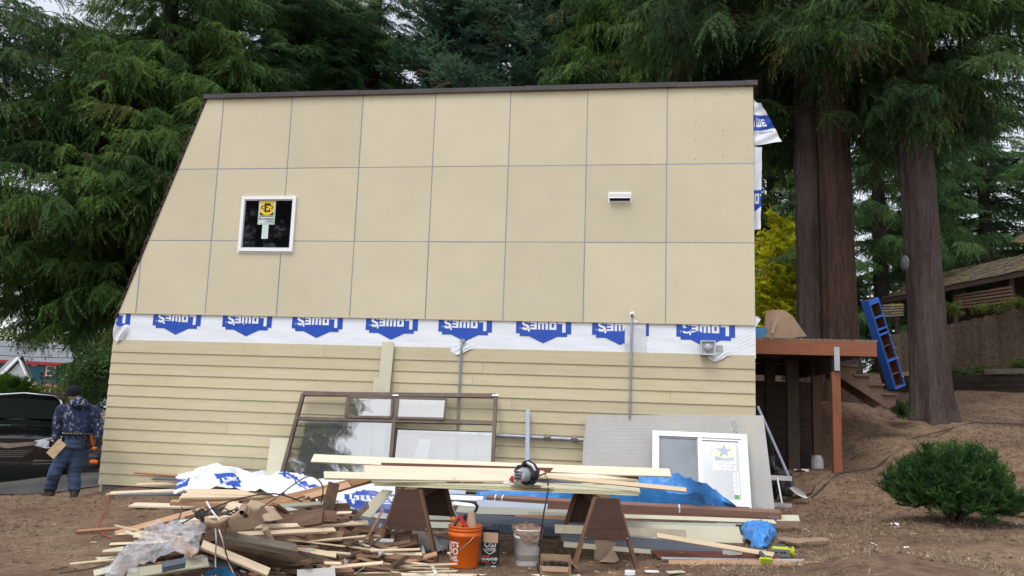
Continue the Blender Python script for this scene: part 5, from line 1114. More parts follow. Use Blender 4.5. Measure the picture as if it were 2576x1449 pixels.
b = MB(); cc = iv @ plane_pt(1853, 1223, Pw, tilt); fl2(rc(-.035, .035, -.20, .20), 0, 0); fl2(rc(-.033, .033, -.185, -.12), 1, .001)
for k in range(13): fl2(rc(-.03 + .012 * (k % 3), .03 - .01 * (k % 2), .18 - k * .022, .19 - k * .022), 2, .001)
b.build('energy_sticker', [SPALE, mat('green_print', (.10, .30, .10), .4, bump=0), SGRY], sw, fixn=False)
# ---- old bronze window leaning on the siding
Pz = V(2.5, -.95, .0); nB = V(0, -1.62, .54).normalized(); cTL = plane_pt(763, 990, V(2, -.10, 1.66), nB); P0b = cTL
def B_(px, py): return plane_pt(px, py, P0b, nB)
cTR, cBL = B_(1247, 994), B_(704, 1206); ow = frame_obj('old_window_frame', 'old bronze aluminium window frame with loose panes leaning on the siding', 'window', cBL, cTR - cTL, nB); iv = ow.matrix_world.inverted()
def bl2(px, py): p = iv @ B_(px, py); return (p.x, p.y)
def strip(b, pa, pb_, w, z0=-.03, z1=.03, mi=0):
    p, q = Vector(pa), Vector(pb_); t = (q - p).normalized(); n = Vector((-t.y, t.x)) * w / 2; b.prism([tuple(p - n), tuple(q - n), tuple(q + n), tuple(p + n)], z0, z1, mi, axis='z')
tl, tr_, bl_, br2 = bl2(763, 991), bl2(1247, 996), bl2(706, 1206), bl2(1237, 1225)
b = MB(); strip(b, tl, tr_, .06); strip(b, bl_, br2, .06); strip(b, tl, bl_, .05, -.032, .032); strip(b, tr_, br2, .05, -.032, .032); b.build('outer_frame', BRONZE, ow)
b = MB(); strip(b, bl2(748, 1053), bl2(1243, 1065), .05, -.028, .028); strip(b, bl2(998, 993), bl2(978, 1215), .055, -.031, .026); strip(b, bl2(876, 995), bl2(868, 1055), .028, -.026, .024); b.build('glazing_bar', BRONZE, ow)
for (a, c, d, e) in (((881, 1001), (989, 1003), (986, 1052), (875, 1050)), ((1004, 1003), (1124, 1006), (1119, 1056), (999, 1053))):
    sa = empty('awning_sash', (0, 0, 0)); sa.parent = ow; P_ = [bl2(*k) for k in (a, c, d, e)]; b = MB()
    for k in range(4): strip(b, P_[k], P_[(k + 1) % 4], .035, .0305, .05)
    b.build('sash_frame', BRONZE, sa); b = MB(); b.prism(P_, .036, .040, axis='z'); b.build('pane', GLASS, sa)
b = MB(); b.prism([bl2(752, 1058), bl2(992, 1064), bl2(978, 1212), bl2(712, 1203)], -.006, -.002, axis='z'); b.build('pane', GLASS, ow)
b = MB(); b.prism([bl2(1000, 1080), bl2(1238, 1087), bl2(1234, 1222), bl2(985, 1216)], -.02, -.016, axis='z'); b.build('pane', GLASS, ow)
b = MB(); strip(b, bl2(998, 1079), bl2(1238, 1086), .014, -.021, -.013); strip(b, bl2(999, 1080), bl2(984, 1215), .014, -.021, -.013); b.build('pane_edge', TRIMB, ow)
for k in ((997, 997), (1247, 997)): p = bl2(*k); MB().box((p[0], p[1], .04), (.09, .02, .02)).build('latch', ALU, ow)
# ---- things leaning on the wall
def lean_board(label, px0, py0, y0, px1, py1, y1, w, t, m, cat='board', name='leaning_board', n=(0, -1, .25)):
    p, q = atY(px0, py0, y0), atY(px1, py1, y1); e = beam(name, p, q, w, t, m, None, n); tag(e, label, cat); return e
lean_board('tall cream siding offcut standing against the wall wrap', 977, 860, -.05, 945, 1195, -.22, .19, .010, FIBRE)
lean_board('shorter cream offcut beside the tall siding offcut', 949, 950, -.05, 925, 1195, -.2, .10, .010, FIBRE)
lean_board('pale blue grey grooved trim board standing upright against the siding', 1328, 1032, -.07, 1326, 1225, -.45, .06, .03, BLUELIGHT)
def lean_poly(name, label, pix, y0, m, tilt_=.25, th=.01, cat='panel'):
    P0 = atY(*pix[0], y0); n = V(0, -1, tilt_).normalized(); e = frame_obj(name, label, cat, P0, V(1, 0, 0), n); iv_ = e.matrix_world.inverted()
    b = MB(); b.prism([tuple((iv_ @ plane_pt(px, py, P0, n)).xy) for px, py in pix], -th, 0, axis='z'); b.build('sheet', m, e); return e
lean_poly('leaning_offcut', 'tall cream panel offcut leaning left of the bronze window', [(681, 1102), (735, 1104), (722, 1210), (668, 1196)], -.32, FIBRE, .35)
lean_poly('leaning_offcut', 'triangular cream offcut in front of the tall offcut by the bronze window', [(668, 1190), (735, 1138), (712, 1212)], -.5, FIBRE, .35)
lean_poly('leaning_offcut', 'wide pale sheet seen through the lower left pane', [(770, 1062), (940, 1052), (925, 1215), (735, 1215)], -.18, PNLGREY, .3)
lean_poly('leaning_offcut', 'small grey sheet seen behind the middle glazing bar', [(930, 1140), (1012, 1150), (1000, 1225), (915, 1225)], -.24, FIBREBACK, .3)
lean_poly('leaning_offcut', 'white sheet seen through the lower right pane', [(1055, 1105), (1085, 1106), (1062, 1215), (1020, 1215)], -.2, WHITEP, .3)
# ---- ladder lying on its side
ld = empty('aluminium_ladder', tuple(atY(1990, 1275, -.28)), 'aluminium ladder lying on its edge behind the white slider window', 'ladder'); L0 = ld.location.copy()
for py_, y_ in ((1204, -.22), (1273, -.34)):
    q = atY(1992, py_, y_); beam('rail', V(q.x - 2.3, y_, q.z + .03) - L0, q - L0, .03, .065, ALU, ld)
qa, qb = atY(1955, 1204, -.23), atY(1968, 1272, -.33)
for k in range(6): MB().tube([qa - L0 - V(.32 * k, 0, 0), qb - L0 - V(.32 * k, 0, 0)], .018, 10).build('rung', ALU, ld)
# ---- shovel
a, m1, m2 = atY(1906, 1022, .02), atY(1984, 1198, -.1), atY(1993, 1226, -.16); sv = empty('shovel', tuple(m2), 'old shovel with a grey shaft leaning on the house corner', 'shovel'); O_ = sv.location.copy()
MB().tube([a - O_, m1 - O_], .019, 10).build('shaft', mat('grey_painted_shaft', (.24, .26, .33), .5, var=.2, scale=10), sv); MB().tube([m1 - O_, m1.lerp(m2, .5) - O_ + V(.01, 0, 0), m2 - O_], [.021, .019, .022], 10).build('socket', mat('rusty_iron', (.09, .06, .05), .6, .5), sv)
t1 = atY(2031, 1254, -.30); d_ = (t1 - m2); sd_ = d_.cross(V(.35, -.5, 1)).normalized() * .085; up_ = d_.cross(sd_).normalized()
b = MB(); b.grid(lambda u, v: (m2 - O_) + d_ * v + sd_ * (2 * u - 1) * (1 - .8 * max(0, v - .55) ** 1.5 * 3.2 if v > .55 else .75 + .25 * min(1, v * 4)) + up_ * (.02 * (1 - (2 * u - 1) ** 2) * -1), 8, 10); b.build('blade', mat('worn_steel_blade', (.42, .40, .37), .4, .7, var=.3, scale=8), sv)
# ---- mower behind the panel
mw = empty('push_mower', tuple(gclear(atY(1955, 1250, .35))), 'black folded lawn mower with a grey wheel beside the leaning panel', 'mower'); O_ = mw.location.copy()
def mp_(px, py, y=.3): return atY(px, py, y) - O_
for px_, py_, y_ in ((1944, 1166, .25), (1972, 1226, .05), (1950, 1235, .5)):
    c = mp_(px_, py_, y_); wl = empty('wheel', tuple(c)); wl.parent = mw; Mw = Matrix.Rotation(rad(70), 4, 'Z') @ Matrix.Rotation(rad(90), 4, 'X')
    MB().lathe([(.075, -.03), (.105, -.03), (.115, -.02), (.115, .02), (.105, .03), (.075, .03)], 20, M=Mw).build('tyre', RUBBER, wl); b = MB(); b.lathe([(.0, .015), (.03, .02), (.075, .012)], 16, M=Mw); b.lathe([(.0, -.015), (.03, -.02), (.075, -.012)], 16, M=Mw); b.build('hub', GREYPL if px_ == 1944 else BLACKPL, wl)
b = MB(); b.cbox(mp_(1965, 1205, .2), (.22, .3, .26), .05); b.cbox(mp_(1975, 1235, .1), (.2, .26, .14), .04); b.cbox(mp_(1950, 1190, .3), (.16, .2, .2), .05); b.build('housing', BLACKPL, mw)
MB().tube([mp_(1950, 1200), mp_(1945, 1140), mp_(1925, 1070, .15)], .014, 8).build('handle', BLACKPL, mw); MB().tube([mp_(1975, 1205), mp_(1990, 1190), mp_(1996, 1225)], .018, 8).build('hose', BLACKPL, mw)
# ---- sawhorses and the work top
def sawhorse(label, pl_, pr_):
    a, c = atZ(*pl_, 0), atZ(*pr_, 0); a.z = c.z = 0; mid = (a + c) / 2; s = empty('sawhorse', (mid.x, mid.y, gz(mid.x, mid.y)), label, 'sawhorse', 'sawhorses', rz=math.atan2((c - a).y, (c - a).x) + rad(2)); hw = (c - a).length / 2; Hh = .675
    for yy in (0, .95):
        for sx in (-1, 1): beam('leg', V(sx * hw, yy, 0), V(sx * .10, yy, Hh), .032, .075, LEGWOOD, s, (0, 1, 0))
        w1, w2 = .10, .10 + (hw - .10) * .50; b = MB(); o_ = -.036 if yy == 0 else .036; b.prism([(-w1, Hh + .0), (w1, Hh + .0), (w2 + .01, Hh * .45), (-w2 - .01, Hh * .45)], yy + o_ - .006, yy + o_ + .006); g_ = b.build('gusset', PLYRED, s)
        if yy == 0:
            for sx in (-1, 1): MB().sphere((sx * (w2 - .012), -.044, Hh * .48), .006, 8, 5).build('screw_head', ALU, g_)
    MB().bx(-.05, .05, -.028, .975, Hh - .10, Hh + .004).build('ridge_beam', LEGWOOD, s); return s
sawhorse('left brown sawhorse behind the debris pile and orange bucket', (943, 1414), (1100, 1426)); sawhorse('right brown sawhorse with a plywood gusset beside the carton of nails', (1437, 1446), (1606, 1450))
zs = .69
def sheet_on_table(label, pix, z, t, m):
    P_ = [atZ(px, py, z) for px, py in pix]; c = sum(P_, V(0, 0, 0)) / 4; e = empty('work_sheet', (c.x, c.y, z), label, 'sheet', 'fibre cement sheets on the sawhorses'); b = MB(); b.prism([(p.x - c.x, p.y - c.y) for p in P_], 0, t, axis='z'); b.build('sheet', m, e)
sheet_on_table('lowest cream sheet on the sawhorses', [(940, 1222), (1607, 1247), (1606, 1216), (995, 1196)], zs, .010, FIBRE)
sheet_on_table('middle cream sheet on the sawhorses, yellow edge', [(936, 1217), (1611, 1243), (1607, 1212), (1000, 1193)], zs + .013, .010, mat('yellow_edge_sheet', (.50, .45, .24), .8, rnd=0))
sheet_on_table('topmost cream sheet on the sawhorses dusted with sawdust', [(934, 1213), (1610, 1238), (1604, 1206), (1002, 1189)], zs + .026, .011, FIBRE)
ZT2 = zs + .04
# ---- circular saw
pc = atZ(1322, 1219, ZT2 + .025); cs = empty('circular_saw', tuple(pc), 'silver and black corded circular saw resting on the cream sheets', 'saw', rz=rad(-8)); cs.rotation_euler = (rad(-6), rad(3), rad(-14))
MB().cbox((0, .02, .004), (.29, .17, .006), .002).build('base_plate', mat('grey_saw_shoe', (.10, .105, .12), .4, .6), cs)
b = MB(); b.lathe([(.0, -.03), (.098, -.03), (.104, -.02), (.104, .02), (.098, .03), (0, .03)], 24, M=Matrix.Translation((-.005, .065, .095)) @ Matrix.Rotation(rad(90), 4, 'X')); b.build('blade_guard', mat('dark_guard', (.05, .05, .055), .4, .4), cs)
b = MB(); b.lathe([(0, -.03), (.07, -.03), (.074, .02), (.064, .05), (.058, .10), (.060, .125), (.052, .142), (.0, .148)], 22, M=Matrix.Translation((-.03, .01, .085)) @ Matrix.Rotation(rad(95), 4, 'X')); mo = b.build('motor_housing', SILV, cs)
for k in range(9): MB().box((-.03 - .036 + k * .009, -.139, .085 + (.02 if k % 2 else .022)), (.004, .006, .028)).build('vent_slot', BLACKPL, mo); MB().box((-.03 - .03 + k * .0075, -.139, .050), (.0035, .006, .018)).build('vent_slot', BLACKPL, mo)
MB().box((-.03, -.1405, .079), (.07, .006, .016)).build('maker_plate', BLACKPL, mo); MB().box((-.052, -.1445, .079), (.012, .003, .012)).build('red_badge', RED, mo)
b = MB(); b.tube([(-.07, .035, .15), (-.05, .03, .195), (.0, .02, .215), (.06, .01, .185), (.105, .0, .13), (.10, .0, .085), (.05, .01, .07)], [.02, .024, .022, .024, .028, .026, .02], 12, flat=.8); b.build('rear_handle', BLACKPL, cs)
MB().tube([(-.01, .008, .205), (.05, .0, .185), (.09, -.008, .14)], [.016, .017, .014], 8).build('handle_inlay', SILV, cs); MB().tube([(-.10, .03, .06), (-.125, .02, .11), (-.10, .02, .155), (-.06, .02, .165)], [.018, .02, .022, .02], 10).build('front_knob', BLACKPL, cs)
MB().box((-.135, -.02, .035), (.04, .02, .05), R=Matrix.Rotation(.5, 3, 'Y')).build('depth_lever', RED, cs); MB().box((.118, .05, .155), (.04, .02, .015)).build('guard_lever', RED, cs); MB().tube([(.09, 0, .085), (.13, -.02, .10), (.155, -.03, .10)], [.012, .008, .006], 8).build('cord_boot', BLACKPL, cs)
c0 = pc + V(.15, -.03, .10)
cp = [c0, atZ(1372, 1190, ZT2 + .09), atZ(1379, 1215, ZT2 + .02), atY(1378, 1240, pc.y - .33), atY(1368, 1290, pc.y - .38), atY(1361, 1340, pc.y - .4), atZ(1352, 1395, .06), atZ(1352, 1430, .02), atZ(1360, 1446, .015), atZ(1362, 1470, .015)]
tag(MB().tube(cp, .0075, 6).build('power_cord', CABLE), 'black power cord hanging from the circular saw to the ground', 'cord')
# ---- blocks and offcuts on the table
def block(label, px, py, z, dims, rz, m, cat='wood block', name='wood_block', group=None, rx=0):
    p = atZ(px, py, z); o = MB().cbox((0, 0, 0), dims, .003).build(name, m, None, (p.x, p.y, z + dims[2] / 2), (rx, 0, rz)); tag(o, label, cat, group); return o
block('left small brown wood block on the cream sheets', 1140, 1213, ZT2, (.10, .12, .05), rad(-12), PINKWOOD); block('right angled brown wood block on the cream sheets', 1190, 1214, ZT2, (.19, .09, .05), rad(24), PINKWOOD)
block('white offcut under the saw base', 1318, 1223, ZT2, (.26, .07, .012), rad(-4), PRIMED, 'offcut'); block('small white offcut left of the saw', 1279, 1217, ZT2, (.10, .06, .02), rad(8), WHITEP, 'offcut')
block('tan wedge offcut right of the saw', 1368, 1227, ZT2, (.17, .08, .016), rad(-12), PINE, 'offcut'); block('short tan offcut behind the saw base', 1360, 1210, ZT2, (.09, .05, .025), rad(-20), PINE, 'offcut'); block('stubby tan offcut under the thin batten', 1506, 1218, ZT2, (.12, .05, .018), rad(-3), PINE, 'offcut')
# ---- buckets
def ground_at(px, py):
    return atG(px, py, 0.0)
pbk = ground_at(1166, 1424); bk = empty('orange_bucket', tuple(pbk), 'bright orange plastic bucket full of tools', 'bucket')
to_cam = math.atan2(CAM_C[1] - pbk.y, CAM_C[0] - pbk.x); Hb = .365
def rb(z): return .131 + .019 * z / Hb
b = MB(); b.lathe([(0, .004), (.128, .0), (.132, .01), (rb(.27), .27), (rb(.27) + .007, .272), (rb(.30) + .008, .30), (rb(.30) + .002, .302), (rb(.325), .325), (rb(.33) + .006, .327), (rb(.335) + .006, .337), (rb(.34), .34), (rb(.35), .352), (rb(.35) + .007, .355), (rb(.36) + .007, .365), (rb(.36) - .002, .366), (rb(.3) - .004, .28), (.125, .02), (0, .018)], 48); b.build('shell', ORANGE, bk)
b = MB(); aC = to_cam - rad(47)
for txt, zc_, sz in (("LET'S", .205, .062), ('DO', .145, .085), ('THIS.', .082, .062)):
    vs_, fs_ = text_geo(txt, sz, .018, 0, .92); b.add([((rb(zc_ + v) + .0012) * math.cos(aC + u / .14), (rb(zc_ + v) + .0012) * math.sin(aC + u / .14), zc_ + v) for u, v in vs_], fs_)
b.build('lettering', WHITEP, bk, fixn=False)
a1, a2 = to_cam - rad(75), to_cam + rad(32); hp = [V((rb(.29) + .012) * math.cos(a2), (rb(.29) + .012) * math.sin(a2), .285)]
for s in np.linspace(.15, 1, 8): a = _lerp(a2, a1 + .2, s); hp.append(V((rb(.2) + .022) * math.cos(a), (rb(.2) + .022) * math.sin(a), .285 - .16 * math.sin(s * math.pi / 2)))
b = MB(); b.tube(hp, .0025, 6); b.build('bail_wire', STEEL, bk); MB().tube([hp[-2], hp[-1]], .009, 10).build('grip', WHITEPL, bk)
tz = pbk.z + .33
def in_bucket(dx, dy, dz): 
    f = V(math.cos(to_cam), math.sin(to_cam), 0); rt = V(-f.y, f.x, 0); return pbk + rt * dx + f * dy + V(0, 0, dz)
o = empty('caulking_gun', tuple(in_bucket(-.05, .04, .30)), 'orange handled caulking gun sticking out of the orange bucket', 'tool'); q0 = o.location.copy()
MB().box(in_bucket(-.02, .06, .40) - q0, (.035, .02, .14), R=Matrix.Rotation(rad(-38), 3, 'Y')).build('trigger_handle', RED, o); MB().tube([in_bucket(-.12, .03, .34) - q0, in_bucket(-.07, .05, .44) - q0], .022, 10).build('barrel', STEEL, o); MB().tube([in_bucket(-.07, .05, .44) - q0, in_bucket(-.11, .03, .50) - q0, in_bucket(-.13, .02, .54) - q0], .004, 6).build('push_rod', STEEL, o); MB().lathe([(0, 0), (.025, 0), (.025, .015), (0, .015)], 12, M=Matrix.Translation(in_bucket(-.11, .05, .42) - q0) @ Matrix.Rotation(rad(80), 4, 'X')).build('cap', ORANGE, o)
o = MB().cbox((0, 0, 0), (.06, .05, .13), .006).build('black_tool_case', BLACKPL, None, tuple(in_bucket(.005, -.02, .39)), (0, rad(6), .2)); tag(o, 'black case standing in the orange bucket', 'case')
o = empty('pry_bar', tuple(in_bucket(.06, -.06, .30)), 'black hooked pry bar rising from the orange bucket', 'pry bar'); q0 = o.location.copy(); MB().tube([in_bucket(.055, -.05, .25) - q0, in_bucket(.075, -.06, .46) - q0, in_bucket(.10, -.06, .50) - q0, in_bucket(.105, -.06, .53) - q0, in_bucket(.085, -.06, .555) - q0, in_bucket(.05, -.06, .56) - q0], [.012, .012, .014, .016, .014, .006], 8).build('bar', BLACKPL, o)
b = MB(); q0 = in_bucket(.06, .02, .28)
def _curl(u, v): a = u * 4.2 - 2.2; r1 = .062 * (1 - .5 * v); return in_bucket(.055 + r1 * math.sin(a), .015 + r1 * math.cos(a) * .8, .28 + .22 * v * (1 - .25 * abs(u - .5))) - q0
b.grid(_curl, 16, 8); tag(b.build('paper_cone', KRAFT, None, tuple(q0)), 'rolled brown paper cone in the orange bucket', 'paper')
# white bucket with bag
pw = ground_at(1324, 1420); wb = empty('white_bucket', tuple(pw), 'dirty white plastic bucket with a brown bag over its rim', 'bucket'); tcw = math.atan2(CAM_C[1] - pw.y, CAM_C[0] - pw.x)
def sq(r, a, e=.30): return r / max(.001, (abs(math.cos(a)) ** 4 + abs(math.sin(a)) ** 4) ** .25)
DIRTW = mat('dirty_white_plastic', (.68, .68, .67), .5, var=.12, scale=4, bump=.05, rnd=0, stain=(.42, .38, .34), stain_amt=.5)
b = MB(); prof = [(0, .002), (.105, .0), (.11, .01), (.118, .25), (.126, .252), (.126, .275), (.12, .277), (.12, .32), (.127, .322), (.127, .335), (.118, .335), (.112, .05), (0, .04)]; n_ = 36; vs = []
for r1, z in prof:
    for j in range(n_): a = 2 * math.pi * j / n_; k = sq(r1, a); vs.append((k * math.cos(a + tcw + .15), k * math.sin(a + tcw + .15), z))
b.add(vs, [(i * n_ + j, i * n_ + (j + 1) % n_, (i + 1) * n_ + (j + 1) % n_, (i + 1) * n_ + j) for i in range(len(prof) - 1) for j in range(n_)], 0, True); b.build('shell', DIRTW, wb)
b = MB(); b.tube([V(.13 * math.cos(tcw + a), .13 * math.sin(tcw + a), .262 - .02 * math.cos(a)) for a in np.linspace(-1.2, 1.2, 9)], .004, 6); b.build('handle', DIRTW, wb)
BAG = mat('brown_thin_bag', (.30, .20, .155), .35, var=.25, scale=6, bump=.8, bscale=20, alpha=.85, rnd=0, bdist=.02)
b = MB(); 
def _bag(u, v):
    a = u * 2 * math.pi; fr = .5 + .5 * math.cos(a - .35); k = .128 + .012 * math.sin(v * 3.1) + .016 * mnoise.noise(V(u * 8, v * 5, 2)) + .016 * v; z = .325 + .045 * (1 - v) * (1 + 1.2 * mnoise.noise(V(u * 11, v * 6, 5))) - v * (.0 + .12 * fr ** 3)
    if v < .35: k *= v / .35 * .9 + .1
    return V(k * math.cos(tcw + a), k * math.sin(tcw + a), z)
b.grid(_bag, 48, 16); tag(b.build('plastic_bag', BAG, None, tuple(pw)), 'crumpled brown translucent bag hanging over the white bucket', 'bag')
# black sealant carton
px_ = ground_at(1232, 1424); ob = empty('black_carton', tuple(px_), 'tall black sealant carton with white lettering beside the orange bucket', 'carton', rz=rad(4)); bw, bd, bh = .152, .15, .315
BCART = mat('black_printed_card', (.014, .014, .015), .5, var=.15, bump=.05, rnd=0); b = MB()
for q in ((-bw / 2, bw / 2, -bd / 2, -bd / 2 + .004), (-bw / 2, bw / 2, bd / 2 - .004, bd / 2), (-bw / 2, -bw / 2 + .004, -bd / 2 + .0042, bd / 2 - .0042), (bw / 2 - .004, bw / 2, -bd / 2 + .0042, bd / 2 - .0042)): b.bx(*q, 0, bh)
b.bx(-bw / 2 + .005, bw / 2 - .005, -bd / 2 + .005, bd / 2 - .005, .002, .01); b.build('body', BCART, ob)
b = MB(); b.add([(-bw / 2 + .01, -bd / 2 - .003, bh), (bw / 2, -bd / 2 - .003, bh), (bw / 2 + .004, -bd / 2 - .035, bh - .085), (-bw / 2 + .02, -bd / 2 - .03, bh - .085), (-bw / 2 + .01, -bd / 2 - .0, bh), (bw / 2, -bd / 2 - .0, bh), (bw / 2 + .004, -bd / 2 - .031, bh - .087), (-bw / 2 + .02, -bd / 2 - .026, bh - .087)], [(0, 1, 2, 3), (7, 6, 5, 4), (0, 3, 7, 4), (1, 5, 6, 2), (2, 6, 7, 3)]); b.build('flap', CARD, ob)
b = MB(); b.add([(-bw / 2 - .001, -bd / 2, bh), (-bw / 2 - .001, bd / 2, bh), (-bw / 2 - .04, bd / 2, bh + .02), (-bw / 2 - .035, -bd / 2, bh + .015)], [(0, 1, 2, 3)]); b.build('flap', RED, ob)
b = MB(); yf = -bd / 2 - .0012
for txt, x_, z_, sz, it in (('OSI', .0, .205, .066, .15), ('TOUGHER', .005, .168, .019, .2), ('THAN THE ELEMENTS', .005, .152, .0095, .2), ('QUAD', -.03, .075, .030, .1), ('OSI', .045, .078, .034, .15)): vs_, fs_ = text_geo(txt, sz, .02, it, 1.15 if txt == 'OSI' else 1); b.add([(x_ + u, yf, z_ + v) for u, v in vs_], fs_, 0)
for q in stroke([(-.055, .168), (-.045, .15), (0, .12), (.05, .15), (.055, .168)], .005) + stroke([(.025, .056), (.03, .05), (.045, .038), (.06, .05), (.066, .056)], .003): b.add([(u, yf, v) for u, v in q], [(0, 1, 2, 3)], 0)
for q in (rc(-.07, .0, .095, .108), rc(-.07, .0, .045, .056)): b.add([(u, yf, v) for u, v in q], [(0, 1, 2, 3)], 1)
b.add([(u, yf, v) for u, v in rc(.02, .068, .010, .018)], [(0, 1, 2, 3)], 0); b.build('print', [WHITEP, RED], ob, fixn=False)
GLV = mat('dark_blue_glove', (.025, .035, .055), .7, var=.4, scale=20, bump=.5, bscale=60, rnd=.2); gv = empty('work_gloves', (px_.x, px_.y, px_.z + bh), 'pair of dark blue work gloves piled in the black carton', 'gloves', rz=rad(10)); r_ = random.Random(3)
for h in range(2):
    b = MB(); b.sphere((-.03 + .06 * h, -.01 + .02 * h, .0), (.045, .035, .03), 12, 8); b.build('palm', GLV, gv)
    for k in range(4): x_ = -.07 + .045 * h + k * .024; MB().tube([(x_, .0, .01), (x_ + .006, -.04, .035 + .01 * (k % 2)), (x_ + .012, -.066, .022)], [.013, .013, .010], 8).build('finger', GLV, gv)
# carton of nail coils
pn_ = ground_at(1397, 1446); nb_ = empty('nail_carton', tuple(pn_), 'open brown cardboard carton holding nail coils', 'carton', rz=rad(6)); cw, cdp, chh = .275, .22, .13
b = MB()
for q in ((-cw / 2, cw / 2, -cdp / 2, -cdp / 2 + .004, 0, chh - .035), (-cw / 2, cw / 2, cdp / 2 - .004, cdp / 2, 0, chh + .03), (-cw / 2, -cw / 2 + .004, -cdp / 2 + .0042, cdp / 2 - .0042, 0, chh), (cw / 2 - .004, cw / 2, -cdp / 2 + .0042, cdp / 2 - .0042, 0, chh)): b.bx(*q)
b.bx(-cw / 2 + .005, cw / 2 - .005, -cdp / 2 + .005, cdp / 2 - .005, .002, .008); b.build('body', CARD, nb_)
for q in ([(cw / 2, -cdp / 2, chh), (cw / 2, cdp / 2, chh), (cw / 2 + .05, cdp / 2 + .01, chh - .05), (cw / 2 + .05, -cdp / 2 - .01, chh - .05)], [(-cw / 2, -cdp / 2, chh - .036), (cw / 2 - .02, -cdp / 2, chh - .036), (cw / 2 - .03, -cdp / 2 - .03, chh - .075), (-cw / 2 + .02, -cdp / 2 - .03, chh - .075)]): MB().add(q, [(0, 1, 2, 3)]).build('flap', CARD, nb_)
NAIL = mat('dark_steel_nail', (.12, .125, .13), .4, .8, bump=0); r_ = random.Random(9)
for c_ in range(3):
    b = MB()
    for k in range(44):
        a = 2 * math.pi * k / 44; rr = .04; x_, y_ = -.07 + c_ * .07 + rr * math.cos(a), .02 * (c_ % 2) + rr * math.sin(a); b.tube([(x_, y_, .06), (x_ + .002, y_, .108 + r_.uniform(0, .012))], .0016, 4, cap=False)
    tag(b.build('nail_coil', NAIL, nb_), kind='stuff')
# curled brown paper roll
pk = ground_at(1522, 1408); kr = empty('paper_roll', tuple(pk), 'curled brown builder paper standing under the right sawhorse', 'paper'); b = MB()
def _roll(u, v): a = -2.6 + u * 5.6; rr = .115 - .035 * u; return V(rr * math.cos(a) * 1.05, rr * math.sin(a) * .8, .005 + .225 * v * (1 - .25 * math.sin(u * 3.1)) )
b.grid(_roll, 26, 6); b.build('sheet', KRAFT, kr); b = MB(); b.grid(lambda u, v: V(-.02 + .16 * u - .04 * v, -.10 - .11 * v, .01 + .10 * (1 - v) * math.sin(u * 3.1) + .008), 10, 6); b.build('torn_flap', KRAFT, kr)
# ---- yellow tools at right
pt = ground_at(1925, 1416); o = empty('cordless_drill', tuple(pt + V(0, 0, .045)), 'lime and grey cordless driver without battery lying on the boards', 'drill', rz=rad(0)); q0 = o.location.copy()
def tp(px, py, z): return atZ(px, py, pt.z + z) - q0
b = MB(); c_ = tp(1927, 1411, .04); b.cbox(c_, (.125, .05, .062), .012); b.build('battery_socket', LIME, o); MB().cbox(c_ + V(0, -.0255, 0), (.10, .004, .042), .002).build('socket_recess', mat('dark_lime', (.22, .27, .01), .5, bump=0), o)
hh = [tp(1924, 1405, .06), tp(1914, 1393, .09), tp(1905, 1385, .10)]; MB().tube(hh, [.026, .022, .026], 12).build('grip', DGREY, o); MB().tube([hh[1] + V(.012, -.018, .004), hh[0] + V(.01, -.02, .006)], .010, 8).build('grip_inlay', LIME, o); MB().tube([hh[2] + V(-.03, 0, .01), hh[2] + V(.06, .02, .0)], [.030, .026], 12).build('motor_body', DGREY, o); MB().tube([hh[2] + V(.06, .02, 0), hh[2] + V(.085, .025, 0)], .014, 10).build('chuck', STEEL, o)
pj = ground_at(1965, 1412); o = empty('jigsaw', tuple(pj + V(0, 0, .04)), 'lime and grey cordless jigsaw lying on its side on the boards', 'jigsaw', rz=rad(-4))
MB().cbox((0, -.03, .04), (.155, .008, .075), .003).build('shoe', mat('grey_steel_shoe', (.24, .25, .27), .4, .5), o)
for x_ in (-.045, -.0, .03): MB().box((x_, -.0345, .045), (.025, .003, .014)).build('slot', BLACKPL, o)
MB().cbox((.0, .025, .065), (.17, .085, .06), .02).build('body', LIME, o); MB().tube([(.07, .02, .05), (.105, .02, .05)], [.045, .03], 12).build('battery_foot', LIME, o); MB().lathe([(0, 0), (.052, 0), (.052, .018), (0, .018)], 16, M=Matrix.Translation((.10, .015, .05)) @ Matrix.Rotation(rad(90), 4, 'Y')).build('end_plate', LIME, o); MB().tube([(-.06, .03, .10), (.04, .03, .10)], .016, 8).build('top_grip', DGREY, o); MB().tube([(.118, .0, .03), (.15, -.005, .03)], .005, 6).build('blade', STEEL, o)
# ---- orange garden tool in the shade by the left corner
pt = gclear(atY(240, 1200, 1.5)); o = empty('garden_blower', tuple(pt), 'orange and black garden machine in the shade by the left house corner', 'machine')
def gp_(px, py, y=1.4): return atY(px, py, y) - pt
MB().cbox(gp_(240, 1160), (.24, .2, .26), .05).build('engine', BLACKPL, o); MB().cbox(gp_(236, 1162, 1.25), (.16, .05, .07), .02).build('cover', ORANGE, o); MB().cbox(gp_(237, 1128, 1.3), (.10, .05, .05), .015).build('tank_cap', ORANGE, o); MB().tube([gp_(228, 1140), gp_(232, 1120), gp_(246, 1118)], .018, 8).build('handle', BLACKPL, o)
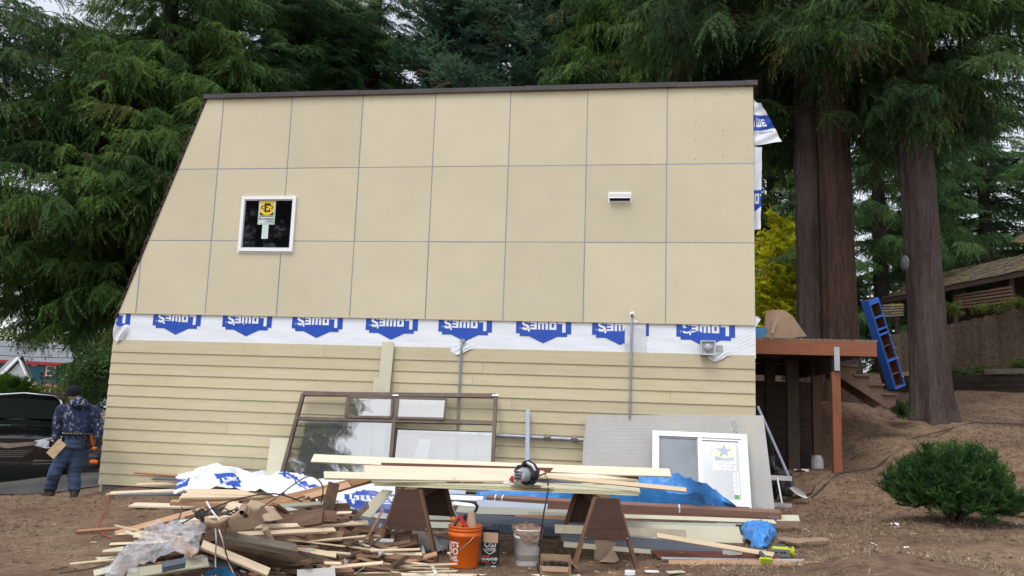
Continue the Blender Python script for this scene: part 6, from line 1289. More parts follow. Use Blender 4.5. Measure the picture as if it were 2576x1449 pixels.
# ================================================================ boards, sheets and the debris pile
BROWNWOOD = wood('brown_old_board', (.20, .115, .075), .6, .8, stain=(.10, .06, .042), stain_amt=.6, rnd=.18)
_seed = [0]; GT = 'boards on the sawhorse table'
def brd(label, a, b, w, t, m, tilt=0, group=None, name='board', cat='board', Y=False, bow=.0):
    """a, b: (px, py, z) of the ends of the centre line (or (px, py, Y) with Y=True); tilt: 0 face up .. 90 face to the viewer"""
    _seed[0] += 1; r = random.Random(_seed[0])
    p, q = (atY(*a), atY(*b)) if Y else (atZ(*a), atZ(*b)) if group == GT else (atG(*a), atG(*b))
    x = q - p; L_ = x.length; n = V(0, -math.sin(rad(tilt)), math.cos(rad(tilt))); Mx = basis(x, n)
    m_ = MB(); ns = max(1, min(6, int(L_ / .4))); vs = []; bw = bow + r.uniform(-.004, .004) * L_; tw = r.uniform(-.02, .02)
    for i in range(ns + 1):
        s = i / ns; X = (s - .5) * L_; zz = bw * 4 * s * (1 - s); cut = r.uniform(-.012, .012) if i in (0, ns) else 0
        for sy, sz in ((-1, -1), (1, -1), (1, 1), (-1, 1)): a_ = tw * (s - .5); vs.append((X + cut * sy, sy * w / 2, zz + sz * t / 2 + a_ * sy * w))
    fs = [(i * 4 + j, i * 4 + (j + 1) % 4, i * 4 + 4 + (j + 1) % 4, i * 4 + 4 + j) for i in range(ns) for j in range(4)] + [(3, 2, 1, 0), (ns * 4, ns * 4 + 1, ns * 4 + 2, ns * 4 + 3)]
    m_.add(vs, fs); o = m_.build(name, m); o.matrix_world = Matrix.Translation((p + q) / 2) @ Mx.to_4x4(); tag(o, label, cat, group); return o
GP = 'boards in the debris pile'; GL = 'boards laid out at the left'; GR = 'boards stacked at the right'
# ---- on the table
z1 = ZT2
brd('long white primed board at the back of the sawhorse table', (786, 1153, z1 + .14), (1686, 1190, z1 + .12), .10, .02, PRIMED, 48, GT)
brd('dark red board under the long white board on the table', (960, 1174, z1 + .09), (1604, 1196, z1 + .08), .09, .02, DARKRED, 50, GT)
brd('broad white board reaching from the left to the saw', (917, 1184, z1 + .09), (1604, 1196, z1 + .06), .13, .02, PRIMED, 42, GT)
brd('white board sticking out furthest left below the broad board', (815, 1196, z1 + .06), (1300, 1204, z1 + .045), .09, .02, PRIMED, 38, GT)
brd('short white board stacked at the right end of the table', (1340, 1197, z1 + .06), (1604, 1202, z1 + .055), .08, .02, PRIMED, 30, GT)
brd('thin pine batten lying slantwise over the right end of the table', (1345, 1196, z1 + .065), (1727, 1233, z1 + .055), .042, .02, PINE, 55, GT)
brd('blue grey strip lying under the saw on the table', (1222, 1206, z1 + .012), (1460, 1212, z1 + .012), .05, .02, BLUEGREY, 20, GT)
brd('cedar board running from the pile up to the table, upper one', (648, 1272, .40), (1042, 1178, z1 + .05), .10, .035, CEDAR, 40, GT)
brd('cedar board running from the pile up to the table, lower one', (655, 1285, .36), (960, 1197, z1 + .0), .09, .03, PINKWOOD, 40, GT)
brd('short cedar offcut under the left end of the table boards', (880, 1215, z1 - .02), (948, 1198, z1 + .03), .09, .02, CEDAR, 60, GT)
# ---- laid out at the left
brd('blue grey metal trim along the foot of the left wall', (255, 1224, -.03), (450, 1227, -.01), .07, .012, BLUELIGHT, 20, GL)
brd('thin cedar strip pointing left above the white sheet', (339, 1189, .24), (452, 1198, .22), .03, .02, CEDAR, 40, GL)
brd('dark metal strip pointing left beside the white sheet', (384, 1204, .16), (452, 1208, .16), .05, .012, BLUEGREY, 30, GL)
brd('short pale pine board left of the white sheet', (344, 1219, .09), (470, 1216, .11), .12, .02, PINE, 12, GL)
brd('long pale pine board lying furthest left', (274, 1241, .03), (500, 1233, .09), .12, .02, PRIMED, 12, GL)
brd('dark grey strip under the furthest left pine board', (300, 1246, .02), (490, 1241, .04), .08, .02, BLUEGREY, 12, GL)
brd('pale pine board at the front of the left stack', (332, 1270, .05), (560, 1276, .08), .13, .02, PRIMED, 14, GL)
brd('thick fir plank on the left stack', (430, 1264, .12), (600, 1268, .14), .10, .045, PINKWOOD, 12, GL)
for k, (dy, dz, lb) in enumerate([(0, 0, 'bottom'), (-4, .025, 'middle'), (-8, .05, 'top')]): brd(lb + ' pine board of the neat left stack', (450 + 3 * k, 1256 + dy, .16 + dz), (705 - 6 * k, 1252 + dy, .18 + dz), .15, .018, PINE, 16, GL)
brd('wide pine board half under the white sheet', (470, 1238, .24), (690, 1242, .24), .17, .018, PINE, 16, GL)
# ---- outer left of the pile
brd('long cedar board slanting out of the pile to the lower left', (290, 1345, .05), (516, 1283, .24), .085, .035, PINKWOOD, 38, GP)
brd('thin cedar plank beneath the slanting cedar board', (330, 1343, .04), (520, 1292, .2), .06, .02, CEDAR, 30, GP)
brd('thin red cedar stick furthest left on the dirt', (193, 1338, .02), (325, 1328, .05), .035, .03, CEDAR, 30, GP)
brd('short pine strip left of the plastic film', (298, 1350, .04), (372, 1343, .07), .06, .03, PINE, 35, GP)
brd('dark weathered timber left of the plastic film', (283, 1361, .04), (362, 1356, .07), .10, .05, OLDWOOD, 45, GP)
brd('cream siding strip under the cables', (426, 1324, .12), (512, 1306, .2), .12, .012, FIBRE, 28, GP)
brd('upper cream strip poking out left of the plastic film', (256, 1391, .02), (310, 1381, .05), .07, .012, FIBRE, 28, GP)
brd('lower cream strip poking out left of the plastic film', (244, 1408, .02), (298, 1398, .04), .05, .02, FIBRE, 28, GP)
brd('thin tan batten lying furthest left at the bottom', (176, 1419, .01), (287, 1408, .03), .022, .012, PINE, 20, GP)
brd('cream offcut at the bottom left corner of the pile', (236, 1443, .02), (278, 1433, .04), .08, .012, FIBRE, 28, GP)
brd('long cream siding board at the front left of the pile', (320, 1444, .05), (524, 1414, .10), .13, .012, FIBRE, 24, GP)
brd('dark blue grey painted block lying on the front cream board', (408, 1427, .13), (466, 1415, .14), .07, .05, BLUEGREY, 35, GP)
brd('dark broken timber behind the cables', (500, 1294, .33), (575, 1302, .34), .08, .05, OLDWOOD, 40, GP)
# ---- heart of the pile
brd('big reddish brown plank slanting across the top of the pile', (517, 1348, .24), (812, 1299, .46), .14, .04, BROWNWOOD, 58, GP)
brd('broken end of the big reddish brown plank', (806, 1300, .45), (876, 1303, .42), .11, .04, BROWNWOOD, 62, GP)
brd('grey brown timber slanting down to the right in the middle', (562, 1350, .33), (745, 1384, .23), .095, .05, GREYWOOD, 30, GP)
brd('thick dark rotten beam at the bottom of the pile', (545, 1366, .25), (820, 1426, .06), .15, .09, OLDWOOD, 35, GP)
brd('grooved pine board slanting down to the right at the front', (508, 1370, .27), (676, 1441, .07), .07, .03, PINE, 38, GP)
brd('dark brown board on edge right of the paper tube', (688, 1356, .27), (862, 1350, .28), .095, .04, BROWNWOOD, 60, GP)
brd('pine strip above the dark brown board', (600, 1345, .33), (842, 1333, .34), .045, .02, PINE, 45, GP)
brd('pine strip pointing right towards the left sawhorse', (640, 1326, .38), (925, 1315, .38), .045, .02, PINE, 45, GP)
brd('pine strip poking out low on the right of the pile', (700, 1374, .20), (846, 1398, .15), .05, .025, PINE, 45, GP)
brd('left one of three dark boards pointing at the viewer', (796, 1358, .22), (791, 1418, .05), .085, .03, OLDWOOD, 10, GP)
brd('middle one of three dark boards pointing at the viewer', (822, 1358, .22), (824, 1424, .04), .085, .03, GREYWOOD, 10, GP)
brd('right one of three dark boards pointing at the viewer', (845, 1358, .22), (862, 1430, .05), .095, .05, OLDWOOD, 10, GP)
brd('splintered dark beam on top of the pile', (700, 1293, .42), (880, 1281, .46), .10, .07, OLDWOOD, 45, GP)
brd('pale grey siding strip on top of the pile', (690, 1277, .48), (852, 1265, .50), .08, .012, GREENGREY, 35, GP)
brd('second pale strip just below the grey siding strip', (720, 1283, .46), (815, 1274, .48), .05, .015, FIBREBACK, 35, GP)
brd('curved cedar lath on top of the pile', (665, 1268, .48), (780, 1263, .50), .07, .012, CEDAR, 25, GP, bow=.03)
brd('yellow pine offcut lying among the cables', (568, 1276, .48), (616, 1287, .46), .14, .02, PINE, 42, GP)
brd('rotten stub standing up at the back of the pile', (812, 1266, .42), (812, 1241, .50), .09, .05, BROWNWOOD, 80, GP)
brd('small cedar stick behind the paper', (720, 1262, .47), (765, 1247, .52), .03, .02, CEDAR, 40, GP)
brd('blue grey weathered board on the right shoulder of the pile', (893, 1310, .30), (1001, 1331, .25), .16, .035, BLUEGREY, 22, GP)
brd('brown moulding leaning low behind the left sawhorse leg', (929, 1391, .08), (1050, 1357, .20), .12, .03, BROWNWOOD, 40, GP)
brd('brown board behind the brown moulding', (900, 1372, .14), (1035, 1345, .24), .12, .025, BROWNWOOD, 30, GP)
brd('pale grey siding offcut on the right shoulder of the pile', (922, 1334, .22), (1000, 1352, .2), .09, .012, FIBREBACK, 22, GP)
brd('splintered orange brown timber right of the three dark boards', (850, 1335, .32), (925, 1372, .18), .08, .05, BROWNWOOD, 40, GP)
brd('upper grey panel offcut flat at the right foot of the pile', (862, 1382, .10), (935, 1398, .06), .22, .012, GREYWOOD, 18, GP)
brd('lower grey panel offcut flat at the right foot of the pile', (855, 1396, .05), (925, 1412, .03), .22, .012, FIBREBACK, 18, GP)
brd('tan plywood offcut at the right foot of the pile', (880, 1424, .02), (950, 1432, .02), .16, .012, PINE, 20, GP)
brd('upper thin tan stick lying on the ground under the left sawhorse', (870, 1425, .015), (1130, 1432, .015), .02, .01, PINE, 20, GP)
brd('lower thin tan stick lying on the ground under the left sawhorse', (876, 1443, .012), (1150, 1437, .012), .02, .01, PINE, 20, GP)
brd('short thin stick crossing the two ground sticks', (946, 1417, .02), (990, 1440, .02), .014, .01, PRIMED, 20, GP)
brd('long tan lath along the bottom edge in front of the bucket', (1010, 1446, .012), (1460, 1449, .012), .05, .012, PRIMED, 15, GP)
brd('white offcut standing on end by the left sawhorse foot', (1086, 1424, .01), (1096, 1444, .01), .03, .012, WHITEP, 20, GP)
lean_poly('fibre_offcut', 'pale fibre cement offcut lying at the bottom edge of the pile', [(747, 1433), (842, 1427), (845, 1462), (748, 1462)], atZ(795, 1440, .06).y, FIBREBACK, .9)
lean_poly('fibre_offcut', 'cream siding offcut lying on the white sheet by the left sawhorse', [(892, 1297), (962, 1231), (988, 1235), (927, 1310)], atZ(940, 1290, .38).y, FIBRE, .8)
block('small cardboard scrap by the bucket foot', 1187, 1429, .012, (.13, .10, .006), rad(-15), CARD, 'cardboard', 'cardboard_scrap')
# debris that nobody would count: scraps and splinters through the heap
r_ = random.Random(5)
def scraps(name, label, n, fn, m, parent=None):
    b = MB()
    for _ in range(n):
        p, L_, w_, t_, d_ = fn(r_); Mx = basis(d_, V(r_.uniform(-.5, .5), r_.uniform(-.8, .3), 1)); b.box((0, 0, 0), (L_, w_, t_), 0, Matrix.Translation(p) @ Mx.to_4x4())
    o = b.build(name, m); tag(o, label, None, None, 'stuff'); return o
hc = atZ(650, 1375, .1)
def heap(r):
    a = r.uniform(0, 6.28); k = math.sqrt(r.random()); x, y = k * math.cos(a) * 1.22, k * math.sin(a) * .62; h = .43 * (1 - k * k) ** .8
    return V(hc.x + x + .2, hc.y + y, gz(hc.x + x, hc.y + y) + h * r.uniform(.1, .92)), r.uniform(.15, .9), r.uniform(.012, .075) if r.random() < .8 else .11, r.uniform(.006, .035), V(r.uniform(-1, 1) + .6, r.uniform(-.6, .6), r.uniform(-.25, .25))
scraps('debris_scraps', 'dark broken wood scraps filling the debris pile', 240, heap, OLDWOOD); scraps('debris_scraps', 'brown splinters through the debris pile', 110, heap, BROWNWOOD); scraps('debris_scraps', 'pale siding scraps through the debris pile', 45, heap, FIBREBACK); scraps('debris_scraps', 'tan wood scraps through the debris pile', 80, heap, PINKWOOD)
def slats(r):
    p, L_, w_, t_, d_ = heap(r); p.z += .04; return p, r.uniform(.5, 1.5), r.uniform(.015, .04), r.uniform(.005, .014), V(1, r.uniform(-.35, .35), r.uniform(-.14, .14))
scraps('debris_slats', 'long thin pale slats tangled through the debris pile', 34, slats, PINE); scraps('debris_slats', 'long thin brown slats tangled through the debris pile', 34, slats, BROWNWOOD); scraps('debris_slats', 'long thin cream slats tangled through the debris pile', 16, slats, FIBRE)
def near_ground(x0, x1, y0, y1):
    def f(r):
        for _ in range(20):
            x, y = r.uniform(x0, x1), r.uniform(y0, y1)
            if y < -.1: break
        return V(x, y, gz(x, y) + .006), r.uniform(.02, .08), r.uniform(.006, .022), .006, V(r.uniform(-1, 1), r.uniform(-1, 1), r.uniform(-.1, .1))
    return f
scraps('wood_chips', 'tan wood chips scattered on the dirt', 200, near_ground(1.5, 10.5, -5.6, -2.0), PINKWOOD); scraps('wood_chips', 'white chips scattered on the dirt', 45, near_ground(0, 10, -5.6, -1.4), WHITEP); scraps('bark_chips', 'dark bark chips scattered on the dirt', 700, near_ground(-2.5, 12, -5.6, -.5), OLDWOOD)
# ---- kraft paper, tubes and cables on the pile
kp = atZ(600, 1300, .45); ko = empty('kraft_paper', tuple(kp), 'big crumpled sheet of brown kraft paper on top of the pile', 'paper')
def kz(px, py, z): return atZ(px, py, z) - kp
def quad_curve(cols, nu=24, nv=10, amp=.02, sd=0):
    """surface through columns of (top, bottom) points"""
    n = len(cols) - 1
    def f(u, v):
        i = min(n - 1, int(u * n)); t = u * n - i; t = t * t * (3 - 2 * t)
        a = cols[i][0].lerp(cols[i + 1][0], t); c = cols[i][1].lerp(cols[i + 1][1], t); p = a.lerp(c, v); return p + V(0, -1, .3) * (math.sin(v * math.pi) * amp)
    b = MB(); b.grid(f, nu, nv); return b
b = quad_curve([(kz(519, 1297, .50), kz(518, 1325, .42)), (kz(535, 1310, .47), kz(532, 1332, .38)), (kz(560, 1308, .50), kz(556, 1331, .40)), (kz(576, 1303, .54), kz(572, 1322, .44)), (kz(592, 1290, .55), kz(600, 1318, .44))], amp=.03); b.build('left_scroll', KRAFT, ko, fixn=False)
b = quad_curve([(kz(588, 1292, .56), kz(586, 1336, .42)), (kz(615, 1275, .60), kz(610, 1334, .42)), (kz(632, 1256, .66), kz(640, 1328, .43)), (kz(660, 1270, .62), kz(665, 1314, .46)), (kz(676, 1290, .54), kz(668, 1312, .46))], amp=.09); b.build('main_curl', KRAFT, ko, fixn=False)
b = quad_curve([(kz(640, 1258, .58), kz(650, 1310, .46)), (kz(668, 1268, .56), kz(680, 1311, .45)), (kz(697, 1285, .52), kz(712, 1305, .45))], amp=.0); b.build('right_sheet', KRAFT, ko, fixn=False)
b = MB(); b.tube([kz(608, 1290, .60), kz(614, 1278, .60), kz(622, 1284, .58), kz(618, 1298, .55)], [.02, .035, .035, .02], 10, cap=False); b.build('torn_roll', KRAFT, ko)
o = MB().tube([kz(667, 1330, .40), kz(684, 1364, .28)], .028, 14).build('cardboard_tube', KRAFT, None, tuple(kp)); tag(o, 'brown cardboard tube hanging down the front of the pile', 'tube')
r_ = random.Random(21)
def wob(px, py, z, s=14): return atZ(px + r_.uniform(-s, s), py + r_.uniform(-s * .35, s * .35), z + r_.uniform(-.03, .05))
def spl(pts, k=6):
    out = []; n = len(pts)
    for i in range(n - 1):
        p0, p1, p2, p3 = pts[max(0, i - 1)], pts[i], pts[i + 1], pts[min(n - 1, i + 2)]
        for j in range(k): t = j / k; out.append(.5 * ((2 * p1) + (p2 - p0) * t + (2 * p0 - 5 * p1 + 4 * p2 - p3) * t * t + (3 * p1 - p0 - 3 * p2 + p3) * t ** 3))
    return out + [pts[-1]]
def cable(label, pix, r, m=CABLE, z=.5): P_ = [atZ(*(p if len(p) == 3 else (p[0], p[1], z))) for p in pix]; o = MB().tube(spl(P_), r, 6).build('cable', m); tag(o, label, 'cable', 'cables on the debris pile'); return o
b = MB()
for k in range(14): c = [(r_.uniform(480, 640), r_.uniform(1276, 1300)) for _ in range(2)]; P_ = [wob(c[0][0] + (c[1][0] - c[0][0]) * s, 1288 + 12 * math.sin(s * 6.3 + k) * r_.uniform(.4, 1), .47, 10) for s in np.linspace(0, 1, 6)]; b.tube(spl(P_, 5), .0055, 5)
tag(b.build('cable_tangle', CABLE), 'tangled dark cables on top of the pile', None, None, 'stuff')
cable('dark cable looping left from the tangle above the pine boards', [(430, 1330, .3), (470, 1310, .45), (520, 1285, .55), (600, 1255, .62), (690, 1242, .66), (760, 1262, .55)], .006)
cable('dark cable arching over the cedar boards to the right', [(640, 1290, .5), (690, 1255, .62), (760, 1205, .78), (790, 1200, .80), (812, 1225, .70), (808, 1265, .52)], .006)
cable('dark cable drooping down the left side of the pile', [(458, 1275, .45), (452, 1300, .38), (438, 1328, .25), (450, 1342, .2), (500, 1338, .3), (545, 1322, .42)], .006)
cable('grey cord hanging straight down the front of the pile', [(542, 1330, .42), (544, 1360, .34), (542, 1400, .2), (543, 1449, .06)], .006, GREYPL)
cable('black cord hanging down the front of the pile', [(567, 1330, .42), (566, 1375, .30), (580, 1420, .14), (612, 1450, .03)], .005)
cable('tan strip hanging down between the two cords', [(551, 1332, .42), (560, 1360, .34), (570, 1400, .2), (590, 1449, .05)], .006, PINE)
cable('pale rod among the cables', [(520, 1262, .56), (533, 1285, .52), (548, 1303, .47), (556, 1312, .45)], .008, WHITEP)
cable('black cable lying on the dirt at lower left', [(150, 1442, .012), (220, 1432, .012), (280, 1418, .03), (360, 1405, .1), (450, 1362, .22)], .005)
cable('thin orange cord lying on the dirt left of the pile', [(276, 1232, .02), (268, 1275, .01), (252, 1305, .01), (244, 1322, .015), (262, 1345, .015), (286, 1355, .02)], .006, RED)
# ---- loose house wrap on the ground
def cloth(name, label, cat, cols, nu, nv, mats, amp, sd, mfn=None, ridge=3.0, fold=.03):
    n = len(cols) - 1; C = [[atG(*p) for p in c] for c in cols]
    def f(u, v):
        i = min(n - 1, int(u * n)); t = u * n - i; t = t * t * (3 - 2 * t); k = len(C[0]) - 1; j = min(k - 1, int(v * k)); s = v * k - j
        p = C[i][j].lerp(C[i + 1][j], t).lerp(C[i][j + 1].lerp(C[i + 1][j + 1], t), s)
        q = p * ridge + V(sd, sd * 2, 0); e = (1 - abs(mnoise.noise(q)) * 2.2) * amp + (1 - abs(mnoise.noise(q * 2.3)) * 2) * amp * .30 + mnoise.noise(q * 6) * amp * .06
        e *= min(1, 6 * u, 6 * (1 - u)) * .7 + .3
        return p + V(mnoise.noise(q + V(9, 0, 0)) * fold, -.35 * e, e)
    b = MB(); b.grid(f, nu, nv, 0, True, mfn); o = b.build(name, mats, fixn=False); tag(o, label, cat); return o
def wl(u, v):
    U, W_ = u * 4.6, v * 1.15
    for cu, cv, ang, sc_ in ((.10, .82, .3, .9), (1.55, .78, 3.45, .80), (3.0, .42, 2.2, .85), (4.28, .80, .25, 1.15)):
        du, dv = (U - cu) / sc_, -(W_ - cv) / sc_; c_, s_ = math.cos(ang), math.sin(ang)
        if logo_at(du * c_ + dv * s_, -du * s_ + dv * c_): return 1
    return 0
cloth('loose_house_wrap', 'crumpled white house wrap sheet with blue print heaped behind the pile', 'sheet',
      [((447, 1190, .24), (445, 1210, .24), (437, 1243, .12)), ((482, 1186, .26), (488, 1208, .28), (470, 1240, .18)), ((515, 1157, .42), (535, 1190, .34), (560, 1236, .24)), ((560, 1180, .36), (580, 1200, .34), (630, 1243, .24)),
       ((640, 1194, .30), (660, 1212, .32), (690, 1246, .26)), ((715, 1196, .32), (735, 1215, .34), (770, 1258, .28)), ((800, 1212, .34), (810, 1240, .36), (850, 1290, .30)), ((890, 1214, .36), (890, 1245, .36), (905, 1300, .28)), ((1003, 1218, .42), (995, 1255, .36), (985, 1313, .20))], 420, 100, [WRAP, WRAPBLUE], .06, 3.0, wl, 2.4, .05)
# ---- blue tarp over the stored material
cloth('blue_tarp', 'bright blue tarpaulin draped over stored material at right', 'tarp', [((1195, 1238, .30), (1198, 1250, .24), (1200, 1262, .18)), ((1350, 1224, .44), (1350, 1242, .36), (1345, 1258, .28)), ((1500, 1206, .58), (1500, 1235, .44), (1500, 1262, .30)), ((1605, 1190, .66), (1605, 1230, .47), (1610, 1272, .26)),
      ((1690, 1192, .65), (1695, 1240, .44), (1700, 1275, .26)), ((1765, 1218, .55), (1770, 1250, .40), (1775, 1278, .25)), ((1815, 1246, .38), (1820, 1264, .30), (1830, 1280, .22)), ((1852, 1272, .28), (1856, 1276, .26), (1860, 1282, .22))], 150, 50, TARP, .035, 7.0, None, 4.5, .03)
cloth('blue_tarp_corner', 'crumpled blue tarp corner lying on the dirt at right', 'tarp', [((1862, 1318, .10), (1864, 1335, .08), (1866, 1352, .04)), ((1900, 1318, .14), (1898, 1345, .14), (1890, 1375, .05)), ((1935, 1322, .12), (1932, 1350, .10), (1915, 1390, .03)), ((1952, 1328, .06), (1950, 1350, .04), (1935, 1378, .02))], 50, 40, TARP, .05, 11.0, None, 8, .04)
cloth('blue_tarp_scrap', 'bit of blue tarp showing behind the orange bucket', 'tarp', [((1196, 1292, .14), (1196, 1306, .08)), ((1250, 1294, .15), (1252, 1308, .08)), ((1330, 1298, .13), (1330, 1308, .08))], 30, 14, TARP, .03, 14.0, None, 7, .02)
cloth('blue_cloth', 'bright blue cloth scrap at the bottom edge of the pile', 'cloth', [((514, 1442, .09), (516, 1455, .03)), ((545, 1437, .13), (550, 1458, .03)), ((575, 1439, .12), (585, 1460, .03)), ((592, 1447, .06), (596, 1460, .02))], 30, 16, mat('cyan_blue_cloth', (.02, .24, .55), .5, bump=.4), .03, 4.0, None, 9, .03)
# ---- clear plastic film
cloth('plastic_film', 'big crumpled clear plastic film over the left end of the pile', 'film', [((290, 1425, .10), (275, 1445, .05), (270, 1462, .02)), ((330, 1385, .18), (320, 1420, .16), (330, 1452, .05)), ((390, 1335, .28), (385, 1380, .26), (400, 1428, .14)), ((440, 1322, .32), (440, 1360, .30), (445, 1410, .18)), ((490, 1328, .34), (480, 1370, .30), (470, 1408, .18)), ((520, 1322, .38), (515, 1355, .32), (500, 1400, .22))], 160, 110, PLASTIC, .07, 2.0, None, 5.5, .06)
cloth('plastic_film', 'crumpled clear plastic film hanging under the left sawhorse', 'film', [((985, 1318, .30), (975, 1345, .22), (1000, 1375, .1)), ((1020, 1310, .34), (1030, 1345, .24), (1045, 1385, .08)), ((1055, 1318, .28), (1070, 1355, .18), (1085, 1392, .05)), ((1070, 1340, .2), (1100, 1365, .1), (1122, 1385, .03))], 90, 80, PLASTIC, .06, 5.0, None, 6, .06)
# notched lath, foam, small carton with yellow label
nl = atZ(462, 1375, .24); no = empty('notched_lath', tuple(nl), 'notched cedar trim strip lying on the plastic film', 'trim'); xv = (atZ(497, 1392, .2) - atZ(434, 1357, .27)); no.matrix_world = Matrix.Translation(atZ(434, 1357, .27)) @ basis(xv, V(0, -.8, .5)).to_4x4(); L_ = xv.length
MB().bx(0, L_, 0, .03, 0, .02).build('strip', CEDAR, no)
for k in range(11): MB().bx(L_ * k / 11 + .002, L_ * (k + .72) / 11, -.055, 0, 0, .02).build('tooth', PINKWOOD, no)
pz_ = ground_at(1010, 1415); ye = empty('small_carton', tuple(pz_), 'small open carton with a yellow label under the left sawhorse', 'carton', rz=rad(5)); b = MB()
for q in ((-.09, .09, -.06, -.056, 0, .05), (-.09, .09, .056, .06, 0, .09), (-.09, -.086, -.0555, .0555, 0, .08), (.086, .09, -.0555, .0555, 0, .08), (-.0855, .0855, -.0555, .0555, .002, .006)): b.bx(*q)
b.build('body', CARD, ye); b = MB(); b.add([(-.085, .055, .091), (.085, .055, .091), (.085, .03, .108), (-.085, .03, .108)], [(0, 1, 2, 3)]); b.build('label', mat('yellow_label', (.62, .52, .03), .5, spots=((.05, .05, .03), 30, .6), bump=0, rnd=0), ye)
for k, (px_, py_, d_, lb) in enumerate([(1038, 1422, (.07, .045, .03), 'small white foam block on the dirt under the left sawhorse'), (1585, 1447, (.09, .06, .04), 'white foam block at the foot of the right sawhorse'), (1640, 1440, (.12, .06, .015), 'white splintered offcut right of the right sawhorse'), (1700, 1441, (.16, .07, .012), 'cream offcut on the dirt right of the right sawhorse'), (1915, 1448, (.18, .12, .012), 'cream square offcut at the bottom edge at right')]):
    q = ground_at(px_, py_); o = MB().cbox((0, 0, d_[2] / 2), d_, .004).build('offcut', WHITEP if k < 3 else FIBRE, None, tuple(q), (0, 0, rad(17 * k - 20))); tag(o, lb, 'offcut')
cloth('white_paper', 'folded white paper leaning by the left sawhorse foot', 'paper', [((1056, 1376, .12), (1062, 1410, .01)), ((1066, 1374, .13), (1074, 1412, .01))], 8, 10, WHITEP, .01, 1, None, 6, .01)
cloth('plastic_sheet', 'torn grey plastic sheet on the dirt between the sawhorse and the bucket', 'sheet', [((1085, 1350, .10), (1088, 1392, .02)), ((1110, 1362, .08), (1112, 1390, .02)), ((1132, 1366, .05), (1122, 1385, .02))], 20, 16, mat('grey_plastic_sheet', (.5, .51, .53), .4, bump=.4), .03, 2, None, 8, .03)
# ---- stack at the right
def face(label, pix, zb, m, lean=.25, th=.012, name='siding_board', cat='board'): 
    lo = max(pix, key=lambda p: p[1]); q = atG(lo[0], lo[1], zb); n = V(0, -1, lean).normalized(); P0 = plane_pt(*pix[0], q, n); return lean_poly(name, label, pix, P0.y, m, lean, th, cat)
bund = empty('carton_bundle', tuple(atY(1225, 1258, -2.05)), 'very long flat brown carton bundle with white straps in front of the blue tarp', 'carton'); B0 = bund.location.copy(); e_ = atY(1963, 1298, -1.95)
beam('carton', V(0, 0, 0), e_ - B0, .12, .11, CARDBROWN, bund, (0, -.2, 1))
xb = (e_ - B0)
for s in (.03, .055, .21, .665): c = xb * s; o = MB().box((0, 0, 0), (.016, .124, .114)).build('strap', WHITEPL, bund); o.matrix_local = Matrix.Translation(c) @ basis(xb, V(0, -.2, 1)).to_4x4()
c = xb * .975; o = MB().box((0, -.0608, 0), (.12, .002, .035)).build('paper_label', mat('faded_label', (.30, .22, .2), .6, bump=0), bund); o.matrix_local = Matrix.Translation(c) @ basis(xb, V(0, -.2, 1)).to_4x4()
brd('dark red trim board just under the long carton', (1345, 1279, -2.15), (1952, 1312, -2.0), .06, .05, DARKRED, 60, GR, Y=True)
brd('second dark red trim board under the first one', (1360, 1286, -2.3), (1780, 1306, -2.2), .05, .03, DARKRED, 55, GR, Y=True)
brd('cream strip under the red trim boards', (1560, 1300, -2.4), (1950, 1314, -2.2), .05, .03, FIBRE, 50, GR, Y=True)
brd('pale blue primed board left of the red trim boards', (1200, 1271, -2.35), (1375, 1283, -2.3), .14, .02, BLUELIGHT, 60, GR, Y=True)
brd('grey green board left of the red trim boards', (1150, 1283, -2.5), (1520, 1296, -2.4), .09, .04, GREENGREY, 55, GR, Y=True)
brd('thin grey green board below the grey green one', (1330, 1293, -2.55), (1560, 1301, -2.5), .05, .03, GREENGREY, 50, GR, Y=True)
brd('orange cedar board low in the right stack', (1296, 1302, -2.65), (1500, 1307, -2.6), .06, .03, CEDAR, 45, GR, Y=True)
brd('long dark blue grey board at the left of the right stack', (1140, 1304, -2.85), (1560, 1335, -2.6), .15, .02, BLUEGREY, 58, GR, Y=True)
brd('second dark blue grey board below the long one', (1240, 1330, -2.95), (1560, 1348, -2.85), .10, .03, BLUEGREY, 58, GR, Y=True)
brd('pale grey strip above the cream panel at right', (1560, 1318, -2.6), (1850, 1325, -2.4), .06, .02, GREENGREY, 45, GR, Y=True)
brd('pale strip poking out right under the long carton', (1840, 1302, -2.0), (2010, 1305, -1.95), .11, .02, FIBRE, 30, GR, Y=True)
brd('grey strip poking out right below the pale strip', (1800, 1312, -2.15), (1938, 1318, -2.1), .09, .02, GREENGREY, 35, GR, Y=True)
brd('short pale stick poking out over the tarp corner', (1780, 1345, -2.6), (1920, 1358, -2.5), .05, .03, FIBRE, 45, GR, Y=True)
face('large cream panel offcut facing the viewer in the right stack', [(1500, 1316), (1858, 1325), (1870, 1366), (1520, 1358)], .10, FIBRE, .35)
face('beige panel offcut in front of the cream panel', [(1395, 1319), (1726, 1333), (1727, 1352), (1396, 1341)], .22, mat('beige_panel_back', (.36, .32, .24), .9, rnd=0), .3)
face('wide dark blue grey board on edge at the front of the right stack', [(1410, 1335), (1820, 1370), (1822, 1397), (1412, 1362)], .03, BLUEGREY, .25)
face('grey beige board end right of the blue grey board', [(1818, 1376), (1867, 1377), (1867, 1396), (1818, 1397)], .04, FIBREBACK, .25)
face('beige board low under the blue grey board', [(1418, 1362), (1720, 1390), (1720, 1400), (1418, 1376)], .0, FIBRE, .25)
brd('grey metal channel under the pine batten', (1800, 1378, -3.05), (1895, 1388, -3.0), .06, .03, GREYPL, 50, GR, Y=True)
brd('pine batten slanting over the front of the right stack', (1652, 1347, .26), (1945, 1396, .08), .045, .022, PINE, 55, GR)
brd('dark red board of the low front stack at right', (1640, 1391, .05), (1920, 1397, .05), .06, .02, DARKRED, 35, GR)
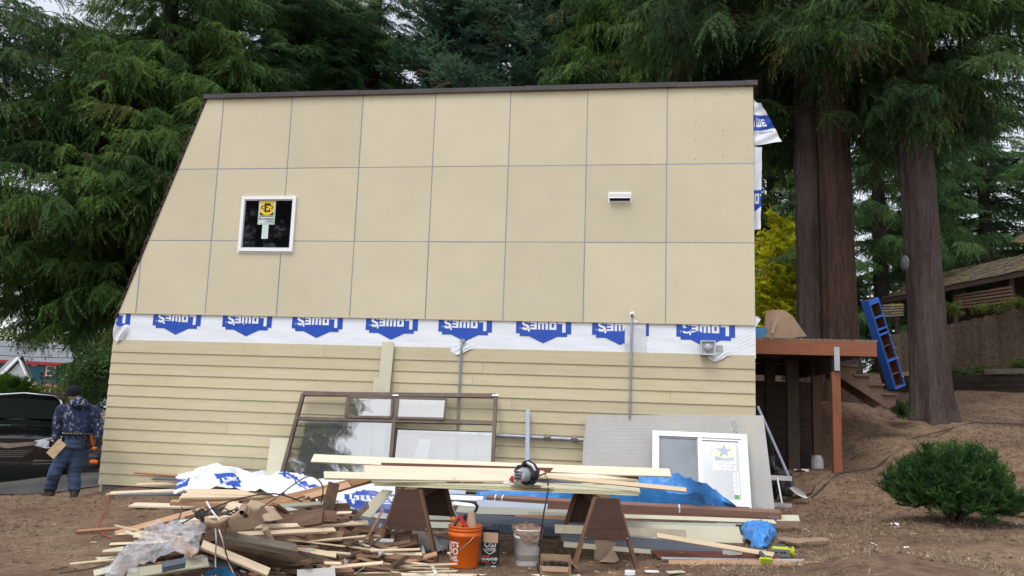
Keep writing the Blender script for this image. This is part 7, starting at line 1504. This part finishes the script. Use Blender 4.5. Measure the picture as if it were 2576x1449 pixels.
brd('second dark red board of the low front stack', (1652, 1400, .04), (1965, 1405, .04), .06, .02, DARKRED, 35, GR)
brd('grey pipe lying on the low front stack', (1665, 1406, .035), (2022, 1411, .035), .025, .025, GREYPL, 35, GR)
brd('orange tan plank at the front of the low stack', (1682, 1416, .015), (2056, 1420, .015), .07, .02, PINKWOOD, 25, GR)
# things seen between the sawhorses behind the bucket
brd('pale blue trim piece behind the left sawhorse', (1105, 1242, -1.2), (1170, 1246, -1.2), .14, .02, BLUELIGHT, 50, GR, Y=True)
brd('white trim piece behind the left sawhorse', (1130, 1252, -1.5), (1215, 1256, -1.5), .07, .03, WHITEP, 50, GR, Y=True)
brd('grey trim piece behind the left sawhorse', (1120, 1248, -1.35), (1200, 1250, -1.35), .06, .03, BLUEGREY, 50, GR, Y=True)
brd('long white trim angled behind the left sawhorse', (1140, 1266, -1.9), (1215, 1275, -1.9), .05, .02, WHITEP, 50, GR, Y=True)
brd('tan board piece behind the left sawhorse', (1110, 1268, -1.8), (1158, 1270, -1.8), .07, .03, PINE, 40, GR, Y=True)
brd('upper grey green plank on the dirt behind the bucket', (1068, 1303, .05), (1190, 1306, .05), .09, .04, GREENGREY, 40, GR)
brd('lower grey green plank on the dirt behind the bucket', (1060, 1322, .04), (1200, 1326, .04), .09, .04, GREENGREY, 40, GR)
face('brown plank lying near the shovel', [(1982, 1226), (2052, 1216), (2040, 1240), (1978, 1248)], .03, STAIRBROWN, 2.2, .03, 'brown_plank')
cloth('cardboard_strip', 'flattened cardboard strip on the dirt at right', 'cardboard', [((1955, 1350, .06), (1960, 1360, .06)), ((2010, 1356, .08), (2005, 1368, .05)), ((2085, 1354, .06), (2080, 1362, .05))], 20, 4, CARD, .012, 3, None, 5, .01)
for k, (px_, py_, d_, lb) in enumerate([(2015, 1147, 13.2, 'white paper scrap on the dirt under the deck'), (2550, 1310, 9.2, 'small white scrap on the dirt near the juniper'), (2250, 1312, 9.0, 'small pale scrap on the dirt left of the juniper')]):
    q = at(px_, py_, d_); q.z = gz(q.x, q.y) + .02; s_ = .16 if k == 0 else .06; b = MB(); b.grid(lambda u, v: V((u - .5) * s_ * 1.5, (v - .5) * s_, .02 * math.sin(u * 5 + v * 4)), 5, 4); tag(b.build('paper_scrap', WHITEP, None, tuple(q)), lb, 'paper')

cloth('plastic_film', 'torn clear plastic film at the lower left foot of the pile', 'film', [((268, 1428, .06), (262, 1450, .02)), ((300, 1412, .12), (305, 1455, .03)), ((345, 1400, .16), (352, 1448, .05))], 60, 40, PLASTIC, .05, 8.0, None, 7, .05)
cloth('plastic_film', 'crumpled clear plastic film right of the three dark boards', 'film', [((905, 1330, .22), (900, 1352, .12)), ((940, 1322, .26), (945, 1352, .14)), ((985, 1332, .22), (990, 1360, .10))], 60, 40, PLASTIC, .05, 9.0, None, 7, .05)
# ================================================================ the man walking away
def cap_(b, p, q, r1, r2, n=14):
    """closed tapered capsule"""
    p, q = Vector(p), Vector(q); t = (q - p); L_ = t.length; t.normalize(); P_, R_ = [], []
    for k in range(5): a = k / 4 * math.pi / 2; P_.append(p - t * r1 * math.cos(a)); R_.append(max(.002, r1 * math.sin(a)))
    for k in range(5): a = k / 4 * math.pi / 2; P_.append(q + t * r2 * math.sin(a)); R_.append(max(.002, r2 * math.cos(a)))
    b.tube(P_, R_, n)
def remesh(b, voxel, name, smooth=4):
    o = b.build('tmp', WHITEP); md = o.modifiers.new('r', 'REMESH'); md.mode = 'VOXEL'; md.voxel_size = voxel; md.use_smooth_shade = True
    ms = o.modifiers.new('s', 'SMOOTH'); ms.factor = .5; ms.iterations = smooth
    dg = bpy.context.evaluated_depsgraph_get(); me = bpy.data.meshes.new_from_object(o.evaluated_get(dg)); me.name = name; bpy.data.objects.remove(o); me.materials.clear(); return me
HOOD = mat('navy_hoodie', (.016, .026, .065), .9, var=.3, scale=5, bump=.5, bscale=30, rnd=0, bdist=.01)
def splatter():
    m, nt, p = base_mat('paint_splattered_hoodie'); L = nt.links.new; tc = nt.nodes.new('ShaderNodeTexCoord').outputs['Object']
    base = _ramp(nt, _noise(nt, tc, 5, 5, .6), [(.3, (.010, .016, .040)), (.7, (.024, .036, .085))])
    n1 = _noise(nt, _map(nt, tc, (1, 1, .6)), 17, 5, .75, 1.2); n2 = _noise(nt, tc, 3.5, 2, .5)
    f = _math(nt, 'MULTIPLY', _ramp(nt, n1, [(.555, 0.0), (.60, 1.0)]), _ramp(nt, n2, [(.40, 0.0), (.52, 1.0)]))
    L(_mix(nt, _math(nt, 'MULTIPLY', f, .8), base, (.42, .43, .48)), p.inputs['Base Color']); p.inputs['Roughness'].default_value = .9; p.inputs['Specular IOR Level'].default_value = .2
    b = nt.nodes.new('ShaderNodeBump'); b.inputs['Strength'].default_value = .5; b.inputs['Distance'].default_value = .02; L(_noise(nt, tc, 14, 3, .6), b.inputs['Height']); L(b.outputs[0], p.inputs['Normal']); return m
JACK = splatter(); JEAN = mat('blue_denim', (.045, .075, .14), .9, var=.35, scale=4, bump=.6, bscale=30, rnd=0, stain=(.025, .032, .05), stain_amt=.8, bdist=.012)
SKIN = mat('skin', (.36, .20, .14), .6, var=.08, bump=.05, rnd=0); BOOT = mat('dark_work_boot', (.035, .028, .022), .7, var=.3, bump=.4, rnd=0); BEANIE = mat('black_knit_beanie', (.008, .009, .014), .95, var=.3, scale=20, bump=.9, bscale=60, stretch=(1, 1, 4), rnd=0, bdist=.01); GLOVE = mat('dark_glove', (.022, .024, .032), .8, var=.3, bump=.4, rnd=0); BELT = mat('black_leather_belt', (.015, .013, .012), .55, bump=.2, rnd=0)
PD = 12.35
foot = at(160, 1259, PD); foot.z = gz(foot.x, foot.y) + .035; man = empty('person', tuple(foot), 'man in black beanie, paint splattered navy hoodie and jeans walking away with a short board', 'person'); F0 = foot.copy()
def J(px, py, dd=0): return at(px, py, PD + dd) - F0
zf = lambda p, z: V(p.x, p.y, z)
hipL, hipR = J(178, 1118), J(210, 1118, .03); knL, knR = J(140, 1184, -.08), J(187, 1186, .04); anL, anR = J(124, 1243, .02), J(187, 1242, -.02)
shL, shR = J(157, 1034), J(232, 1034, .02); elL, elR = J(145, 1068, -.04), J(246, 1070, .0); wrL, wrR = J(141, 1100, -.10), J(248, 1102, -.05)
b = MB()
# torso: one closed elliptical sweep, hoodie bloused over the belt
tp_ = [(194, 1134, .03), (194, 1131, .12), (194, 1124, .185), (195, 1110, .195), (196, 1098, .198), (196, 1092, .225), (197, 1080, .238), (196, 1062, .240), (195, 1044, .238), (195, 1032, .215), (195, 1024, .165), (195, 1017, .10), (195, 1013, .03)]
b.tube([J(p[0], p[1]) for p in tp_], [p[2] for p in tp_], 24, flat=.66)
cap_(b, J(195, 1022), J(190, 1004), .065, .06)                 # neck
hd = J(186, 992); b.sphere(tuple(hd), (.080, .098, .108), 18, 14)
b.sphere(tuple(hd + V(-.035, .085, -.02)), (.018, .022, .022), 8, 6)     # nose, turned away to the left
for s in (-1, 1): b.sphere(tuple(hd + V(.080 * s, -.005, -.012)), (.014, .026, .034), 8, 6)
for s_, e_, w_ in ((shL, elL, wrL), (shR, elR, wrR)): cap_(b, s_, e_, .098, .078); cap_(b, e_, w_, .078, .052)
for h_, k_, a_ in ((hipL, knL, anL), (hipR, knR, anR)): cap_(b, h_, k_, .115, .092); cap_(b, k_, a_ + V(0, 0, .06), .092, .080)
for a_, d_ in ((anL, V(-.85, .5, 0)), (anR, V(-.55, .8, 0))):
    d_ = d_.normalized(); base = V(a_.x, a_.y, .055); cap_(b, base - d_ * .06, base + d_ * .06, .060, .058); cap_(b, base + d_ * .05, base + d_ * .20 - V(0, 0, .010), .056, .044); cap_(b, base, V(a_.x, a_.y, .16), .06, .062)
me = remesh(b, .0145, 'body', 5)
co = np.zeros(len(me.vertices) * 3, np.float32); me.vertices.foreach_get('co', co); co = co.reshape(-1, 3); no_ = np.zeros_like(co).ravel(); me.vertices.foreach_get('normal', no_); no_ = no_.reshape(-1, 3)
zb_, zh = float(J(196, 1101).z), float(J(190, 1011).z)
for i in range(len(co)):
    x, y, z = co[i]; q = V(x, y, z)
    if z < .12: continue
    if z < zb_:  a = .016 * mnoise.noise(V(x * 5, y * 5, z * 17)) + .010 * abs(math.sin(z * 42 + 6 * mnoise.noise(q * 6))) * (1.0 if z < .55 else .35)
    elif z < zh: a = .014 * mnoise.noise(V(x * 9, y * 9, z * 7)) + .008 * (1 - abs(mnoise.noise(q * 12)) * 2)
    else: a = 0
    co[i] += no_[i] * a
me.vertices.foreach_set('co', co.ravel())
for m_ in (JACK, JEAN, SKIN, BOOT): me.materials.append(m_)
mi = []
for p in me.polygons:
    z = co[list(p.vertices)].mean(0); c = V(*[float(k) for k in z])
    mi.append(3 if c.z < .135 else 1 if c.z < zb_ else 2 if c.z > zh else 0)
    if mi[-1] == 1 and (c - wrL).length < .16 and c.x < hipL.x - .12: mi[-1] = 0
    if mi[-1] == 1 and (c - wrR).length < .16 and c.x > hipR.x + .10: mi[-1] = 0
me.polygons.foreach_set('material_index', mi); me.polygons.foreach_set('use_smooth', [True] * len(mi)); link('body', me, man)
# beanie, hood, belt, gloves, pouch
b = MB(); b.lathe([(.100, -.035), (.106, -.02), (.104, .0), (.108, .02), (.104, .045), (.096, .072), (.072, .10), (.035, .118), (0, .122)], 24, M=Matrix.Translation(hd + V(0, -.005, .02)) @ Matrix.Rotation(rad(8), 4, 'X') @ Matrix.Diagonal((.92, 1.08, 1, 1))); b.build('beanie', BEANIE, man)
b = MB(); hc_ = J(199, 1013, -.10)
def _hood(u, v):
    a = 2 * math.pi * u; t = math.pi * v; k = 1 + .10 * math.sin(3 * a + 4 * v) + .12 * mnoise.noise(V(math.cos(a) * 2, math.sin(a) * 2, v * 5)); x = math.cos(a) * math.sin(t) * .155 * k
    return hc_ + V(x, math.sin(a) * math.sin(t) * .085 * k, -math.cos(t) * .085 * k - .9 * x * x)
b.grid(_hood, 28, 14); b.build('hood', JACK, man)
b = MB(); c = J(196, 1090); b.lathe([(.215, -.028), (.232, -.026), (.232, .026), (.215, .028)], 32, M=Matrix.Translation(c) @ Matrix.Diagonal((1.0, .72, 1, 1))); bt = b.build('tool_belt', BELT, man)
for k in range(16): a = math.pi * (1.03 + .94 * k / 15); MB().sphere((c.x + .236 * math.cos(a), c.y + .17 * math.sin(a), c.z), .008, 6, 4).build('stud', ALU, bt)
MB().box(tuple(J(213, 1103, -.15)), (.035, .01, .20)).build('hanging_strap', BELT, man); MB().cbox(tuple(J(225, 1112, -.02)), (.10, .12, .2), .03).build('pouch', BELT, man); MB().cbox(tuple(J(163, 1112, .02)), (.06, .12, .2), .02).build('pouch', BELT, man)
MB().box(tuple(J(232, 1108, -.05)), (.03, .03, .16), R=Matrix.Rotation(.4, 3, 'X')).build('hammer_handle', ORANGE, man)
def glove(parent, w, d, grip):
    b = MB(); d = d.normalized(); sdv = d.cross(V(0, -1, 0)).normalized(); bk = d.cross(sdv).normalized()
    cap_(b, w - d * .03, w + d * .01, .043, .04); b.sphere(tuple(w + d * .055), (.038, .030, .045), 12, 10)
    for k in range(4):
        o_ = w + d * .085 + sdv * (-.032 + .021 * k); l_ = (.034, .040, .038, .030)[k]; m1 = o_ + d * l_ * .8 + bk * (.010 + .004 * k); cap_(b, o_, m1, .0115, .011, 8); cap_(b, m1, m1 + d * l_ * .3 + bk * l_ * .75, .011, .009, 8)
    t0 = w + d * .03 - sdv * .04; cap_(b, t0, t0 + d * .035 - sdv * .014 + bk * .02, .013, .011, 8); cap_(b, t0 + d * .035 - sdv * .014 + bk * .02, t0 + d * .06 + bk * .04, .011, .009, 8)
    m = remesh(b, .0055, 'glove', 2); m.materials.append(GLOVE); m.polygons.foreach_set('use_smooth', [True] * len(m.polygons)); return link('glove', m, parent)
glove(man, wrL + V(0, 0, -.02), J(138, 1124, -.14) - wrL, True); glove(man, wrR + V(0, 0, -.02), J(246, 1126, -.02) - wrR, False)
# the short board in his hand
a0, a1 = at(126, 1147, PD - .20), at(158, 1112, PD - .16); o = MB().cbox((0, 0, 0), ((a1 - a0).length, .15, .022), .002).build('hand_board', mat('tan_hand_board', (.42, .32, .18), .7), None); o.matrix_world = Matrix.Translation((a0 + a1) / 2) @ basis(a1 - a0, V(.25, -1, .15)).to_4x4(); tag(o, 'short tan board held in the left hand of the man', 'board')

# ================================================================ straw and litter on the ground (uncountable)
def blades(name, label, n, region, cols, lmin, lmax, wd, lie, seed, rough=.9, mask=None, base=.0):
    rs = np.random.RandomState(seed); X = rs.uniform(region[0], region[1], n); Y = rs.uniform(region[2], region[3], n)
    if mask is not None: k = mask(X, Y, rs); X, Y = X[k], Y[k]
    n = len(X); Z = ground_np(X, Y) + base; a = rs.uniform(0, 2 * np.pi, n); L_ = rs.uniform(lmin, lmax, n); el = np.abs(rs.normal(0, lie, n)); d = np.stack([np.cos(a) * np.cos(el), np.sin(a) * np.cos(el), np.sin(el)], -1)
    s = np.stack([-np.sin(a), np.cos(a), np.zeros(n)], -1) * wd; P = np.stack([X, Y, Z + .003], -1); mid = P + d * L_[:, None] * .55; tip = P + d * L_[:, None]; tip[:, 2] -= L_ * .18 * (el > .2); mid[:, 2] += .004; tip[:, 2] = np.maximum(tip[:, 2], Z + .002)
    vs = np.stack([P - s, P + s, mid + s * .8, mid - s * .8, tip], 1).reshape(-1, 3); i0 = np.arange(n)[:, None] * 5
    f4 = np.concatenate([i0 + np.array([[0, 1, 2]]), i0 + np.array([[0, 2, 3]]), i0 + np.array([[3, 2, 4]])], 0)
    m, nt, p = base_mat(name); ge = nt.nodes.new('ShaderNodeNewGeometry'); nt.links.new(_ramp(nt, ge.outputs['Random Per Island'], cols), p.inputs['Base Color']); p.inputs['Roughness'].default_value = rough; p.inputs['Specular IOR Level'].default_value = .2
    o = link(name, np_mesh(name, vs, f4, m)); tag(o, label, None, None, 'stuff')
STRAWC = [(0, (.12, .08, .052)), (.4, (.21, .15, .098)), (.8, (.31, .235, .15)), (1, (.42, .33, .22))]
def outside_house(x, y, rs): return ~((x > -1.7) & (x < 8.7) & (y > -.06) & (y < 7))
def patchy(x, y, rs):
    v = np.sin(x * 1.7 + 1.3 * np.sin(y * 1.9)) * np.sin(y * 2.3 + x) + rs.normal(0, .45, len(x)); return outside_house(x, y, rs) & (v > -.1)
blades('dry_grass', 'dry straw coloured grass matted over the dirt', 52000, (-2.5, 12.5, -6.2, -.4), STRAWC, .03, .12, .0022, .35, 1, mask=patchy)
blades('dry_grass_tufts', 'thicker dry grass tufts at the lower right', 15000, (7.6, 11.8, -5.4, -1.5), STRAWC, .04, .12, .0024, .4, 2, mask=patchy)
blades('leaf_litter', 'brown fallen leaves and needles under the deck and trees', 24000, (8.7, 17, -1.5, 10), [(0, (.05, .026, .016)), (.6, (.13, .065, .038)), (.93, (.23, .13, .07)), (1, (.34, .22, .12))], .03, .08, .006, .3, 3)
blades('leaf_litter', 'dark litter along the driveway edge at left', 6000, (-6, 0, -4, 1.2), [(0, (.04, .026, .018)), (.7, (.12, .075, .05)), (1, (.25, .18, .11))], .02, .06, .005, .25, 4, mask=outside_house)
